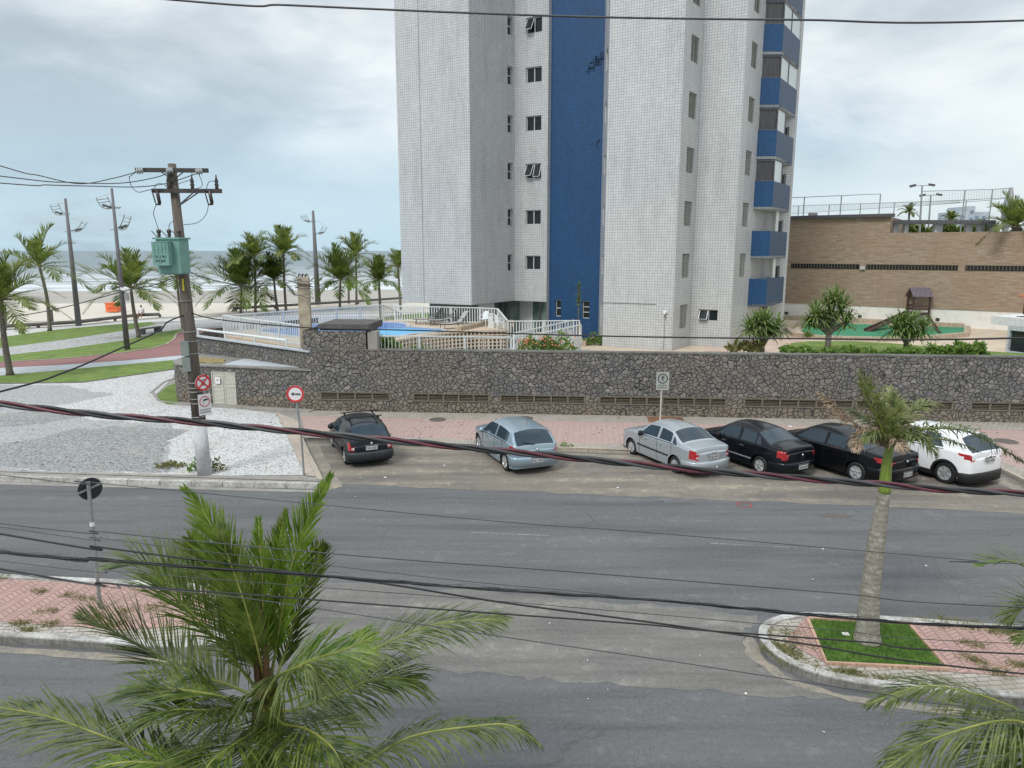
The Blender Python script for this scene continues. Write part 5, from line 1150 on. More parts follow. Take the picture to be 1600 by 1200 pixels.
SUV = dict(top=[(-2.0, .92), (-1.99, 1.04), (-1.95, 1.12), (-1.62, 1.45), (-1.45, 1.55), (-.7, 1.61), (.1, 1.59), (.42, 1.52), (1.15, 1.13), (1.3, 1.08), (1.9, .95), (2.15, .78), (2.24, .55)],
    w=[(-2.0, .74), (-1.85, .84), (-1.3, .89), (0, .90), (1.4, .885), (1.95, .80), (2.24, .58)], belt=[(-2, 1.08), (-1.2, 1.08), (1.2, .99), (2.2, .8)], axles=(-1.28, 1.33), wr=.345, sill=.24,
    rear_glass=(-1.94, -1.52), windshield=(.46, 1.12), windows=[(-1.15, -.40, .6, .05), (-.32, .95, .05, 1.3)], tail=dict(x=-1.62, z0=.84, z1=1.07, y=.34, sl=.55, cs=.45), doors=(-.36, .82, -1.0), handles=(.3,), bumper=(.17, .50), bumpmat='carblack', plate=.86, reg='GFK 4283',
    badge=1.0, spokes=6, spw=.05, clad=True, mirror=True, garnish='carblack')
M['bump_slate'] = pm('dark_grey_bumper', (.022, .028, .034), .45, .15, 5)
def park(cfg, rear, head_deg, label, paint, side='L'):
    """stand the car with its near rear wheel on the surveyed contact point"""
    a = R(head_deg); c = G(rear[0], rear[1]); ax = cfg['axles'][0]; y = (interp(cfg['w'], ax)-.115+.08)
    off = Vector((ax, y, 0)); off = Vector((off.x*math.cos(a)-off.y*math.sin(a), off.x*math.sin(a)+off.y*math.cos(a), 0))
    return make_car(cfg, label, c-off, a, M[paint])
def heading(r, f): a, b = G(*r), G(*f); return math.degrees(math.atan2(b.y-a.y, b.x-a.x))
if __name__ == '__main__':
    print('HEAD', heading((538.5, 724), (516.7, 699)), heading((788.6, 735.4), (743.9, 702)), heading((1054, 739), (992, 712)))
park(OLD, (539, 725), 114, 'old dark hatchback with a roof rack, parked alone at the left end of the bay', 'p_slate')
park(HATCH, (789, 735.5), 112, 'pale blue-silver hatchback standing by itself left of the row of four cars', 'p_blue')
park(SEDAN, (1054, 739), 116, 'silver four-door sedan with a tow ball, first of the row of four cars', 'p_silver')
park(SEDAN2, (1186, 740.5), 118, 'small black sedan between the silver sedan and the larger black sedan', 'p_black')
park(SEDAN3, (1336, 753), 118, 'large black sedan partly behind the royal palm stem', 'p_black2')
park(SUV, (1474, 755), 115, 'white compact SUV with black lower bumper at the right end of the row', 'p_white')
# ================================================================== posts, signs and lamps
def sign_disc(parent, c, r, nrm, arrow=None):
    nrm = Vector(nrm).normalized(); mb = MB(); mb.lathe([(0, -.006), (r, -.006), (r, .006), (0, .006)], c, 32, axis=nrm); d = mb.build('sign_disc', M['signwhite'], parent, world=True)
    mb = MB(); mb.lathe([(r*.76, .008), (r*1.0, .008), (r*1.0, .012), (r*.76, .012), (r*.76, .008)], c, 32, axis=nrm); mb.build('red_ring', M['signred'], d, world=True); return d
TLN = Vector((0, -1, 0))
# leftward arrow sign
b_ = G(475, 742, PZ); tp = P(462, 615, b_.y); t_ = thing('arrow_sign', 'round red-ringed sign with a black arrow pointing left on a thin pole', 'road sign', b_)
mb = MB(); mb.tube([b_, (b_.x-.02, b_.y, tp.z*.5), (tp.x, b_.y, tp.z-.1)], .032, 8); mb.build('pole', M['steel'], t_, world=True)
c = tp+Vector((0, -.05, 0)); r = .27; d = sign_disc(t_, c, r, (0.12, -1, 0))
mb = MB(); f_ = c+Vector((0, -.016, 0)); mb.bar(f_+Vector((-.02, 0, 0)), f_+Vector((.16, 0, 0)), .01, .035)
mb.face([f_+Vector((-.16, -.004, 0)), f_+Vector((-.04, -.004, -.055)), f_+Vector((-.04, -.004, .055))]); mb.build('arrow', M['ink'], d, world=True)
# sign seen from behind on the median
b_ = G(157, 951, .135); tp = P(137.5, 753, b_.y-.05); t_ = thing('reversed_sign', 'round road sign seen from behind on a grey post in the left median', 'road sign', b_)
mb = MB(); mb.tube([b_, tp], .036, 10); p = b_.lerp(tp, .68); mb.build('pole', M['steel'], t_, world=True)
mb = MB(); ax_ = (tp-b_).normalized(); mb.tube([p-ax_*.05, p+ax_*.03], .042, 10); mb.build('sticker', M['signwhite'], t_, world=True)
c = P(137.5, 766, b_.y-.05)+Vector((0, .06, 0)); nr_ = Vector((.75, -.66, 0)).normalized(); mb = MB(); mb.lathe([(0, -.006), (.22, -.006), (.22, .006), (0, .006)], c+Vector((-.01, .03, 0)), 32, axis=nr_); mb.build('sign_disc', M['signback'], t_, world=True)
sd_ = Vector((.66, .75, 0)); mb = MB(); mb.bar(c-sd_*.22+nr_*.02+Vector((0, 0, -.03)), c+sd_*.22+nr_*.02+Vector((0, 0, .08)), .02, .035); mb.build('bracket', M['steel'], t_, world=True)
# parking panel
b_ = G(1031, 668, PZ); tp = P(1035, 595, b_.y); t_ = thing('parking_sign', 'faded parking panel with a ringed E on a pole behind the silver sedan', 'road sign', b_)
mb = MB(); mb.tube([b_, (tp.x-.02, b_.y, tp.z)], .032, 8); mb.build('pole', M['louver'], t_, world=True)
hw = .255; mb = MB(); mb.box(tp+Vector((0, -.05, 0)), (hw*2, .012, .74)); pn = mb.build('panel', M['signgrey'], t_, world=True)
f_ = tp+Vector((0, -.06, .10)); mb = MB(); mb.lathe([(.165, 0), (.20, 0), (.20, .004), (.165, .004), (.165, 0)], f_, 28, axis=(0, -1, 0)); mb.build('ring', M['signback'], pn, world=True)
def T_(s, size, m, parent, pos, xd=(1, 0, 0), nm='lettering'):
    p = parent
    while p.parent: p = p.parent
    return text(s, size, m, parent, frame(Vector(pos)-Vector(p.location), xd), nm)
T_('E', .24, M['ink'], pn, f_+Vector((0, -.005, 0)))
T_('ROTATIVO', .075, M['signback'], pn, tp+Vector((0, -.06, -.19))); T_('MAXIMO 2 H', .07, M['signback'], pn, tp+Vector((0, -.06, -.28)))
mb = MB(); mb.box(tp+Vector((0, -.058, .155)), (.14, .004, .02)); mb.build('mark', M['signback'], pn, world=True)
# manholes and patches on the sidewalk
def lid(cx, cy, r, label, m='manhole', sq=False):
    c = G(cx, cy, PZ); mb = MB()
    if sq: t = thing('access_cover', label, 'cover', c); q = [c+wd_*a*r+wn_*b*r*.7 for a, b in ((-1, -1), (1, -1), (1, 1), (-1, 1))]; mb.prism([(p.x, p.y) for p in q][::-1], PZ, PZ+.022); mb.build('plate', M[m], t, world=True)
    else:
        t = thing('manhole_cover', label, 'manhole', c, group='manhole covers in the pink sidewalk'); mb.lathe([(0, PZ+.018), (r*.86, PZ+.018), (r*.9, PZ+.022), (r, PZ+.022), (r, PZ)], (c.x, c.y, 0), 28); mb.build('lid', M[m], t, world=True)
        mb = MB(); rb([c+Vector((a*r*1.9, b*r*1.2, 0)) for a, b in ((-1, -1), (1, -1), (1, 1), (-1, 1), (-1, -1))], .03, PZ, PZ+.017, mb); mb.build('frame', M['cement'], t, world=True)
    return t
lid(684, 656, .36, 'iron manhole cover in the pink sidewalk left of the blue-silver hatchback'); lid(820, 654, .36, 'iron manhole cover half hidden behind the blue-silver hatchback roof')
lid(1040, 656, .75, 'rusty brown rectangular plate at the foot of the stone wall behind the parking sign', 'rust', True)
lid(1572, 690, .4, 'manhole cover at the right end of the sidewalk')
# ------------------------------------------------------------------ transformer pole
b_ = G(320, 741, PZ); tp = P(268.5, 256, b_.y); up_ = thing('utility_pole', 'tall leaning wooden utility pole with two crossarms and a white painted foot', 'utility pole', b_)
ax_ = (tp-b_); on = lambda py: b_+ax_*(( P(300, py, b_.y).z-b_.z)/ax_.z)
zq = P(322, 662, b_.y).z; s_ = (zq-b_.z)/ax_.z
mb = MB(); mb.tube([b_+ax_*s_, b_+ax_*.5, tp], [.205, .175, .115], 14); mb.build('shaft', M['woodpole'], up_, world=True, smooth=True)
mb = MB(); mb.tube([b_, b_+ax_*s_], [.225, .207], 14); mb.build('painted_foot', kerbm('flaking_white_paint', (.52, .53, .55), (.30, .29, .28)), up_, world=True, smooth=True)
yp = b_.y-.20
def arm_(y0, x0, x1, tilt=1.0):
    A = P(x0, y0, yp); B = P(x1, y0+tilt, yp); mb = MB(); mb.bar(A, B, .10, .12); mb.build('crossarm', M['arm'], up_, world=True); return A, B
A1, B1 = arm_(265.5, 212, 325); A2, B2 = arm_(298, 238, 346, .5)
def br_(pts, r=.016, m='steel_dk', nm='brace'): mb = MB(); mb.tube(pts, r, 6); return mb.build(nm, M[m], up_, world=True)
for x in (250, 289): br_([P(x, 267, yp), P(270, 282, yp)])
for x0, x1 in ((311, 279), (303, 278)): br_([P(x0, 300, yp-.06), P(x1, 322, yp-.06)], .02)
for x, y in ((216, 267), (263, 267), (309, 268)):
    c = P(x, y, yp-.12); mb = MB(); mb.lathe([(0, -.14), (.05, -.13), (.11, -.09), (.05, -.07), (.11, -.03), (.05, 0), (.10, .03), (.04, .06), (0, .07)], c, 16, axis=(-.75, -.3, -.1)); mb.build('insulator', M['glass_ins'], up_, world=True, smooth=True)
for x, y, h_ in ((264, 296, .5), (301, 296, .42), (339, 296, .42)):
    c = P(x, y, yp); mb = MB(); mb.lathe([(.02, 0), (.06, .03), (.04, .08), (.07, .12), (.04, .17), (.06, .22), (.03, h_*.75), (.015, h_)], c, 12); mb.build('insulator', M['porcelain'], up_, world=True, smooth=True)
for x in (243, 325):
    c = P(x, 303, yp-.1); mb = MB(); mb.tube([c+Vector((.05, 0, .1)), c+Vector((.10, 0, -.28))], [.055, .05], 10); mb.tube([c+Vector((-.10, 0, .1)), c+Vector((-.02, 0, -.26))], .02, 6); mb.bar(c+Vector((-.1, 0, .1)), c+Vector((.08, 0, .1)), .05, .04); mb.bar(c+Vector((-.02, 0, -.30)), c+Vector((.12, 0, -.30)), .05, .05); mb.build('fuse_holder', M['porcelain'], up_, world=True, smooth=True)
def jump(pts, r=.010): return br_([P(x, y, yp-.12) for x, y in catm(pts)], r, 'cable_grey', 'jumper_wire')
def catm(pts, n=6): return smooth_path(pts, n)
jump([(245, 318), (240, 332), (243, 345), (249, 362)]); jump([(326, 317), (322, 335), (308, 348), (287, 351)]); jump([(264, 361), (265, 350), (272, 345)])
jump([(202, 277), (205, 290), (215, 300), (228, 298), (240, 295)]); jump([(241, 294), (246, 287), (256, 288), (263, 296)]); jump([(322, 296), (326, 285), (333, 283), (339, 286)]); jump([(300, 270), (298, 280), (285, 285), (278, 288)])
jump([(309, 268), (316, 290), (300, 296)]); jump([(201, 277), (214, 268)])
# transformer
tc_ = P(271, 400, b_.y-.48); tr = thing('transformer', 'green pole transformer with a ribbed front box and three bushings', 'transformer', tc_)
w_ = .72; h_ = .98; mb = MB(); mb.box(tc_, (w_, .5, h_), rz=R(-7)); mb.box(tc_-Vector((0, 0, h_/2+.02)), (w_*.9, .46, .04), rz=R(-7)); mb.build('tank', M['transformer'], tr, world=True)
mb = MB(); mb.box(tc_+Vector((-.01, 0, h_/2+.02)), (w_+.12, .6, .05), rz=R(-7)); mb.build('lid', M['transformer'], tr, world=True)
Q = Matrix.Rotation(R(-7), 3, 'Z'); f0 = tc_+Q@Vector((-.10, -.38, .06)); mb = MB(); mb.box(f0, (.50, .22, .66), Q)
for k in range(4): mb.box(f0+Q@Vector((-.17+k*.115, -.115, .16)), (.02, .025, .30), Q)
mb.box(f0+Vector((0, 0, .345)), (.52, .24, .02), Q); bx = mb.build('control_box', M['transformer'], tr, world=True)
T_('171.1 PU', .105, M['ink'], bx, f0+Q@Vector((-.01, -.118, -.08)), Q@Vector((1, 0, 0))); T_('972 JHC', .095, M['ink'], bx, f0+Q@Vector((.0, -.118, -.20)), Q@Vector((1, 0, 0)))
for x in (249, 265, 281):
    c = P(x, 373, b_.y-.55); mb = MB(); mb.lathe([(.035, 0), (.06, .03), (.035, .07), (.06, .11), (.035, .15), (.065, .18), (.065, .26), (.0, .28)], c, 12); mb.build('bushing', M['porcelain'], tr, world=True, smooth=True)
    br = MB(); br.tube([c+Vector((-.0, -.05, 0)), c+Vector((-.16, -.1, .22))], .014, 6); br.build('arrester_horn', M['steel_dk'], tr, world=True)
mb = MB(); c = P(286, 445, b_.y-.21); mb.box(c, (.05, .012, .36)); mb.build('yellow_number_plate', M['yellow'], up_, world=True)
c = c+Vector((0, -.01, 0)); T_('1', .06, M['ink'], up_, c+Vector((0, 0, .12))); T_('4', .06, M['ink'], up_, c+Vector((0, 0, .03))); T_('2', .06, M['ink'], up_, c+Vector((0, 0, -.06)))
for k, py in enumerate((470, 518, 533, 552, 597, 605, 611, 622, 629, 650)):
    p = on(py); rr_ = .20+.02*(py-470)/200; mb = MB(); mb.lathe([(rr_, -.008), (rr_+.006, 0), (rr_, .008)], p, 16, axis=ax_); mb.build('steel_band', M['steel'], up_, world=True)
mt = thing('meter_cabinet', 'narrow grey-green meter boxes strapped to the side of the utility pole', 'electrical box', P(293, 556, b_.y-.2))
for (y0, y1) in ((532, 556), (557, 580)):
    a = P(289+(y0-532)*.1, y0, b_.y-.15); b = P(290+(y1-532)*.1, y1, b_.y-.15); mb = MB(); mb.box((a+b)/2+Vector((0, -.0, 0)), (.24, .22, a.z-b.z-.02)); mb.build('cabinet', M['meter'], mt, world=True)
# signs strapped on the pole
c = P(317, 598, b_.y-.27); ns_ = thing('no_stopping_sign', 'red no stopping disc with a crossed letter strapped on the utility pole', 'road sign', c); ang = Vector((.80, -.66, 0)).normalized(); xd = Vector((.66, .80, 0)).normalized()
d = sign_disc(ns_, c, .25, ang); f_ = c+ang*.014
T_('E', .26, M['ink'], d, f_, xd)
mb = MB()
for s in (1, -1): mb.bar(f_+ang*.006-xd*.15-Vector((0, 0, .15*s)), f_+ang*.006+xd*.15+Vector((0, 0, .15*s)), .006, .045, up=Vector((0, 0, 1)))
mb.build('cross', M['signred'], d, world=True)
c = P(320, 632, b_.y-.27); cs = thing('camera_zone_sign', 'tall white panel with a ringed camera symbol below the red disc', 'road sign', c); mb = MB(); Q = Matrix((xd, -ang, Vector((0, 0, 1)))).transposed(); mb.box(c, (.40, .012, .66), Q); pn = mb.build('panel', M['signwhite'], cs, world=True)
f_ = c+ang*.012+Vector((0, 0, .10)); mb = MB(); mb.lathe([(.145, 0), (.168, 0), (.168, .004), (.145, .004), (.145, 0)], f_, 28, axis=ang); mb.build('ring', M['signred'], pn, world=True)
mb = MB(); mb.box(f_+xd*.02+Vector((0, 0, .05)), (.12, .006, .05), Q@Matrix.Rotation(R(-12), 3, 'Y')); mb.box(f_+xd*.09+Vector((0, 0, .045)), (.05, .006, .035), Q); mb.build('camera_symbol', M['ink'], pn, world=True)
mb = MB(); mb.bar(f_-xd*.06+Vector((0, 0, .03)), f_-xd*.03-Vector((0, 0, .08)), .005, .02); mb.build('symbol_stand', M['signgrey'], pn, world=True)
T_('FISCALIZACAO', .052, M['ink'], pn, c+ang*.012-Vector((0, 0, .16)), xd); T_('ELETRONICA', .058, M['ink'], pn, c+ang*.012-Vector((0, 0, .24)), xd)
# old concrete post with coils of wire
c = Vector((P(475, 470, 33.2).x, 33.2, 1.5)); op = thing('old_concrete_post', 'square weathered concrete post wound with loose wires behind the stone wall', 'post', c)
zt_ = P(475, 433, 33.2).z; mb = MB(); mb.box((c.x+.02, c.y, (1.5+zt_)/2), (.50, .5, zt_-1.5), rz=R(8)); mb.build('shaft', M['concrete'], op, world=True)
rr = random.Random(4); zz0 = zt_-.12
for k in range(9):
    mb = MB(); pts = []; z0 = zz0-rr.uniform(0, .75); tl = rr.uniform(-.15, .15); ex = rr.uniform(.30, .44)
    for j in range(17): a = 2*math.pi*j/16; pts.append((c.x+math.cos(a)*ex, c.y+math.sin(a)*ex, z0+tl*math.cos(a)+rr.uniform(-.02, .02)))
    mb.tube(pts, .012, 5); mb.build('wire_coil', M['cable_grey'], op, world=True)
for s in (-.16, .0, .16): mb = MB(); mb.tube([(c.x+s, c.y-.1, zt_), (c.x+s+.03, c.y-.12, zt_+.16), (c.x+s+.14, c.y-.15, zt_+.05)], .035, 6); mb.build('insulator', M['porcelain'], op, world=True)
# promenade lamps with ladder-like curved arms
for label, base, top, arms, cam_ in (
    ('left promenade lamp standing by the windblown palm', (123, 509), (102, 310), ((336, 96, 78, 320), (362, 112, 136, 348)), False),
    ('nearest promenade lamp with a surveillance camera on its post', (199, 546), (174.5, 294), ((326, 172, 150, 309), (359, 188, 205, 338)), True),
    ('far promenade lamp beyond the swimming pool', (497, 476), (489, 329), ((347, 485, 469, 337), (366, 497, 511, 355)), False)):
    b = G(base[0], base[1], PZ); tp = P(top[0], top[1], b.y); t_ = thing('promenade_lamp', label, 'street lamp', b, group='promenade lamps'); sc = b.y
    mb = MB(); mb.tube([b, b.lerp(tp, .5), tp], [.0040*sc, .0029*sc, .0016*sc], 10); mb.build('post', M['lamp_pole'], t_, world=True, smooth=True)
    for ya, xa, xt, yt in arms:
        sg = 1 if xt > xa else -1; y = b.y; o = Vector((0, .004*sc, 0)); root = P(xa, ya, y); tip = P(xt, yt, y); mid = P(xa+(xt-xa)*.72, ya-(ya-yt)*.30, y)
        ar = MB(); L1_ = [root, root.lerp(mid, .5)+Vector((0, 0, -.12)), mid, tip]; L1_ = cr3([Vector(p) for p in L1_], 3); up2 = Vector((-sg*.62, .3, .12))
        for off in (Vector((0, 0, 0)), up2): ar.tube([p+off for p in L1_], .035, 5)
        for s in (.35, .6, .8, .97):
            p = L1_[int(s*(len(L1_)-1))]; ar.tube([p, p+up2], .03, 5)
        ar.bar(root-Vector((sg*.7, 0, 0)), root, .06, .05); ao = ar.build('arm', M['netpost'], t_, world=True)
        lp = MB(); p = L1_[int(len(L1_)*.5)]+up2*.5; lp.box(p, (.55, .35, .12), Matrix.Rotation(-sg*.35, 3, 'Y')); lp.build('lamp_head', M['steel_dk'], ao, world=True)
        st = MB(); st.tube([tip, b.lerp(tp, .97) if ya == arms[0][0] else P(xa-sg*3, ya-22, y)], .012, 4); st.build('stay_wire', M['steel'], t_, world=True)
    if cam_:
        c = P(193, 452, b.y-.25); mb = MB(); mb.box(c, (.4, .2, .16), Matrix.Rotation(.3, 3, 'Y')); mb.box(c+Vector((.3, 0, -.05)), (.25, .2, .25)); mb.build('camera', M['signwhite'], t_, world=True)
        c = P(198, 464, b.y-.25); mb = MB(); mb.box(c, (.24, .2, .5)); mb.build('control_box', M['steel'], t_, world=True)
# ================================================================== beach things
c = G(178, 487.5, 0); t_ = thing('orange_bin', 'orange box container standing on the sand', 'container', c); mb = MB(); mb.box(c+Vector((0, 0, .55)), (1.3, 1.1, 1.0)); mb.box(c+Vector((-.03, 0, 1.07)), (1.45, 1.2, .08)); mb.build('body', M['orange'], t_, world=True)
mb = MB(); mb.box(c+Vector((-.72, -.1, .9)), (.08, .5, .18)); mb.box(c+Vector((.1, -.57, .5)), (.9, .04, .04)); mb.build('handle', M['signred'], t_, world=True)
for x, y, top in ((9, 507, 476), (82, 508, 484), (108, 497, 489)):
    if x == 108: continue
    b = G(x, y, PZ); tp = P(x-2, top, b.y); t_ = thing('beach_post', 'short grey wooden post at the beach edge '+('by the left palm' if x < 20 else 'right of the windblown palm'), 'post', b); mb = MB(); mb.tube([b, tp], [.14, .12], 8); mb.build('post', M['log'], t_, world=True); mb = MB(); mb.tube([tp, tp+Vector((0, 0, .03))], .13, 8); mb.build('cap', M['cement'], t_, world=True)
for lab, pts in (('long low grey beam along the beach edge on the left', ((8, 515), (60, 512), (123, 508), (180, 501), (215, 497), (250, 495.5))), ('low grey beam along the beach edge behind the pool palms', ((365, 486), (430, 482), (480, 479), (560, 474), (640, 468)))):
    t_ = thing('beach_beam', lab, 'beam', G(pts[0][0], pts[0][1], PZ)); q = [G(x, y, PZ)+Vector((0, 0, .32)) for x, y in pts]; mb = MB(); mb.tube(q, .17, 8); mb.build('beam', M['log'], t_, world=True); 
    for p in q: mb = MB(); mb.box(p-Vector((0, 0, .2)), (.2, .2, .36)); mb.build('foot', M['log'], t_, world=True)
c = G(234, 523, PZ); t_ = thing('promenade_bench', 'grey concrete bench beside the cycle path lawn', 'bench', c)
a = G(218, 523, PZ); b = G(252, 518, PZ); dz = Vector((0, 0, .45)); mb = MB(); mb.bar(a+dz, b+dz, .5, .09); mb.build('seat', M['log'], t_, world=True)
for s in (.1, .85): p = a.lerp(b, s); mb = MB(); mb.box(p+Vector((0, 0, .2)), (.5, .45, .4)); mb.build('leg', M['steel_dk'], t_, world=True)
# people ---------------------------------------------------------------
def person(label, cat, base, joints, skinr, face, cloth, cname, group=None, hd=None):
    t = thing('person', label, cat, base); me = bpy.data.meshes.new('body'); vs = [Vector(v) for v, r_, p_ in joints]; es = [(p_, i) for i, (v, r_, p_) in enumerate(joints) if p_ is not None]
    me.from_pydata(vs, es, []); o = bpy.data.objects.new('body', me); COL.objects.link(o); o.modifiers.new('s', 'SKIN'); 
    for i, (v, r_, p_) in enumerate(joints): me.skin_vertices[0].data[i].radius = (r_, r_)
    me.skin_vertices[0].data[0].use_root = True
    o.modifiers.new('u', 'SUBSURF').levels = 2; dg = bpy.context.evaluated_depsgraph_get(); dg.update(); m2 = bpy.data.meshes.new_from_object(o.evaluated_get(dg)); bpy.data.objects.remove(o)
    m2.materials.clear(); m2.materials.append(M['skin']); m2.polygons.foreach_set('use_smooth', [True]*len(m2.polygons)); o = bpy.data.objects.new('body', m2); COL.objects.link(o); o.parent = t
    for nm, m, prof, c_, ax0 in cloth: mb = MB(); mb.lathe(prof, c_, 14, axis=ax0); mb.build(nm, M[m], t, smooth=True)
    hx = Vector(hd); mb = MB(); mb.lathe([(0, .12), (.06, .11), (.098, .05), (.100, 0), (.07, -.03)], hx+Vector((0, .015, .03)), 12); mb.build('hair', M['hair'], t, smooth=True)
    mb = MB(); mb.lathe([(0, .03), (.014, 0), (.018, -.02), (0, -.022)], hx+Vector((0, -.10, 0)), 6); mb.build('nose', M['skin'], t); return t
J = [((0, 0, .92), .13, None), ((0, 0, 1.12), .12, 0), ((0, 0, 1.36), .15, 1), ((0, 0, 1.50), .055, 2), ((0, -.01, 1.62), .095, 3), ((0, -.01, 1.72), .07, 4), ((-.2, 0, 1.40), .055, 2), ((-.26, .03, 1.12), .042, 6), ((-.24, -.08, .88), .032, 7), ((-.24, -.11, .80), .03, 8),
     ((.2, 0, 1.40), .055, 2), ((.27, 0, 1.12), .042, 10), ((.25, -.12, .90), .032, 11), ((.25, -.16, .82), .03, 12), ((-.1, 0, .85), .09, 0), ((-.12, -.08, .48), .062, 14), ((-.13, .02, .09), .042, 15), ((-.13, -.10, .04), .035, 16), ((.1, 0, .85), .09, 0), ((.13, .10, .48), .062, 18), ((.14, .22, .10), .042, 19), ((.14, .13, .04), .035, 20)]
b = G(382, 488, PZ); person('shirtless person in patterned shorts walking by the pool palms', 'person', (b.x, b.y, b.z), J, 0, 0, [('shorts', 'cloth_p', [(.17, .16), (.185, 0), (.20, -.3), (.19, -.3), (.16, 0)], (0, 0, .82), (0, 0, 1))], 'shorts', hd=(0, -.01, 1.66))
JS = [((0, 0, .50), .15, None), ((0, .02, .72), .14, 0), ((0, 0, .95), .16, 1), ((0, 0, 1.09), .055, 2), ((0, -.02, 1.20), .095, 3), ((0, -.02, 1.29), .07, 4), ((-.21, 0, .98), .055, 2), ((-.3, -.08, .74), .042, 6), ((-.18, -.28, .62), .032, 7), ((-.14, -.34, .6), .03, 8), ((.21, 0, .98), .055, 2), ((.32, -.06, .76), .042, 10), ((.2, -.28, .62), .032, 11), ((.15, -.34, .6), .03, 12),
      ((-.12, -.06, .46), .09, 0), ((-.18, -.46, .48), .062, 14), ((-.17, -.44, .1), .042, 15), ((-.17, -.56, .05), .035, 16), ((.12, -.06, .46), .09, 0), ((.18, -.46, .48), .062, 18), ((.17, -.44, .1), .042, 19), ((.17, -.56, .05), .035, 20)]
b = G(222, 497, PZ); person('person in a loose white shirt sitting on the beam at the beach edge', 'person', (b.x, b.y, b.z), JS, 0, 0, [('shirt', 'cloth_w', [(.10, .28), (.24, .22), (.27, 0), (.30, -.26), (.34, -.34), (.30, -.34)], (0, 0, .82), (0, 0, 1)), ('trousers', 'cloth_d', [(.20, .1), (.24, -.06), (.16, -.1)], (0, -.12, .48), (0, -.2, 1))], 'shirt', hd=(0, -.02, 1.23))
# ================================================================== pool side furniture
def lounger(x, y, deg, label):
    c = G(x, y, DK+.01); t = thing('sun_lounger', label, 'sun lounger', c, R(deg), 'sun loungers beside the pool'); mb = MB()
    prof = [(-1.0, .32), (-.5, .30), (.0, .34), (.25, .38), (.75, 1.02)]
    for s in (-.3, .3): mb.tube([(a, s, z) for a, z in prof], .022, 6)
    mb.bar((-1, -.3, .32), (-1, .3, .32), .03, .03); mb.bar((.75, -.3, 1.02), (.75, .3, 1.02), .03, .03); mb.build('frame', M['steel_dk'], t)
    mb = MB(); mb.grid([[(a, s, z+.015) for s in (-.27, .27)] for a, z in prof]); mb.build('sling', M['mesh'], t)
    for a in (-.8, .35):
        for s in (-.31, .31): mb = MB(); mb.tube([(a, s, .33), (a-.06, s, 0)], .02, 6); mb.build('leg', M['steel_dk'], t)
    for s in (-.33, .33): mb = MB(); mb.tube([(.62, s, .30), (.35, s, .62), (.0, s, .60), (-.05, s, .34)], .02, 6); mb.build('armrest', M['steel_dk'], t)
lounger(671, 506, 5, 'leftmost of the three grey sun loungers'); lounger(694, 507.5, 8, 'middle grey sun lounger, backrest raised'); lounger(712, 513, 28, 'nearest sun lounger turned towards the white chairs')
def pchair(x, y, deg, label):
    c = G(x, y, DK+.01); t = thing('plastic_chair', label, 'chair', c, R(deg), 'white plastic pool chairs'); mb = MB(); mb.box((0, 0, .43), (.44, .44, .035)); mb.build('seat', M['chairwhite'], t)
    mb = MB(); rows = []
    for k in range(7):
        z = .45+k*.075; rows.append([(.20+k*.02-abs(s)*.10, s*(.24-.012*k), z-(abs(s)**3*.06 if k == 6 else 0)) for s in (-1, -.6, -.2, .2, .6, 1)])
    mb.grid(rows); mb.build('backrest', M['chairwhite'], t)
    for s in (-.23, .23): mb = MB(); mb.tube([(.2, s, .66), (-.05, s, .66), (-.2, s, .62), (-.22, s, .42)], .022, 6); mb.build('armrest', M['chairwhite'], t)
    for a in (-.19, .2):
        for s in (-.2, .2): mb = MB(); mb.tube([(a, s, .42), (a*1.2, s*1.15, 0)], [.028, .02], 6); mb.build('leg', M['chairwhite'], t)
pchair(757, 509, 60, 'white plastic chair standing behind the short white wall'); pchair(779, 514, -150, 'white plastic chair in front of the brown box')
c = G(797, 514, DK); t_ = thing('brown_box', 'small brown notice box against the white pool fence', 'box', c); mb = MB(); mb.box(c+Vector((0, .2, .32)), (.42, .08, .4)); mb.box(c+Vector((0, .25, .1)), (.06, .06, .3)); mb.build('board', M['concrete'], t_, world=True)
c = G(768, 512, DK); mb = MB(); a = G(716, 517, DK); b = G(766, 506, DK); t_ = thing('deck_step', 'low timber-edged step between loungers and plastic chairs', 'step', c); mb.bar(a+Vector((0, 0, .12)), b+Vector((0, 0, .12)), .4, .24); mb.build('step', M['planterstone'], t_, world=True)
c = G(768, 512, DK); t_ = thing('white_bollard', 'short white wall block between the two plastic chairs', 'wall', c); mb = MB(); mb.box(c+Vector((-.05, 0, .4)), (.3, .3, .8)); mb.box(c+Vector((-.05, 0, .82)), (.36, .36, .05)); mb.build('block', M['white_paint'], t_, world=True)
# play house with slide and ladder
pc_ = G(1432, 508, 1.56); t_ = thing('play_house', 'dark timber play tower with striped pitched roof, slide and ladder', 'play house', pc_); Q = Matrix.Rotation(R(-8), 3, 'Z')
hp = P(1432, 462, pc_.y).z-1.56; wdt = 1.15; at_ = lambda x, y, z: pc_+Q@Vector((x, y, z))
for sx_ in (-1, 1):
    for sy_ in (-1, 1): mb = MB(); mb.bar(at_(sx_*wdt/2, sy_*.55, 0), at_(sx_*wdt/2, sy_*.55, hp), .12, .12, up=Vector((1, 0, 0))); mb.build('post', M['brownwood'], t_, world=True)
for z in (.95, 1.25, 1.5):
    for sy_ in (-.55, .55): mb = MB(); mb.bar(at_(-wdt/2, sy_, z), at_(wdt/2, sy_, z), .05, .12); mb.build('rail', M['brownwood'], t_, world=True)
mb = MB(); mb.box(at_(0, 0, .9), (wdt, 1.1, .08), Q); mb.build('floor', M['brownwood'], t_, world=True)
rf = MB(); ridge = hp+.62
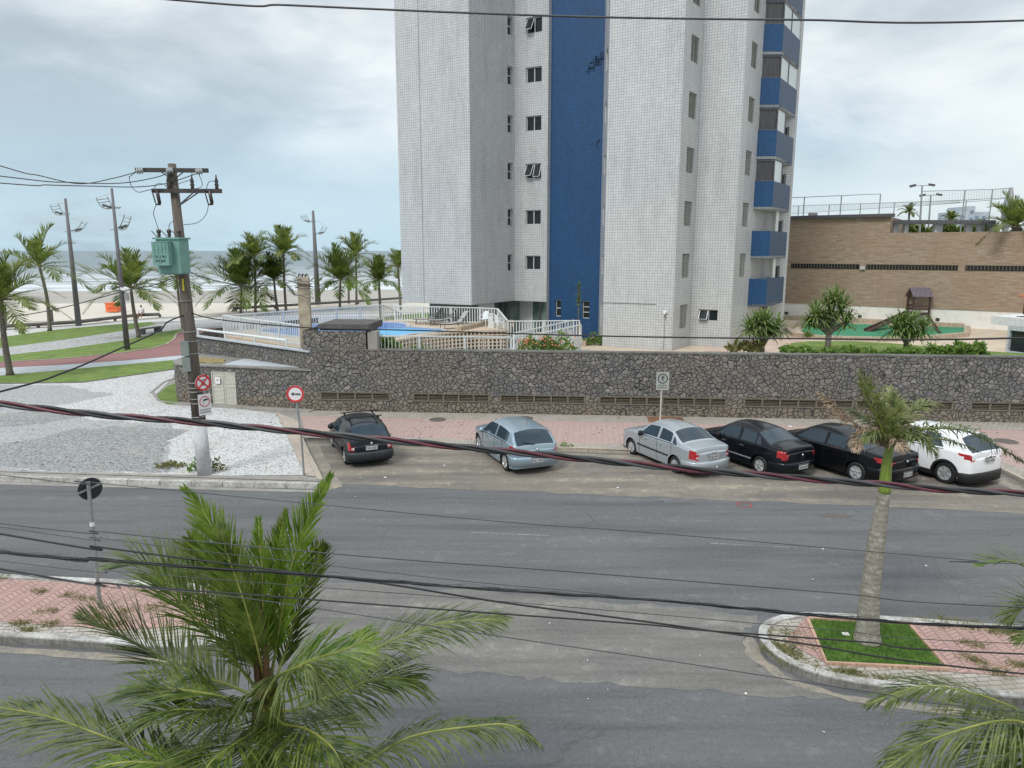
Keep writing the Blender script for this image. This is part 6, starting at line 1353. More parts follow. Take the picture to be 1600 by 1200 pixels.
for k in range(13):
    x = -wdt/2-.12+k*(wdt+.24)/12
    for s in (-1, 1): rf.bar(at_(x, 0, ridge), at_(x, s*.78, hp-.05), .085, .03, up=Q@Vector((0, s*.6, 1)))
rf.build('roof', M['roofslat'], t_, world=True)
mb = MB()
for s in (-1, 1): mb.face([at_(s*wdt/2, -.7, hp), at_(s*wdt/2, .7, hp), at_(s*wdt/2, 0, ridge-.03)])
mb.build('gable', M['brownwood'], t_, world=True)
s0 = at_(-wdt/2, 0, .95); s1 = G(1356, 517.5, 1.58); mb = MB(); mb.bar(s0, s1, .5, .05); sd2 = (s1-s0).normalized().cross(Vector((0, 0, 1))).normalized()*.26
for s in (-1, 1): mb.bar(s0+sd2*s+Vector((0, 0, .08)), s1+sd2*s+Vector((0, 0, .08)), .05, .18)
mb.build('slide', M['brownwood'], t_, world=True)
s0 = at_(wdt/2, 0, .95); s1 = G(1468, 520, 1.58); mb = MB()
for s in (-.22, .22): o = Q@Vector((0, s, 0)); mb.bar(s0+o, s1+o, .06, .1)
for k in range(1, 5): p = s0.lerp(s1, k/5); mb.bar(p-Q@Vector((0, .22, 0)), p+Q@Vector((0, .22, 0)), .06, .04)
mb.build('ladder', M['brownwood'], t_, world=True)
# ================================================================== palms
def frond(ml, ms, pts, L, n, rr, hang=.35, wd=.035, fold=.25, start=.14, rad=.022, wind=Vector((0, 0, 0)), segs=3, tipl=.35, up0=Vector((0, 0, 1)), jit=.10, gap=0.0, opening=62, taper=.85):
    path = cr3(pts, 8); m = len(path)-1; acc = [0]
    for a, b in zip(path[:-1], path[1:]): acc.append(acc[-1]+(b-a).length)
    tot = acc[-1]
    if ms is not None: ms.tube(path, [rad*(1-.85*k/m)+.002 for k in range(m+1)], 5)
    def at(s):
        d = s*tot
        for k in range(m):
            if d <= acc[k+1] or k == m-1:
                f = (d-acc[k])/max(1e-6, acc[k+1]-acc[k]); return path[k].lerp(path[k+1], f), (path[k+1]-path[k]).normalized()
    g = Vector((0, 0, -1))
    for k in range(n):
        s = start+(1-start)*(k+.5)/n; p, t = at(s); side = t.cross(up0)
        if side.length < .08: side = t.cross(Vector((0, 1, 0)))
        side.normalize(); nrm = side.cross(t).normalized(); prof = (.45+.55*math.sin(math.pi*min(1, (s-start)/(1-start)*.85+.12)))*(1 if s < taper else 1-(s-taper)/(1-taper)*(1-tipl))
        for sg in (1, -1):
            if rr.random() < gap: continue
            a = R(opening-(opening-20)*s**1.3)+rr.gauss(0, jit); l = L*prof*rr.uniform(.82, 1.1)
            d = (t*math.cos(a)+side*sg*math.sin(a)+nrm*(fold+rr.gauss(0, jit*.8))).normalized(); w_ = wd*rr.uniform(.8, 1.15); q = p.copy(); prev = None; hh = hang*rr.uniform(.5, 1.6)
            for j in range(segs+1):
                wv = d.cross(nrm)
                if wv.length < .05: wv = d.cross(side)
                wv = wv.normalized()*w_*(.55, 1.0, .75, 0)[j if segs == 3 else (0, 1, 3)[j]]*.5
                cur = (q-wv, q+wv) if wv.length > 1e-6 else (q.copy(),)
                if prev:
                    if len(cur) == 2: ml.face([prev[0], prev[1], cur[1], cur[0]])
                    else: ml.face([prev[0], prev[1], cur[0]])
                prev = cur; q = q+d*(l/segs); d = (d+g*hh*(.5+.5*j)+wind*.25).normalized()
def palm_far(label, base, top, rpx, seed, group='coconut palms along the beach promenade', zb=PZ, mat='frond_far', mats2=None, nf=24, name='palm_tree', wind=.0, lean=.4, dep=0, hero=None, tr=.13, hang=.16, cat='palm tree'):
    b = G(base[0], base[1], zb) if dep == 0 else Vector((P(base[0], base[1], dep).x, dep, zb)); c = P(top[0], top[1], b.y); rr = random.Random(seed); t = thing(name, label, cat, b, group=group); rm_ = rpx*c.y/F*1.03
    mb = MB(); mid = b.lerp(c, .5)+Vector((rr.uniform(-.3, .3)*lean, 0, 0)); pth = cr3([b, mid, c], 6); nn = len(pth)-1; mb.tube(pth, [tr*(1.25-.45*k/nn)*(1.25 if k == 0 else 1) for k in range(nn+1)], 10)
    mb.build('trunk', M['bark'], t, world=True, smooth=True)
    ml = MB(); ms = MB(); ml2 = MB()
    nf = int(nf*1.15)
    for k in range(nf):
        az = 2.399*k+rr.uniform(-.3, .3); el = R(82-100*((k+.5)/nf)**.9)+rr.gauss(0, .08); L = rm_*rr.uniform(.8, 1.15); h = Vector((math.cos(az)+wind*.35, math.sin(az), 0))
        d0 = (h*math.cos(el)+Vector((0, 0, math.sin(el)))).normalized(); sag = .38+.35*max(0, math.cos(el)); p1 = c+d0*L*.38; p2 = c+d0*L*.74+Vector((wind*L*.1, 0, -sag*L*.10)); p3 = c+d0*L*1.02+Vector((wind*L*.25, 0, -sag*L*.42))
        tgt = ml2 if (mats2 and (k > nf*.72)) else ml
        frond(tgt, ms, [c+Vector((0, 0, -.1)), p1, p2, p3], L*.33, 30, rr, hang=hang, wd=.085*max(1, rm_/3), rad=.03, wind=Vector((wind, 0, 0)), segs=2, fold=.30 if el > .3 else .05, start=.10)
    cr = ml.build('crown', M[mat], t, world=True); ms.build('leaf_stalks', M['rachis_dk'], cr, world=True)
    if ml2.v: ml2.build('old_fronds', M[mats2], cr, world=True)
    return t
palm_far('palm cut by the left edge of the photo, in front of the lawn', (16, 586), (1, 466), 80, 1, nf=24, tr=.15, wind=.2)
palm_far('tall windblown palm left of the left lamp, fronds swept up', (78, 517), (61, 414), 66, 2, nf=13, wind=.5, lean=.8, tr=.14)
palm_far('palm right behind the nearest promenade lamp', (217, 527), (204, 448), 66, 3, nf=20, tr=.14)
palm_far('slim palm half hidden behind the green transformer', (286, 513), (276, 432), 58, 4, nf=18, tr=.12)
palm_far('broad palm with a red-brown stem left of the pool palms', (376, 489), (377, 447), 68, 5, nf=26, mat='frond')
palm_far('palm with its crown above the broad red-stemmed palm', (399, 489), (397, 398), 42, 6, nf=20)
palm_far('palm with bright young fronds left of the old concrete post', (434, 487), (428, 436), 44, 7, mat='frond', nf=22)
palm_far('taller palm just above the bright one by the old post', (447, 487), (443, 394), 46, 8, nf=20)
palm_far('yellow-fringed palm right of the old concrete post', (531, 482), (532, 436), 56, 9, mat='frond', mats2='frond_y', nf=26)
palm_far('dark palm rising behind the yellow-fringed palm', (557, 476), (556, 397), 40, 10, nf=20)
palm_far('small yellow-green palm beside the stair fence', (595, 499), (592, 437), 42, 11, mat='frond', mats2='frond_y', nf=24)
palm_far('palm partly hidden by the tower edge', (626, 484), (622, 416), 34, 12, nf=18)
palm_far('thin distant stem behind the yellow-fringed palm', (545, 474), (546, 430), 22, 13, nf=12)
palm_far('drooping palm beyond the roof court next to the floodlights', (1419, 356), (1421, 330), 15, 20, group='palms beyond the roof court', dep=95, zb=1.5, nf=14, hang=.8, tr=.16)
palm_far('bushy palm crown left of the distant building', (1487, 356), (1486, 343), 17, 21, group='palms beyond the roof court', dep=90, zb=1.5, nf=18)
bp = VP(BS-bn*1.2, BS-bn*1.2+bd*10, 1588, 360)
t_ = palm_far('big date-like palm on the brown building at the right edge', (1588, 361), (1585, 352), 56, 22, group='palms beyond the roof court', dep=bp.y, zb=ztopR, nf=17, tr=.3, hang=.1)
# greenery behind the pergola
def bush(name, label, cat, c, rx, ry, h, n, size, m, seed, group=None, flowers=0, fm='flower', stems=True):
    rr = random.Random(seed); t = thing(name, label, cat, c, group=group); mb = MB(); c = Vector(c)
    for k in range(n):
        while True:
            x, y, z = rr.uniform(-1, 1), rr.uniform(-1, 1), rr.uniform(0, 1)
            if x*x+y*y+(z*1.0)**2 < 1 and rr.random() < .35+.65*(x*x+y*y+z*z): break
        q = c+Vector((x*rx, y*ry, z*h*(1+.25*math.sin(x*7+seed)))); a = Vector((rr.gauss(0, 1), rr.gauss(0, 1), rr.gauss(.6, .8))).normalized()*size*rr.uniform(.6, 1.4); b = a.cross(Vector((rr.gauss(0, 1), rr.gauss(0, 1), rr.gauss(0, 1)))).normalized()*size*.28
        mb.face([q, q+a*.5+b, q+a, q+a*.5-b])
    mb.build('foliage', M[m], t, world=True)
    if stems:
        sm = MB()
        for k in range(5): sm.tube([c, c+Vector((rr.uniform(-.6, .6)*rx, rr.uniform(-.5, .5)*ry, h*.7))], .015, 4)
        sm.build('stems', M['rachis_dk'], t, world=True)
    if flowers:
        for k in range(flowers): fm_ = MB(); q = c+Vector((rr.uniform(-.9, .9)*rx, rr.uniform(-1, .2)*ry, rr.uniform(.4, 1.05)*h)); fm_.lathe([(0, -.04), (.06, 0), (0, .05)], q, 6); fm_.build('flower', M[fm], t, world=True)
    return t
hp0 = VP(BS-bn*9, BS-bn*9+bd*10, 1412, 360); hp1 = VP(BS-bn*9, BS-bn*9+bd*10, 1556, 360)
t_ = thing('roof_hedge', 'dark green hedge behind the pergola pillars', 'hedge', hp0); mb = MB(); rr = random.Random(3)
for k in range(2600):
    s = rr.random(); q = hp0.lerp(hp1, s); q.z = ztopR+rr.random()*(.75+.25*math.sin(s*17)+.15*math.sin(s*41)); q.y += rr.uniform(-.4, .4); a = Vector((rr.gauss(0, 1), rr.gauss(0, 1), rr.gauss(0, 1))).normalized()*.28; b = a.cross(Vector((rr.gauss(0, 1), rr.gauss(0, 1), 1))).normalized()*.10; mb.face([q, q+a*.5+b, q+a, q+a*.5-b])
mb.build('foliage', M['frond_far'], t_, world=True)
# clipped hedge above the stone wall
u0_ = VP(WA, WB, 1232, 550); u1_ = VP(WA, WB, 1562, 553); t_ = thing('wall_hedge', 'low bright green hedge growing along the top of the stone wall', 'hedge', u0_-wn_*.8); mb = MB(); rr = random.Random(8)
for k in range(12000):
    s = rr.random(); q = u0_.lerp(u1_, s)-wn_*rr.uniform(.45, 1.25); top = .36+.07*math.sin(s*23)+.08*math.sin(s*61)+(.30 if s > .72 and s < .97 else 0)*abs(math.sin(s*40+1)); q.z = 2.62+rr.random()**.7*top; a = Vector((rr.gauss(0, 1), rr.gauss(0, 1), rr.gauss(.7, .8))).normalized()*.16*rr.uniform(.6, 1.3); b = a.cross(Vector((rr.gauss(0, 1), rr.gauss(0, 1), 1))).normalized()*.05; mb.face([q, q+a*.5+b, q+a, q+a*.5-b])
mb.build('foliage', M['leaf'], t_, world=True)
bush('flowering_bush', 'bush with small red flowers in front of the ramp fence', 'bush', (P(842, 547, 33.3).x, 33.3, 2.45), 1.15, .5, .75, 900, .15, 'leaf', 5, flowers=42)
bush('flowering_bush', 'leafy bush tip right of the red flowers, reaching above the wall', 'bush', (P(872, 547, 33.6).x, 33.6, 2.45), .9, .5, .85, 420, .17, 'leaf', 6, flowers=8)
bush('leafy_bush', 'broad-leaved bright green bush beside the stone kiosk', 'bush', (P(604, 547, 32.6).x, 32.6, 2.6), .62, .4, .62, 260, .34, 'leaf', 7)
bush('small_shrub', 'small low shrub behind the thin-barred fence', 'bush', (P(657, 547, 32.9).x, 32.9, 2.55), .4, .3, .35, 90, .2, 'leaf', 71)
bush('small_shrub', 'small shrub in the bed at the foot of the blue wall', 'bush', (P(930, 535, 43.5).x, 43.5, 1.55), .8, .4, .6, 220, .2, 'leaf', 9)
mb = MB(); a = G(912, 541, 1.5); b = G(938, 529, 1.5); pb = thing('small_planter', 'narrow stone edged bed below the blue wall', 'planter', a); mb.bar(a+Vector((0, 0, .15)), b+Vector((0, 0, .15)), .2, .3); mb.build('edge', M['planterstone'], pb, world=True)
bush('weed_tuft', 'green weeds growing right beside the painted pole foot', 'weeds', G(337, 735, PZ), .34, .2, .34, 110, .12, 'drygrass', 31, group='weeds round the utility pole', stems=False)
bush('weed_tuft', 'green weeds growing left beside the painted pole foot', 'weeds', G(303, 735, PZ), .22, .18, .30, 80, .12, 'leaf', 32, group='weeds round the utility pole', stems=False)
bush('weed_tuft', 'flat weed patch left of the utility pole', 'weeds', G(266, 729, PZ), .55, .3, .12, 260, .10, 'drygrass', 33, group='weeds round the utility pole', stems=False)
bush('weed_tuft', 'green weeds against the kerb right of the blue-silver hatchback', 'weeds', G(884, 703, 0), .35, .15, .25, 140, .10, 'leaf', 34, stems=False)
bush('dry_plants', 'grey-leaved plants behind the wall at the tower corner', 'bush', (P(1165, 548, 33.2).x, 33.2, 2.55), .9, .3, .45, 200, .3, 'drygrass', 35, stems=False)
# tall thin plant in front of the blue wall
c = Vector((P(903, 530, 43.6).x, 43.6, 1.5)); t_ = thing('slender_tree', 'very thin young tree with a sparse tuft in front of the blue wall', 'tree', c); zt_ = P(903, 445, 43.6).z; mb = MB(); mb.tube([c, (c.x, c.y, zt_)], [.045, .02], 6); mb.build('trunk', M['rachis_dk'], t_, world=True)
mb = MB(); rr = random.Random(2)
for k in range(70):
    q = Vector((c.x, c.y, zt_-rr.random()*1.15)); a = Vector((rr.gauss(0, 1), rr.gauss(0, 1), rr.gauss(.2, .5))).normalized()*rr.uniform(.2, .4); b = a.cross(Vector((0, 0, 1))).normalized()*.06; mb.face([q, q+a*.5+b, q+a, q+a*.5-b])
mb.build('crown', M['frond_far'], t_, world=True)
# screw pines -----------------------------------------------------------
def screwpine(label, x, ybase, Y, heads, seed, zg=2.3, group='screw pines on the garden lawn'):
    rr = random.Random(seed); b = Vector((P(x, ybase, Y).x, Y, zg)); t = thing('screw_pine', label, 'tree', b, group=group); tm = MB(); lm_ = MB()
    jz = P(heads[0][0], heads[0][1], Y).z; fork = Vector((b.x, Y, b.z+(jz-b.z)*.45)); tm.tube([b, fork], [.15, .12], 10)
    for hx, hy, rp in heads:
        c = P(hx, hy, Y+rr.uniform(-.5, .5)); tm.tube(cr3([fork, fork.lerp(c, .5)+Vector((0, 0, .1)), c], 4), [.10]*8+[.07], 8); rm_ = rp*Y/F
        for k in range(70):
            az = 2.399*k; el = R(74-105*(k/70)**.9)+rr.gauss(0, .1); L = rm_*1.35*rr.uniform(.8, 1.15); d = Vector((math.cos(az)*math.cos(el), math.sin(az)*math.cos(el), math.sin(el))); s = d.cross(Vector((0, 0, 1)))
            if s.length < .1: s = Vector((1, 0, 0))
            s = s.normalized()*.042; q = c+d*.05; p1 = q+d*L*.5; p2 = p1+(d+Vector((0, 0, -.28))).normalized()*L*.3; p3 = p2+(d+Vector((0, 0, -.95))).normalized()*L*.28
            lm_.face([q-s*.6, q+s*.6, p1+s, p1-s]); lm_.face([p1-s, p1+s, p2+s*.7, p2-s*.7]); lm_.face([p2-s*.7, p2+s*.7, p3])
    tm.build('trunk', M['bark'], t, world=True, smooth=True); lm_.build('crown', M['leaf_pan'], t, world=True)
screwpine('left low screw pine in front of the blue balconies', 1190, 549, 33.6, [(1172, 516, 24), (1195, 509, 26), (1214, 515, 22), (1186, 508, 24), (1202, 521, 18)], 1)
screwpine('tallest screw pine, with a thick stem, left of the play house', 1293, 548, 33.8, [(1296, 482, 26), (1274, 494, 24), (1314, 484, 26), (1322, 506, 20), (1286, 502, 18), (1303, 470, 24), (1266, 506, 15)], 2)
screwpine('right screw pine in front of the timber play house', 1415, 548, 34.0, [(1400, 516, 24), (1422, 510, 26), (1441, 516, 22), (1411, 508, 22), (1428, 523, 16)], 3)
def rosette(label, x, y, z, L, m, seed, n=40, Y=None):
    rr = random.Random(seed); c = G(x, y, z) if Y is None else Vector((P(x, y, Y).x, Y, z)); t = thing('spiky_plant', label, 'plant', c, group='small spiky plants in the garden'); mb = MB(); core = MB(); core.lathe([(.06, 0), (.05, .08), (0, .12)], c, 8)
    for k in range(n):
        az = 2.399*k; el = R(85-70*(k/n)); d = Vector((math.cos(az)*math.cos(el), math.sin(az)*math.cos(el), math.sin(el))); s = d.cross(Vector((.01, 0, 1))).normalized()*.04; l = L*rr.uniform(.8, 1.1); mb.face([c-s, c+s, c+d*l*.6+s, c+d*l-Vector((0, 0, l*.12)), c+d*l*.6-s])
    mb.build('leaves', M[m], t, world=True); core.build('core', M['rachis_dk'], t, world=True)
rosette('pale variegated spiky plant right beside the tallest screw pine stem', 1305, 546, 2.3, .6, 'leaf_var', 1, Y=33.7); rosette('pale variegated spiky plant further right of the tallest screw pine', 1334, 546, 2.3, .6, 'leaf_var', 2, Y=33.7)
rosette('small dark spiky plant on the curved planter kerb', 1262, 527, 2.0, .55, 'leaf_pan', 3); rosette('grey spiky plant at the tower corner above the wall', 1168, 549, 2.6, .55, 'drygrass', 4, Y=33.0)
# ================================================================== royal palm on the median tip
b = G(1355, 1002, .135); Y0 = b.y; rp_ = thing('royal_palm', 'royal palm with a grey ringed stem and battered half-dry fronds on the median tip', 'palm tree', b)
pp = [b]+[P(x, y, Y0) for x, y in ((1357, 960), (1362, 905), (1369, 850), (1377, 800), (1382, 768))]; mb = MB(); mb.tube(cr3(pp, 5), [interp([(0, .26), (1.5, .215), (5, .185), (10, .165), (15, .152), (20, .115), (25, .095)], k) for k in range(26)], 18)
mb.build('trunk', M['bark_royal'], rp_, world=True, smooth=True)
cs = [P(1382, 770, Y0), P(1384, 740, Y0), P(1387, 715, Y0), P(1391, 694, Y0)]; mb = MB(); mb.tube(cr3(cs, 4), [.10, .10, .098, .096, .092, .088, .084, .08, .075, .07, .065, .06, .05], 14); mb.build('crownshaft', M['shaft'], rp_, world=True, smooth=True)
base = P(1388, 700, Y0); rr = random.Random(11)
spec = [ # path px (x, y, dY), leaflet length, material, hang
 ([(1378, 655, 0), (1360, 610, .1), (1344, 580, .15)], .34, 'frond_royal', .3, 70), ([(1374, 660, -.1), (1352, 620, -.2), (1342, 592, -.2)], .30, 'frond_royal', .4, 60), ([(1386, 660, .3), (1385, 630, .5), (1392, 606, .7)], .24, 'frond_royal', .3, 40),
 ([(1372, 668, .1), (1345, 668, .1), (1310, 640, .2), (1281, 613, .3)], .24, 'frond_dry', .5, 110), ([(1366, 690, -.1), (1345, 688, -.3), (1338, 704, -.5)], .22, 'frond_dry', .8, 60), ([(1360, 680, .2), (1340, 680, .3), (1334, 700, .3)], .20, 'frond_dry', .8, 50),
 ([(1402, 672, .1), (1425, 642, .2), (1452, 632, .3), (1474, 636, .3)], .26, 'frond_royal', .5, 60), ([(1412, 682, 0), (1450, 670, -.1), (1510, 674, -.2), (1560, 698, -.3), (1598, 722, -.3)], .30, 'frond_old', .8, 84),
 ([(1405, 686, -.2), (1425, 680, -.5), (1448, 692, -.7), (1462, 712, -.8)], .26, 'frond_old', .9, 60), ([(1398, 680, .2), (1425, 668, .5), (1450, 684, .6)], .24, 'frond_dry', .9, 50), ([(1395, 690, -.2), (1402, 690, -.5), (1410, 706, -.7)], .22, 'frond_dry', .9, 40), ([(1380, 684, -.2), (1366, 676, -.5), (1352, 690, -.7)], .22, 'frond_old', .9, 44), ([(1408, 688, .3), (1440, 684, .5), (1490, 690, .6), (1530, 706, .6)], .24, 'frond_old', .8, 60), ([(1364, 668, .4), (1340, 648, .6), (1322, 640, .7)], .2, 'frond_old', .6, 50),
 ([(1390, 668, 0), (1400, 640, .1), (1395, 618, .2)], .26, 'frond_royal', .3, 50)]
for pts, L, m, hg, n in spec:
    ml, ms = MB(), MB(); frond(ml, ms, [base]+[P(x, y, Y0+d) for x, y, d in pts], L*1.35, int(n*1.3), rr, hang=hg, wd=.028, fold=rr.uniform(0, .4), start=.12, rad=.020, jit=.28, tipl=.5)
    f = ml.build('frond', M[m], rp_, world=True); ms.build('leaf_stalk', M['rachis'] if m != 'frond_dry' else M['bark'], f, world=True)
    if m == 'frond_dry': f['label'] = 'dry brown frond'
# ================================================================== coconut palms in the foreground
def hero(label, crown, Y, fronds, trunk, seed, base_off=(0, 0)):
    c = P(crown[0], crown[1], Y); rr = random.Random(seed); t = thing('coconut_palm', label, 'palm tree', (c.x+base_off[0], c.y+base_off[1], 0), group='coconut palms in the foreground'); b0 = Vector((c.x+base_off[0], c.y+base_off[1], 0))
    mb = MB(); mb.tube(cr3([b0, b0.lerp(c, .5)+Vector((.05, 0, 0)), c-Vector((0, 0, .1))], 6), [.20-.007*k for k in range(13)], 14); mb.build('trunk', M['bark'], t, world=True, smooth=True)
    for pts, L, n, m, hg, fo, wd, kw in fronds:
        ml, ms = MB(), MB(); q = [P(x, y, Y+d) for x, y, d in pts]; q = q if kw.get('nobase') else [c]+q
        k2 = {k: v for k, v in kw.items() if k != 'nobase'}; frond(ml, ms, q, L, int(n*1.1), rr, hang=hg, wd=wd*.58, fold=fo, **{**dict(rad=.019, jit=.09, start=.16), **k2})
        f = ml.build('frond', M[m], t, world=True); ms.build('leaf_stalk', M['rachis' if m != 'frond_dry' else 'frond_dry'], f, world=True)
    mb = MB()
    for k in range(10): a = k*.63; mb.tube([c+Vector((math.cos(a)*.14, math.sin(a)*.14, -.35)), c+Vector((math.cos(a)*.10, math.sin(a)*.10, .15)), c+Vector((math.cos(a)*.05, math.sin(a)*.05, .4))], [.06, .05, .02], 6)
    mb.build('sheath', M['rachis_dk'], t, world=True)
    for dx in (-.05, .06): mb = MB(); mb.tube(cr3([c+Vector((dx*.5, -.12, .1)), c+Vector((dx, -.08, .7)), c+Vector((dx*.3-.05, 0, 1.35))], 4), [.045-.004*k for k in range(9)], 7); mb.build('spear_leaf', M['spear'], t, world=True, smooth=True)
    return t
M['spear'] = pm('brown_spear_leaf', (.085, .045, .022), .6, .35, 8)
FR = []
A = lambda pts, L, n, m='frond', hg=.10, fo=.25, wd=.036, **k: FR.append((pts, L, n, m, hg, fo, wd, k))
up = Vector((0, -1, .25))
A([(395, 1010, .1), (365, 900, .2), (330, 820, .25), (290, 764, .3)], .64, 84, 'frond_y', .02, .18, .034, up0=Vector((.1, -1, .1)), opening=27, start=.22, taper=.62, tipl=.3)
A([(404, 1020, -.1), (378, 930, -.1), (350, 850, -.1), (345, 805, 0)], .55, 70, 'frond', .03, .2, .034, up0=Vector((.3, -1, 0)), opening=30, start=.2, taper=.62, tipl=.3)
A([(412, 1000, 0), (410, 900, 0), (406, 850, .0), (404, 812, .05)], .50, 60, 'frond_y', .0, .15, .034, up0=Vector((0, -1, 0)), opening=18, start=.30, taper=.62, tipl=.3)
A([(420, 1000, .2), (428, 900, .3), (440, 830, .4), (446, 800, .45)], .5, 66, 'frond', .02, .2, .034, up0=Vector((0, -1, 0)), opening=24, start=.25, taper=.62, tipl=.3)
A([(432, 1010, .1), (452, 900, .1), (482, 810, .1), (516, 744, .1)], .62, 86, 'frond_y', .04, .2, .034, up0=Vector((-.2, -1, 0)), opening=24, start=.2, taper=.6, tipl=.3)
A([(388, 1010, .3), (360, 935, .5), (325, 880, .6), (296, 842, .6)], .62, 74, 'frond', .05, .25, .034, up0=Vector((.3, -1, .2)), opening=40, start=.2)
A([(446, 1020, .3), (468, 950, .4), (488, 895, .5), (506, 850, .5)], .50, 66, 'frond', .05, .2, .034, up0=Vector((-.3, -1, .1)), opening=36, start=.2)
A([(392, 1030, .3), (345, 960, .6), (290, 915, .7), (225, 884, .7), (170, 890, .6)], .80, 80, 'frond', .10, .3, .036)
A([(380, 1050, -.1), (325, 985, -.2), (270, 930, -.2), (240, 905, -.1)], .95, 72, 'frond', .14, .2, .038)
A([(370, 1075, .1), (310, 1055, .2), (258, 1030, .3), (195, 995, .2), (126, 966, .1)], .78, 84, 'frond_old', .10, .25, .036)
A([(370, 1105, -.4), (320, 1110, -.7), (270, 1110, -.8), (225, 1130, -.8)], .85, 70, 'frond', .3, .2, .038)
A([(440, 1065, -.5), (478, 1035, -.8), (530, 1018, -.8), (582, 996, -.7)], .62, 70, 'frond_y', .30, -.1, .034, up0=Vector((.2, -.6, .8)))
A([(432, 1060, -.6), (458, 1046, -1.0), (484, 1040, -1.2), (500, 1070, -1.3)], .95, 60, 'frond_old', .75, -.1, .036)
A([(450, 1095, .2), (520, 1062, .4), (590, 1012, .5), (680, 976, .5), (786, 967, .4)], .85, 96, 'frond_old', .26, .0, .036)
A([(455, 1110, 0), (525, 1085, .1), (590, 1060, .1), (650, 1062, .1)], .9, 76, 'frond', .34, .0, .038)
A([(450, 1150, -.3), (540, 1200, -.6), (640, 1152, -.6), (740, 1135, -.6), (800, 1134, -.6), (845, 1165, -.6)], .62, 96, 'frond_old', .75, .0, .034)
A([(440, 1130, -.6), (480, 1140, -1.1), (520, 1170, -1.4), (545, 1220, -1.5)], .85, 64, 'frond', .4, .1, .038)
A([(400, 1140, -.6), (370, 1160, -1.1), (330, 1190, -1.4), (300, 1240, -1.6)], .85, 64, 'frond', .4, .1, .038)
A([(420, 1150, -.6), (430, 1180, -1.2), (436, 1230, -1.6)], .8, 54, 'frond', .4, .1, .038)
A([(360, 1120, -.2), (300, 1140, -.3), (250, 1180, -.3), (220, 1230, -.3)], .85, 70, 'frond', .4, .1, .038)
A([(390, 1110, -.3), (350, 1090, -.6), (300, 1080, -.6), (240, 1075, -.5), (190, 1090, -.5)], .75, 70, 'frond', .2, .2, .036)
A([(400, 1240, -1.0), (310, 1208, -1.3), (240, 1192, -1.4), (165, 1196, -1.4), (90, 1230, -1.4)], .55, 80, 'frond_y', .6, .0, .034)
A([(395, 1210, -.8), (320, 1210, -1.0), (240, 1182, -1.0), (150, 1146, -1.0), (60, 1116, -1.0), (-50, 1100, -1.0)], .75, 104, 'frond_old', .30, .0, .036)
hero('big coconut palm rising from the bottom left, its fronds crossing the wires', (417, 1100), 7.0, FR, None, 5)
FR = []
A([(1640, 1130, 0), (1575, 1102, 0), (1519, 1083, 0), (1440, 1072, 0), (1357, 1100, 0)], .60, 92, 'frond_old', .42, .0, .034, jit=.14)
A([(1660, 1140, -.4), (1580, 1126, -.6), (1510, 1138, -.6), (1444, 1162, -.6), (1384, 1202, -.6)], .80, 92, 'frond_old', .60, .0, .036, jit=.12)
A([(1680, 1000, .3), (1650, 920, .5), (1600, 884, .6), (1560, 876, .6), (1530, 884, .6)], .55, 60, 'frond_y', .1, .2, .034)
A([(1690, 1020, .0), (1650, 960, .2), (1610, 945, .3), (1575, 970, .3)], .62, 60, 'frond_old', .3, .2, .034)
A([(1700, 1050, 0), (1660, 1000, 0), (1625, 985, 0), (1590, 1000, 0)], .5, 50, 'frond', .4, .2, .034)
A([(1700, 1150, -.3), (1640, 1180, -.5), (1600, 1230, -.6)], .8, 60, 'frond', .4, .1, .036)
A([(1680, 1120, -.2), (1620, 1150, -.4), (1560, 1190, -.5), (1530, 1240, -.5)], .75, 70, 'frond', .5, .1, .036)
A([(1740, 960, 0), (1760, 880, 0), (1800, 820, 0)], .7, 60, 'frond', .1, .2, .036); A([(1800, 1000, 0), (1880, 980, 0), (1960, 1020, 0)], .8, 60, 'frond', .4, .1, .036); A([(1790, 1100, -.5), (1850, 1150, -.8), (1900, 1250, -1)], .8, 60, 'frond', .5, .1, .036)
hero('coconut palm at the right edge, only its left fronds reaching into the photo', (1725, 1080), 7.0, FR, None, 9)
# ------------------------------------------------------------------ weeds and litter on the islands and road edge
rr = random.Random(77)
ws = MB()
def tufts(px0, px1, n, z, spread=.18, mbx=ws):
    for k in range(n):
        s = rr.random(); x = px0[0]+(px1[0]-px0[0])*s; y = px0[1]+(px1[1]-px0[1])*s; c = G(x, y, z)+Vector((rr.gauss(0, spread), rr.gauss(0, spread*.6), 0))
        for j in range(rr.randint(6, 16)):
            a = Vector((rr.gauss(0, 1), rr.gauss(0, 1), rr.uniform(.3, 1.4))).normalized()*rr.uniform(.04, .12); b = a.cross(Vector((rr.gauss(0, 1), rr.gauss(0, 1), .3))).normalized()*.007; q = c+Vector((rr.gauss(0, .05), rr.gauss(0, .05), 0)); mbx.face([q-b, q+b, q+a])
tufts((1440, 972), (1600, 985), 120, .135); tufts((1225, 985), (1250, 1040), 60, .135); tufts((1210, 1010), (1240, 1020), 40, .135); tufts((1260, 1046), (1400, 1060), 30, .135, .1)
for x, y in ((1520, 1007), (1515, 1030), (1592, 1040), (1560, 1050), (1325, 1052), (1560, 985), (1500, 975)): tufts((x-12, y-3), (x+12, y+3), 26, .135, .10)
for x, y in ((60, 925), (8, 903), (105, 932), (75, 955), (130, 937), (30, 975), (80, 975), (45, 985), (150, 965), (180, 975)): tufts((x-8, y-2), (x+8, y+2), 16, .135, .08)
tufts((150, 960), (330, 940), 60, .135); tag(ws.build('weeds', M['drygrass']), 'thin dry weeds sprouting between the median pavers', 'weeds', kind='stuff')
gb_ = MB(); g0 = [G(x, y, .15) for x, y in ((1264, 969), (1418, 977), (1478, 1046), (1292, 1037))]
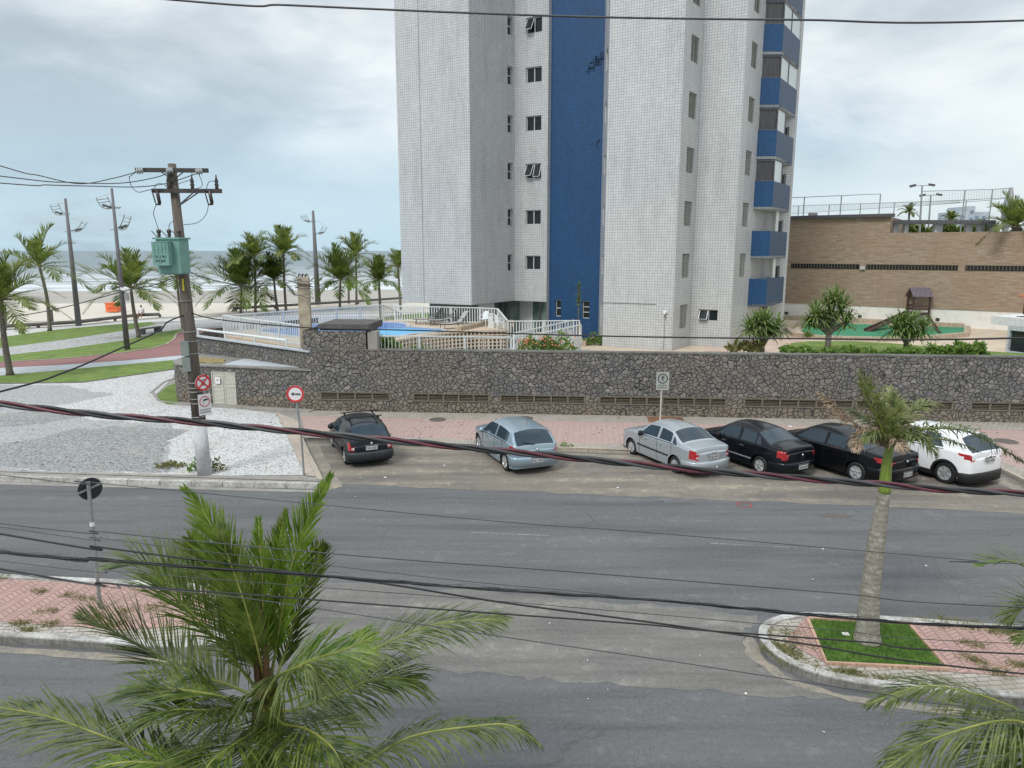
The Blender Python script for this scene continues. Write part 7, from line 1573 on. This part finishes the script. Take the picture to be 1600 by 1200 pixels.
for k in range(9000):
    a, b2_ = rr.random(), rr.random(); q = g0[0].lerp(g0[1], a).lerp(g0[3].lerp(g0[2], a), b2_)+Vector((rr.gauss(0, .03), rr.gauss(0, .03), 0)); d = Vector((rr.gauss(0, .5), rr.gauss(0, .5), 1)).normalized()*rr.uniform(.03, .085); w2_ = Vector((rr.gauss(0, 1), rr.gauss(0, 1), 0)).normalized()*.006; gb_.face([q-w2_, q+w2_, q+d])
tag(gb_.build('grass_blades', leafm('grass_blades', (.05, .12, .015), (.16, .27, .05), .3, .7, 3)), 'short tufted grass round the foot of the royal palm', 'grass', kind='stuff')
mb = MB()
for x, y, z, s in [(549, 829, 0, .03), (470, 821, 0, .02), (556, 776, 0, .03), (694, 727, 0, .05), (602, 746, 0, .05), (965, 762, 0, .05), (1286, 858, 0, .04), (1165, 1084, 0, .035), (1287, 1144, 0, .025), (1322, 991, .15, .10), (1110, 745, 0, .04), (1270, 905, 0, .04), (520, 852, 0, .04), (1235, 666, .13, .12), (880, 702, .0, .12), (680, 738, 0, .04), (1447, 884, 0, .04), (608, 723, 0, .05)]+[(rr.uniform(500, 1500), rr.uniform(715, 790), 0, rr.uniform(.012, .025)) for k in range(30)]+[(rr.uniform(480, 1150), rr.uniform(800, 1150), 0, rr.uniform(.006, .014)) for k in range(40)]:
    c = G(x, y, z+.02); a = rr.random()*3; q = [c+Vector((math.cos(a+t_)*s*rr.uniform(.6, 1.3), math.sin(a+t_)*s*rr.uniform(.4, 1), rr.uniform(-.008, .02))) for t_ in (0, 1.4, 3, 4.4)]; mb.face(q)
tag(mb.build('litter', M['litter']), 'scattered scraps of pale litter on the road', 'litter', kind='stuff')
mb = MB()
for k in range(420):
    if k % 2: x, y, z = rr.uniform(500, 1560), rr.uniform(646, 690), .145
    else: x, y, z = rr.uniform(20, 460), rr.uniform(640, 735), .145
    c = G(x, y, z+.01); s = rr.uniform(.02, .07); a = rr.random()*6; q = [c+Vector((math.cos(a+t_)*s, math.sin(a+t_)*s*.6, rr.uniform(-.004, .02))) for t_ in (0, 1.7, 3, 4.5)]; mb.face(q)
tag(mb.build('fallen_leaves', M['soil']), 'dry brown leaves and dirt scattered on the pavements', 'leaves', kind='stuff')
# ================================================================== overhead cables
def cable(label, pts, r, m='cable_grey', group=None, depth=None, ext=True, name='overhead_cable'):
    """pts: (px, py) with a depth for each; strung across the view and carried on past both ends"""
    q = [P(x, y, (depth if not isinstance(depth, (list, tuple)) else depth[i])) for i, (x, y) in enumerate(pts)]
    if ext:
        if ext in (True, 'L'): q = [q[0]+(q[0]-q[1]).normalized()*8+Vector((0, 0, .35))]+q
        if ext in (True, 'R'): q = q+[q[-1]+(q[-1]-q[-2]).normalized()*8+Vector((0, 0, .35))]
    t = thing(name, label, 'cable', q[0], group=group); mb = MB(); mb.tube(cr3(q, 10), r, 6); mb.build('wire', M[m], t, world=True, smooth=True); return t
# thick twisted bundle
ctr = [P(x, y, 4.75) for x, y in ((0, 631), (300, 659), (600, 687), (860, 712), (1100, 735), (1380, 757), (1600, 771))]
ctr = [ctr[0]+(ctr[0]-ctr[1]).normalized()*5+Vector((0, 0, .15))]+ctr+[ctr[-1]+(ctr[-1]-ctr[-2]).normalized()*5+Vector((0, 0, .12))]
path = resample(cr3(ctr, 12), .045); t_ = thing('twisted_cable', 'thick twisted bundle of black and maroon cables crossing in front of the cars', 'cable', path[0])
for k, m in enumerate(('black', 'maroon', 'cable_grey')):
    pts = []; s = 0
    for i, p in enumerate(path):
        if i: s += (p-path[i-1]).length
        a = s*2*math.pi/.86+k*2*math.pi/3; pts.append(p+Vector((0, math.cos(a), math.sin(a)))*.0145)
    mb = MB(); mb.tube(pts, .0115, 7); mb.build('strand', M[m], t_, world=True, smooth=True)
cable('single wire across the top of the photo', [(262, -1), (450, 8), (700, 19), (945, 27), (1250, 31), (1600, 32)], .011, depth=8.5)
gr = 'telephone and power wires over the near lane'
cable('highest thin wire of the lower group, crossing above the median', [(0, 742), (125, 752), (300, 769), (760, 813), (1000, 831), (1364, 862), (1525, 876), (1600, 881)], .0042, depth=6.2, group=gr)
cable('second thin wire of the lower group', [(0, 818), (149, 830), (300, 845), (600, 872), (900, 894), (1300, 926), (1600, 949)], .0052, depth=6.0, group=gr)
cable('third thin wire that joins the hairy bundle at mid width', [(0, 823), (149, 840), (300, 859), (492, 881), (726, 908), (900, 924), (1100, 946), (1600, 984)], .0036, depth=5.8, group=gr)
cable('thick black wire that slips below the hairy bundle towards the right', [(0, 834), (149, 854), (300, 874), (450, 893), (607, 913), (783, 941), (1000, 970), (1250, 1005), (1600, 1053)], .0085, 'black', depth=5.6, group=gr)
# hairy bundle
bp_ = [P(x, y, 5.5) for x, y in ((0, 863), (149, 874), (300, 887), (477, 898), (707, 916), (1000, 937), (1100, 945), (1350, 967), (1600, 982))]; bp_ = [bp_[0]+(bp_[0]-bp_[1]).normalized()*6+Vector((0, 0, .2))]+bp_+[bp_[-1]+(bp_[-1]-bp_[-2]).normalized()*6+Vector((0, 0, .2))]
path = resample(cr3(bp_, 10), .06); t_ = thing('wire_bundle', 'ragged bundle of many black wires lashed together below the thin wires', 'cable', path[0]); rr = random.Random(9)
for k in range(6):
    ph = rr.random()*6; r0 = rr.uniform(.004, .012); pts = []; f = rr.uniform(1.2, 2.6)
    for i, p in enumerate(path): pts.append(p+Vector((0, math.cos(i*.06*f+ph)*r0, math.sin(i*.06*f*1.3+ph)*r0+.004*math.sin(i*.9+k))))
    mb = MB(); mb.tube(pts, rr.uniform(.004, .0062), 5); mb.build('strand', M['black'], t_, world=True)
mb = MB()
for k in range(240):
    i = rr.randrange(len(path)-8); p = path[i]; q = path[i+rr.randint(3, 7)]; mb.tube([p+Vector((0, 0, rr.uniform(-.01, .012))), p.lerp(q, .5)+Vector((0, rr.gauss(0, .008), rr.gauss(.012, .01))), q+Vector((0, 0, rr.uniform(-.01, .02)))], .0014, 3, False)
mb.build('lashing', M['black'], t_, world=True)
cable('thin wire just under the hairy bundle', [(0, 876), (187, 893), (477, 916), (740, 936), (1000, 958), (1300, 984), (1600, 1006)], .0032, depth=5.7, group=gr)
cable('heavy black wire below the bundle across the whole width', [(0, 889), (163, 911), (400, 930), (700, 953), (1000, 975), (1100, 985), (1350, 1003), (1600, 1022)], .0075, 'black', depth=5.3, group=gr)
cable('lowest thin wire running down to the right', [(0, 893), (200, 916), (400, 937), (745, 989), (1000, 1026), (1100, 1041), (1366, 1082), (1600, 1113)], .0038, depth=5.2, group=gr)
# lines that belong to the transformer pole
pY = up_.location.y
cable('long cable from the utility pole past the foot of the tower to the right', [(297, 488), (340, 499), (480, 512), (640, 516), (940, 525), (1250, 529), (1600, 528)], .019, 'black', depth=[pY, pY-.4, pY-1.4, pY-2.4, pY-4.5, pY-6.5, pY-9], ext='R')
cable('dark cable from the utility pole down to the left edge', [(296, 489), (262, 503), (248, 517), (180, 548), (100, 582), (0, 612)], .022, 'black', depth=[pY, pY-.6, pY-1.2, pY-3, pY-5, pY-7], ext='R')
cable('sagging wire from the utility pole to the old concrete post', [(297, 425), (330, 437), (390, 447), (440, 443), (470, 436)], .018, depth=[pY, pY+2, pY+5, pY+8, 33.0], ext=False)
cable('thin wire from the utility pole passing the promenade lamp to the left edge', [(276, 432), (245, 444), (193, 455), (100, 480), (0, 497)], .016, depth=[pY, pY+.2, pY+.5, pY+1, pY+1.5], ext='R')
g2 = 'wires from the top crossarm to the left'
cable('upper wire from the left crossarm insulator', [(212, 269), (175, 279), (124, 287), (60, 274), (0, 259)], .013, depth=[pY-.1, pY-.5, pY-1, pY-2.5, pY-4], ext='R', group=g2)
cable('middle wire from the centre crossarm insulator', [(262, 270), (244, 277), (190, 286), (110, 285), (0, 275)], .013, depth=[pY-.1, pY-.4, pY-1, pY-2.5, pY-4], ext='R', group=g2)
cable('lower wire from the right crossarm insulator', [(308, 271), (262, 286), (215, 292), (150, 291), (75, 289), (0, 286)], .013, depth=[pY-.1, pY-.2, pY-.8, pY-1.5, pY-2.8, pY-4], ext='R', group=g2)
